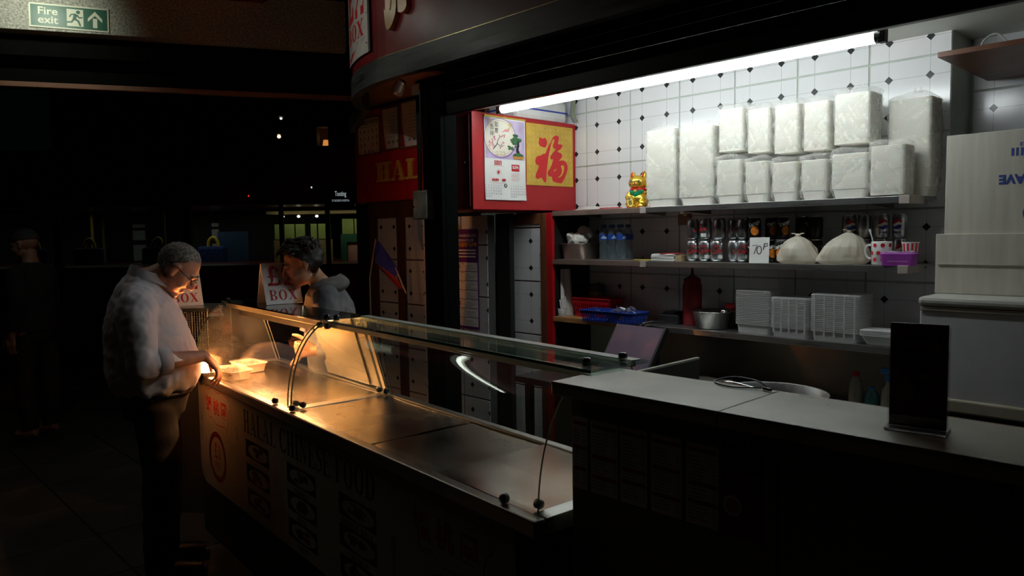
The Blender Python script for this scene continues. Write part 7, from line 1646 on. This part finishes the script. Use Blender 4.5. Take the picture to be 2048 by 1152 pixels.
# blue advert panel and the lit cafe beyond with green striped wall, parented to the bus
MB().box(1.98, 2.42, 1.6, 1.63, 1.3, 1.72).build('blue_panel', M('blue_panel', (0.02, 0.06, 0.12), 0.5), bus)
GRW = M('green_painted_wall', (0.16, 0.24, 0.05), 0.7); OLI = M('olive_board', (0.18, 0.15, 0.05), 0.7); GRD = M('green_door_paint', (0.01, 0.08, 0.04), 0.5); PNKW = M('pinkish_board', (0.36, 0.2, 0.14), 0.7)
ca = bus
for i, (x0, x1) in enumerate(((3.02, 3.28), (3.30, 3.42), (3.50, 3.58), (3.60, 3.76))): MB().box(x0, x1, 0.9, 0.93, 1.60, 1.80).build('green_board', GRW, ca)
MB().box(3.0, 3.78, 0.91, 0.94, 0.4, 1.595).build('olive_panel', OLI, ca)
for x0, x1 in ((3.92, 4.07), (4.085, 4.26), (4.28, 4.46)): MB().box(x0, x1, 0.9, 0.93, 1.66, 1.86).build('green_board', GRW, ca)
MB().box(4.48, 4.65, 0.9, 0.93, 1.66, 1.86).build('pink_board', PNKW, ca)
MB().box(3.9, 4.68, 0.88, 0.93, 1.55, 1.655).build('cafe_door_head', GRD, ca)
for x in (3.9, 4.58): MB().box(x, x + 0.08, 0.88, 0.93, 0.2, 1.5495).build('cafe_door_jamb', GRD, ca)
MB().box(3.985, 4.575, 0.91, 0.93, 0.2, 1.5495).build('cafe_door_panel', PNKW, ca)
for x in (3.15, 3.36, 3.6): MB().ell((x, 0.85, 1.90), (0.022, 0.022, 0.016), 10, 8).build('downlight', glow('cafe_downlight', (1.0, 0.95, 0.85), 3.0), ca)
MB().box(2.95, 4.72, 0.8, 1.6, 1.93, 1.97).build('cafe_ceiling', OLI, ca)
lamp('cafe_light', 'AREA', tuple(FX @ Vector((3.8, 0.62, 1.91))), 1.1, (1.0, 0.9, 0.7), tuple(FX @ Vector((3.8, 0.95, 1.5))), 1.6, 0.1)
# bus destination blind
bd_ = thing('destination_blind', 'bus destination blind reading Tooting beside the red board', 'sign'); bd_.matrix_world = FX @ Matrix.Translation((4.13, -0.06, 2.09)) @ Matrix.Rotation(R_(90), 4, 'X')
MB().box(-0.18, 0.16, -0.12, 0.14, -0.02, 0.0, 0.004).build('blind_box', M('blind_navy', (0.004, 0.006, 0.02), 0.4), bd_)
q = MB(); put_text(q, 'Tooting', 0.0, 0.045, 0.082, 0.002, 0.0008, sx=0.52); put_text(q, "ST GEORGE'S HOSPITAL", 0.0, -0.035, 0.034, 0.002, 0.0, sx=0.58); q.build('lettering', glow('blind_glow', (0.75, 0.85, 0.9), 0.36), bd_)
# passenger behind the bus glass
mb = MB(); HD = head_frame((0.02, 0, 1.52), 8); N1 = V3(0, 0, 1.36); add_head(mb, HD, N1)
sections(mb, [(0, 0, .7, .13, .18), (0, 0, 1.0, .13, .18), (0, 0, 1.25, .13, .19), (0, 0, 1.33, .09, .14), (0, 0, 1.38, .055, .06)])
for s in (-1, 1):
    mb.tube([(0, 0, 1.32), (0, s * 0.2, 1.27), (0.02, s * 0.24, 1.02), (0.24, s * 0.12, 1.16)], [0.05, 0.055, 0.043, 0.028], 12); add_hand(mb, V3(0.24, s * 0.12, 1.16), V3(0.5, -s * 0.3, 0.7), V3(-0.6, 0, 0.5), V3(0, -s, 0.3), (40, 50, 30), 0.3)
    mb.tube([(0, s * 0.09, 0.74), (0.4, s * 0.12, 0.74), (0.42, s * 0.12, 0.42)], [0.085, 0.065, 0.05], 12)
mD = baked(mb, 0.010, 3); mD.materials.append(SK3); q1 = FX @ Vector((-1.28, 0.5, 0.12)); pg_ = obj('person', mD, None, q1, (0, 0, R_(226)), 'bus passenger in a brown top holding something up', 'person')
jk = MB(); sections(jk, [(0, 0, .72, .15, .2), (0, 0, 1.0, .15, .2), (0, 0, 1.22, .15, .215), (0, 0, 1.32, .11, .165), (0, 0, 1.37, .07, .08)])
for s in (-1, 1): jk.tube([(0, 0, 1.31), (0, s * 0.2, 1.27), (0.02, s * 0.24, 1.02), (0.18, s * 0.155, 1.12)], [0.065, 0.072, 0.06, 0.045], 14)
jm = baked(jk, 0.014, 3); jm.materials.append(M('brown_top', (0.22, 0.16, 0.08), 0.9, var=0.3)); obj('top', jm, pg_)
hair_cap(HD, 0.01, keepB, lambda p: 0.003 * mnoise.noise(p * 40), HRM, pg_)
# flag hanging beside the server
fl_ = thing('small_flag', 'small blue and red flag with a pale fringe behind the server', 'flag', (-4.44, 3.02, 1.30))
MB().lathe([(0.12, -1.3), (0.12, -1.285), (0.02, -1.275)], 20, (-0.13, -0.06, 0)).build('floor_base', BLACK, fl_)
MB().tube([(-0.10, -0.02, 0.30), (-0.13, -0.06, 0.02), (-0.13, -0.06, -1.28)], 0.006, 8).build('staff', M('flag_staff', (0.25, 0.25, 0.22), 0.5), fl_)
rr = Vector((0.69, 0.72, 0)) 
def flg(u, v, off=0.0): p = rr * (-0.085 + 0.19 * v * 0.9 + 0.06 * u) ; return (p.x + 0.012 * math.sin(u * 9), p.y + 0.012 * math.cos(u * 7), 0.29 - 0.30 * v - 0.05 * u * (1 - v) + 0.0 + off)
def quad2(mb, a, b, c, d, n=8): mb.grid(lambda u, v: tuple((Vector(a) * (1 - u) + Vector(b) * u) * (1 - v) + (Vector(d) * (1 - u) + Vector(c) * u) * v + Vector((0.006 * math.sin(u * 8 + v * 5), -0.006 * math.sin(u * 8 + v * 5), 0))), n, n)
def fpt(px, pz): p = rr * px; return (p.x, p.y, pz)
m = MB(); quad2(m, fpt(-0.07, 0.28), fpt(-0.045, 0.285), fpt(0.09, 0.07), fpt(-0.085, 0.14)); m2 = MB(); quad2(m2, fpt(-0.07, 0.28), fpt(-0.03, 0.285), fpt(0.095, 0.08), fpt(0.06, 0.04)); m.add([fpt(-0.085, 0.14), fpt(0.09, 0.07), fpt(0.06, 0.03)], [(0, 1, 2)], False)
m.build('blue_cloth', M('flag_blue', (0.01, 0.02, 0.30), 0.8), fl_)
m = MB(); quad2(m, fpt(-0.09, 0.14), fpt(-0.085, 0.135), fpt(0.115, -0.055), fpt(0.085, -0.055)); m.add([fpt(-0.09, 0.14), fpt(0.06, 0.03), fpt(0.115, -0.055), fpt(0.08, -0.055)], [(0, 1, 2, 3)], False); m.build('red_cloth', M('flag_red', (0.28, 0.01, 0.01), 0.8), fl_)
m = MB()
for i in range(10): k = i / 9; m.tube([fpt(0.06 + 0.045 * k, 0.10 - 0.13 * k), fpt(0.085 + 0.05 * k, 0.04 - 0.13 * k)], 0.004, 5)
m.build('fringe', M('fringe_cream', (0.5, 0.42, 0.28), 0.8), fl_)
# distant lights across the road
sl1 = thing('street_lamp', 'bright white point of a street lamp in the dark', 'street lamp', (-13.698, 6.956, 3.939)); MB().ell((0, 0, 0), (0.025, 0.025, 0.02), 10, 8).build('lens', glow('lamp_white', (1, 0.95, 0.8), 3.0), sl1); MB().tube([(0.0, 0, 0.05), (0.3, 0.3, 0.02), (0.35, 0.35, -3.939)], 0.04, 8).build('post', BLACK, sl1); MB().box(-0.1, 0.1, -0.1, 0.1, 0.025, 0.06, 0.01).build('hood', BLACK, sl1)
sl2 = thing('wall_lantern', 'small warm wall lantern glowing below the street lamp', 'lantern', (-13.71, 6.906, 3.59)); MB().ell((0, 0, 0), (0.035, 0.035, 0.035), 10, 8).build('globe', glow('lantern_glow', (1.0, 0.55, 0.25), 4.0), sl2); MB().box(-0.06, 0.06, -0.06, 0.06, 0.037, 0.075, 0.01).build('cover', BLACK, sl2)
MB().box(-0.05, 0.05, 0.06, 0.3, 0.045, 0.07).build('wall_arm', BLACK, sl2)
hs = thing('dark_house', 'dark house front with one lamplit window beyond the bus', 'house'); hs.matrix_world = Matrix.Translation((-14.93, 8.55, 0)) @ Matrix.Rotation(R_(46.2), 4, 'Z')
HSM = M('house_brick_dark', (0.03, 0.028, 0.026), 0.9, var=0.2)
for x0, x1, z0, z1 in ((-6, -0.13, 0, 8), (0.14, 6, 0, 8), (-0.13, 0.14, 0, 3.50), (-0.13, 0.14, 4.06, 8)): MB().box(x0, x1, 0, 0.25, z0, z1).build('wall', HSM, hs)
w_ = MB().box(-0.16, 0.17, -0.03, -0.001, 3.46, 3.50).build('sill', HSM, hs)
MB().box(0.10, 0.125, 0.1, 0.14, 3.505, 4.055).build('window_frame', M('frame_ochre', (0.35, 0.22, 0.06), 0.6), hs)
MB().box(-1.2, 1.2, 1.2, 1.25, 2.5, 5.0).build('room_wall', M('room_wall_umber', (0.22, 0.12, 0.05), 0.8), hs)
sh2 = MB(); sh2.lathe([(0.075, 0), (0.055, 0.13)], 16, (-0.05, 0.5, 3.70), caps=False); sh2.build('lamp_shade', glow('shade_glow', (1.0, 0.36, 0.08), 0.6), hs)
MB().lathe([(0.05, 0), (0.07, 0.06), (0.03, 0.13)], 14, (-0.05, 0.5, 3.56)).build('lamp_base', M('lamp_base_ceramic', (0.5, 0.3, 0.15), 0.4), hs); MB().box(-0.4, 0.5, 0.35, 0.65, 3.50, 3.555).build('side_table', BROWN, hs)
lamp('house_lamp_bulb', 'POINT', tuple(hs.matrix_world @ Vector((-0.05, 0.5, 3.87))), 0.6, (1.0, 0.5, 0.2), size=0.03)
for nm, lb, p, c, s_, r in (('red_signal_lamp', 'tiny red lamp on the bus roof line', FX @ Vector((3.02, -0.03, 2.13)), (1, 0.03, 0.01), 1.0, 0.011), ('white_marker_lamp', 'tiny white lamp left of the destination blind', FX @ Vector((3.78, -0.03, 2.22)), (0.9, 0.95, 1), 0.7, 0.012), ('amber_marker_lamp', 'small amber marker lamp low on the bus side', FX @ Vector((0.15, -0.03, 0.52)), (1.0, 0.42, 0.03), 4.0, 0.02)):
    t = thing(nm, lb, 'lamp', p); MB().ell((0, 0, 0), (r, r, r), 10, 8).build('lens', glow(nm + '_glow', c, s_), t); MB().box(-r, r, 0.0, 0.02, -r * 1.5, r * 1.5).build('housing', BLACK, t)
mr = MB().tube([(4.62, -0.3, 1.45), (4.63, -0.3, 1.85)], 0.012, 8).build('mirror_arm', STEELD, bus); MB().box(4.60, 4.64, -0.32, -0.28, 1.35, 1.60, 0.006).build('red_marker', REDB, mr)
MB().tube([(4.62, -0.3, 1.36), (4.34, 0.01, 1.36)], 0.01, 6).build('mirror_bracket', STEELD, mr)
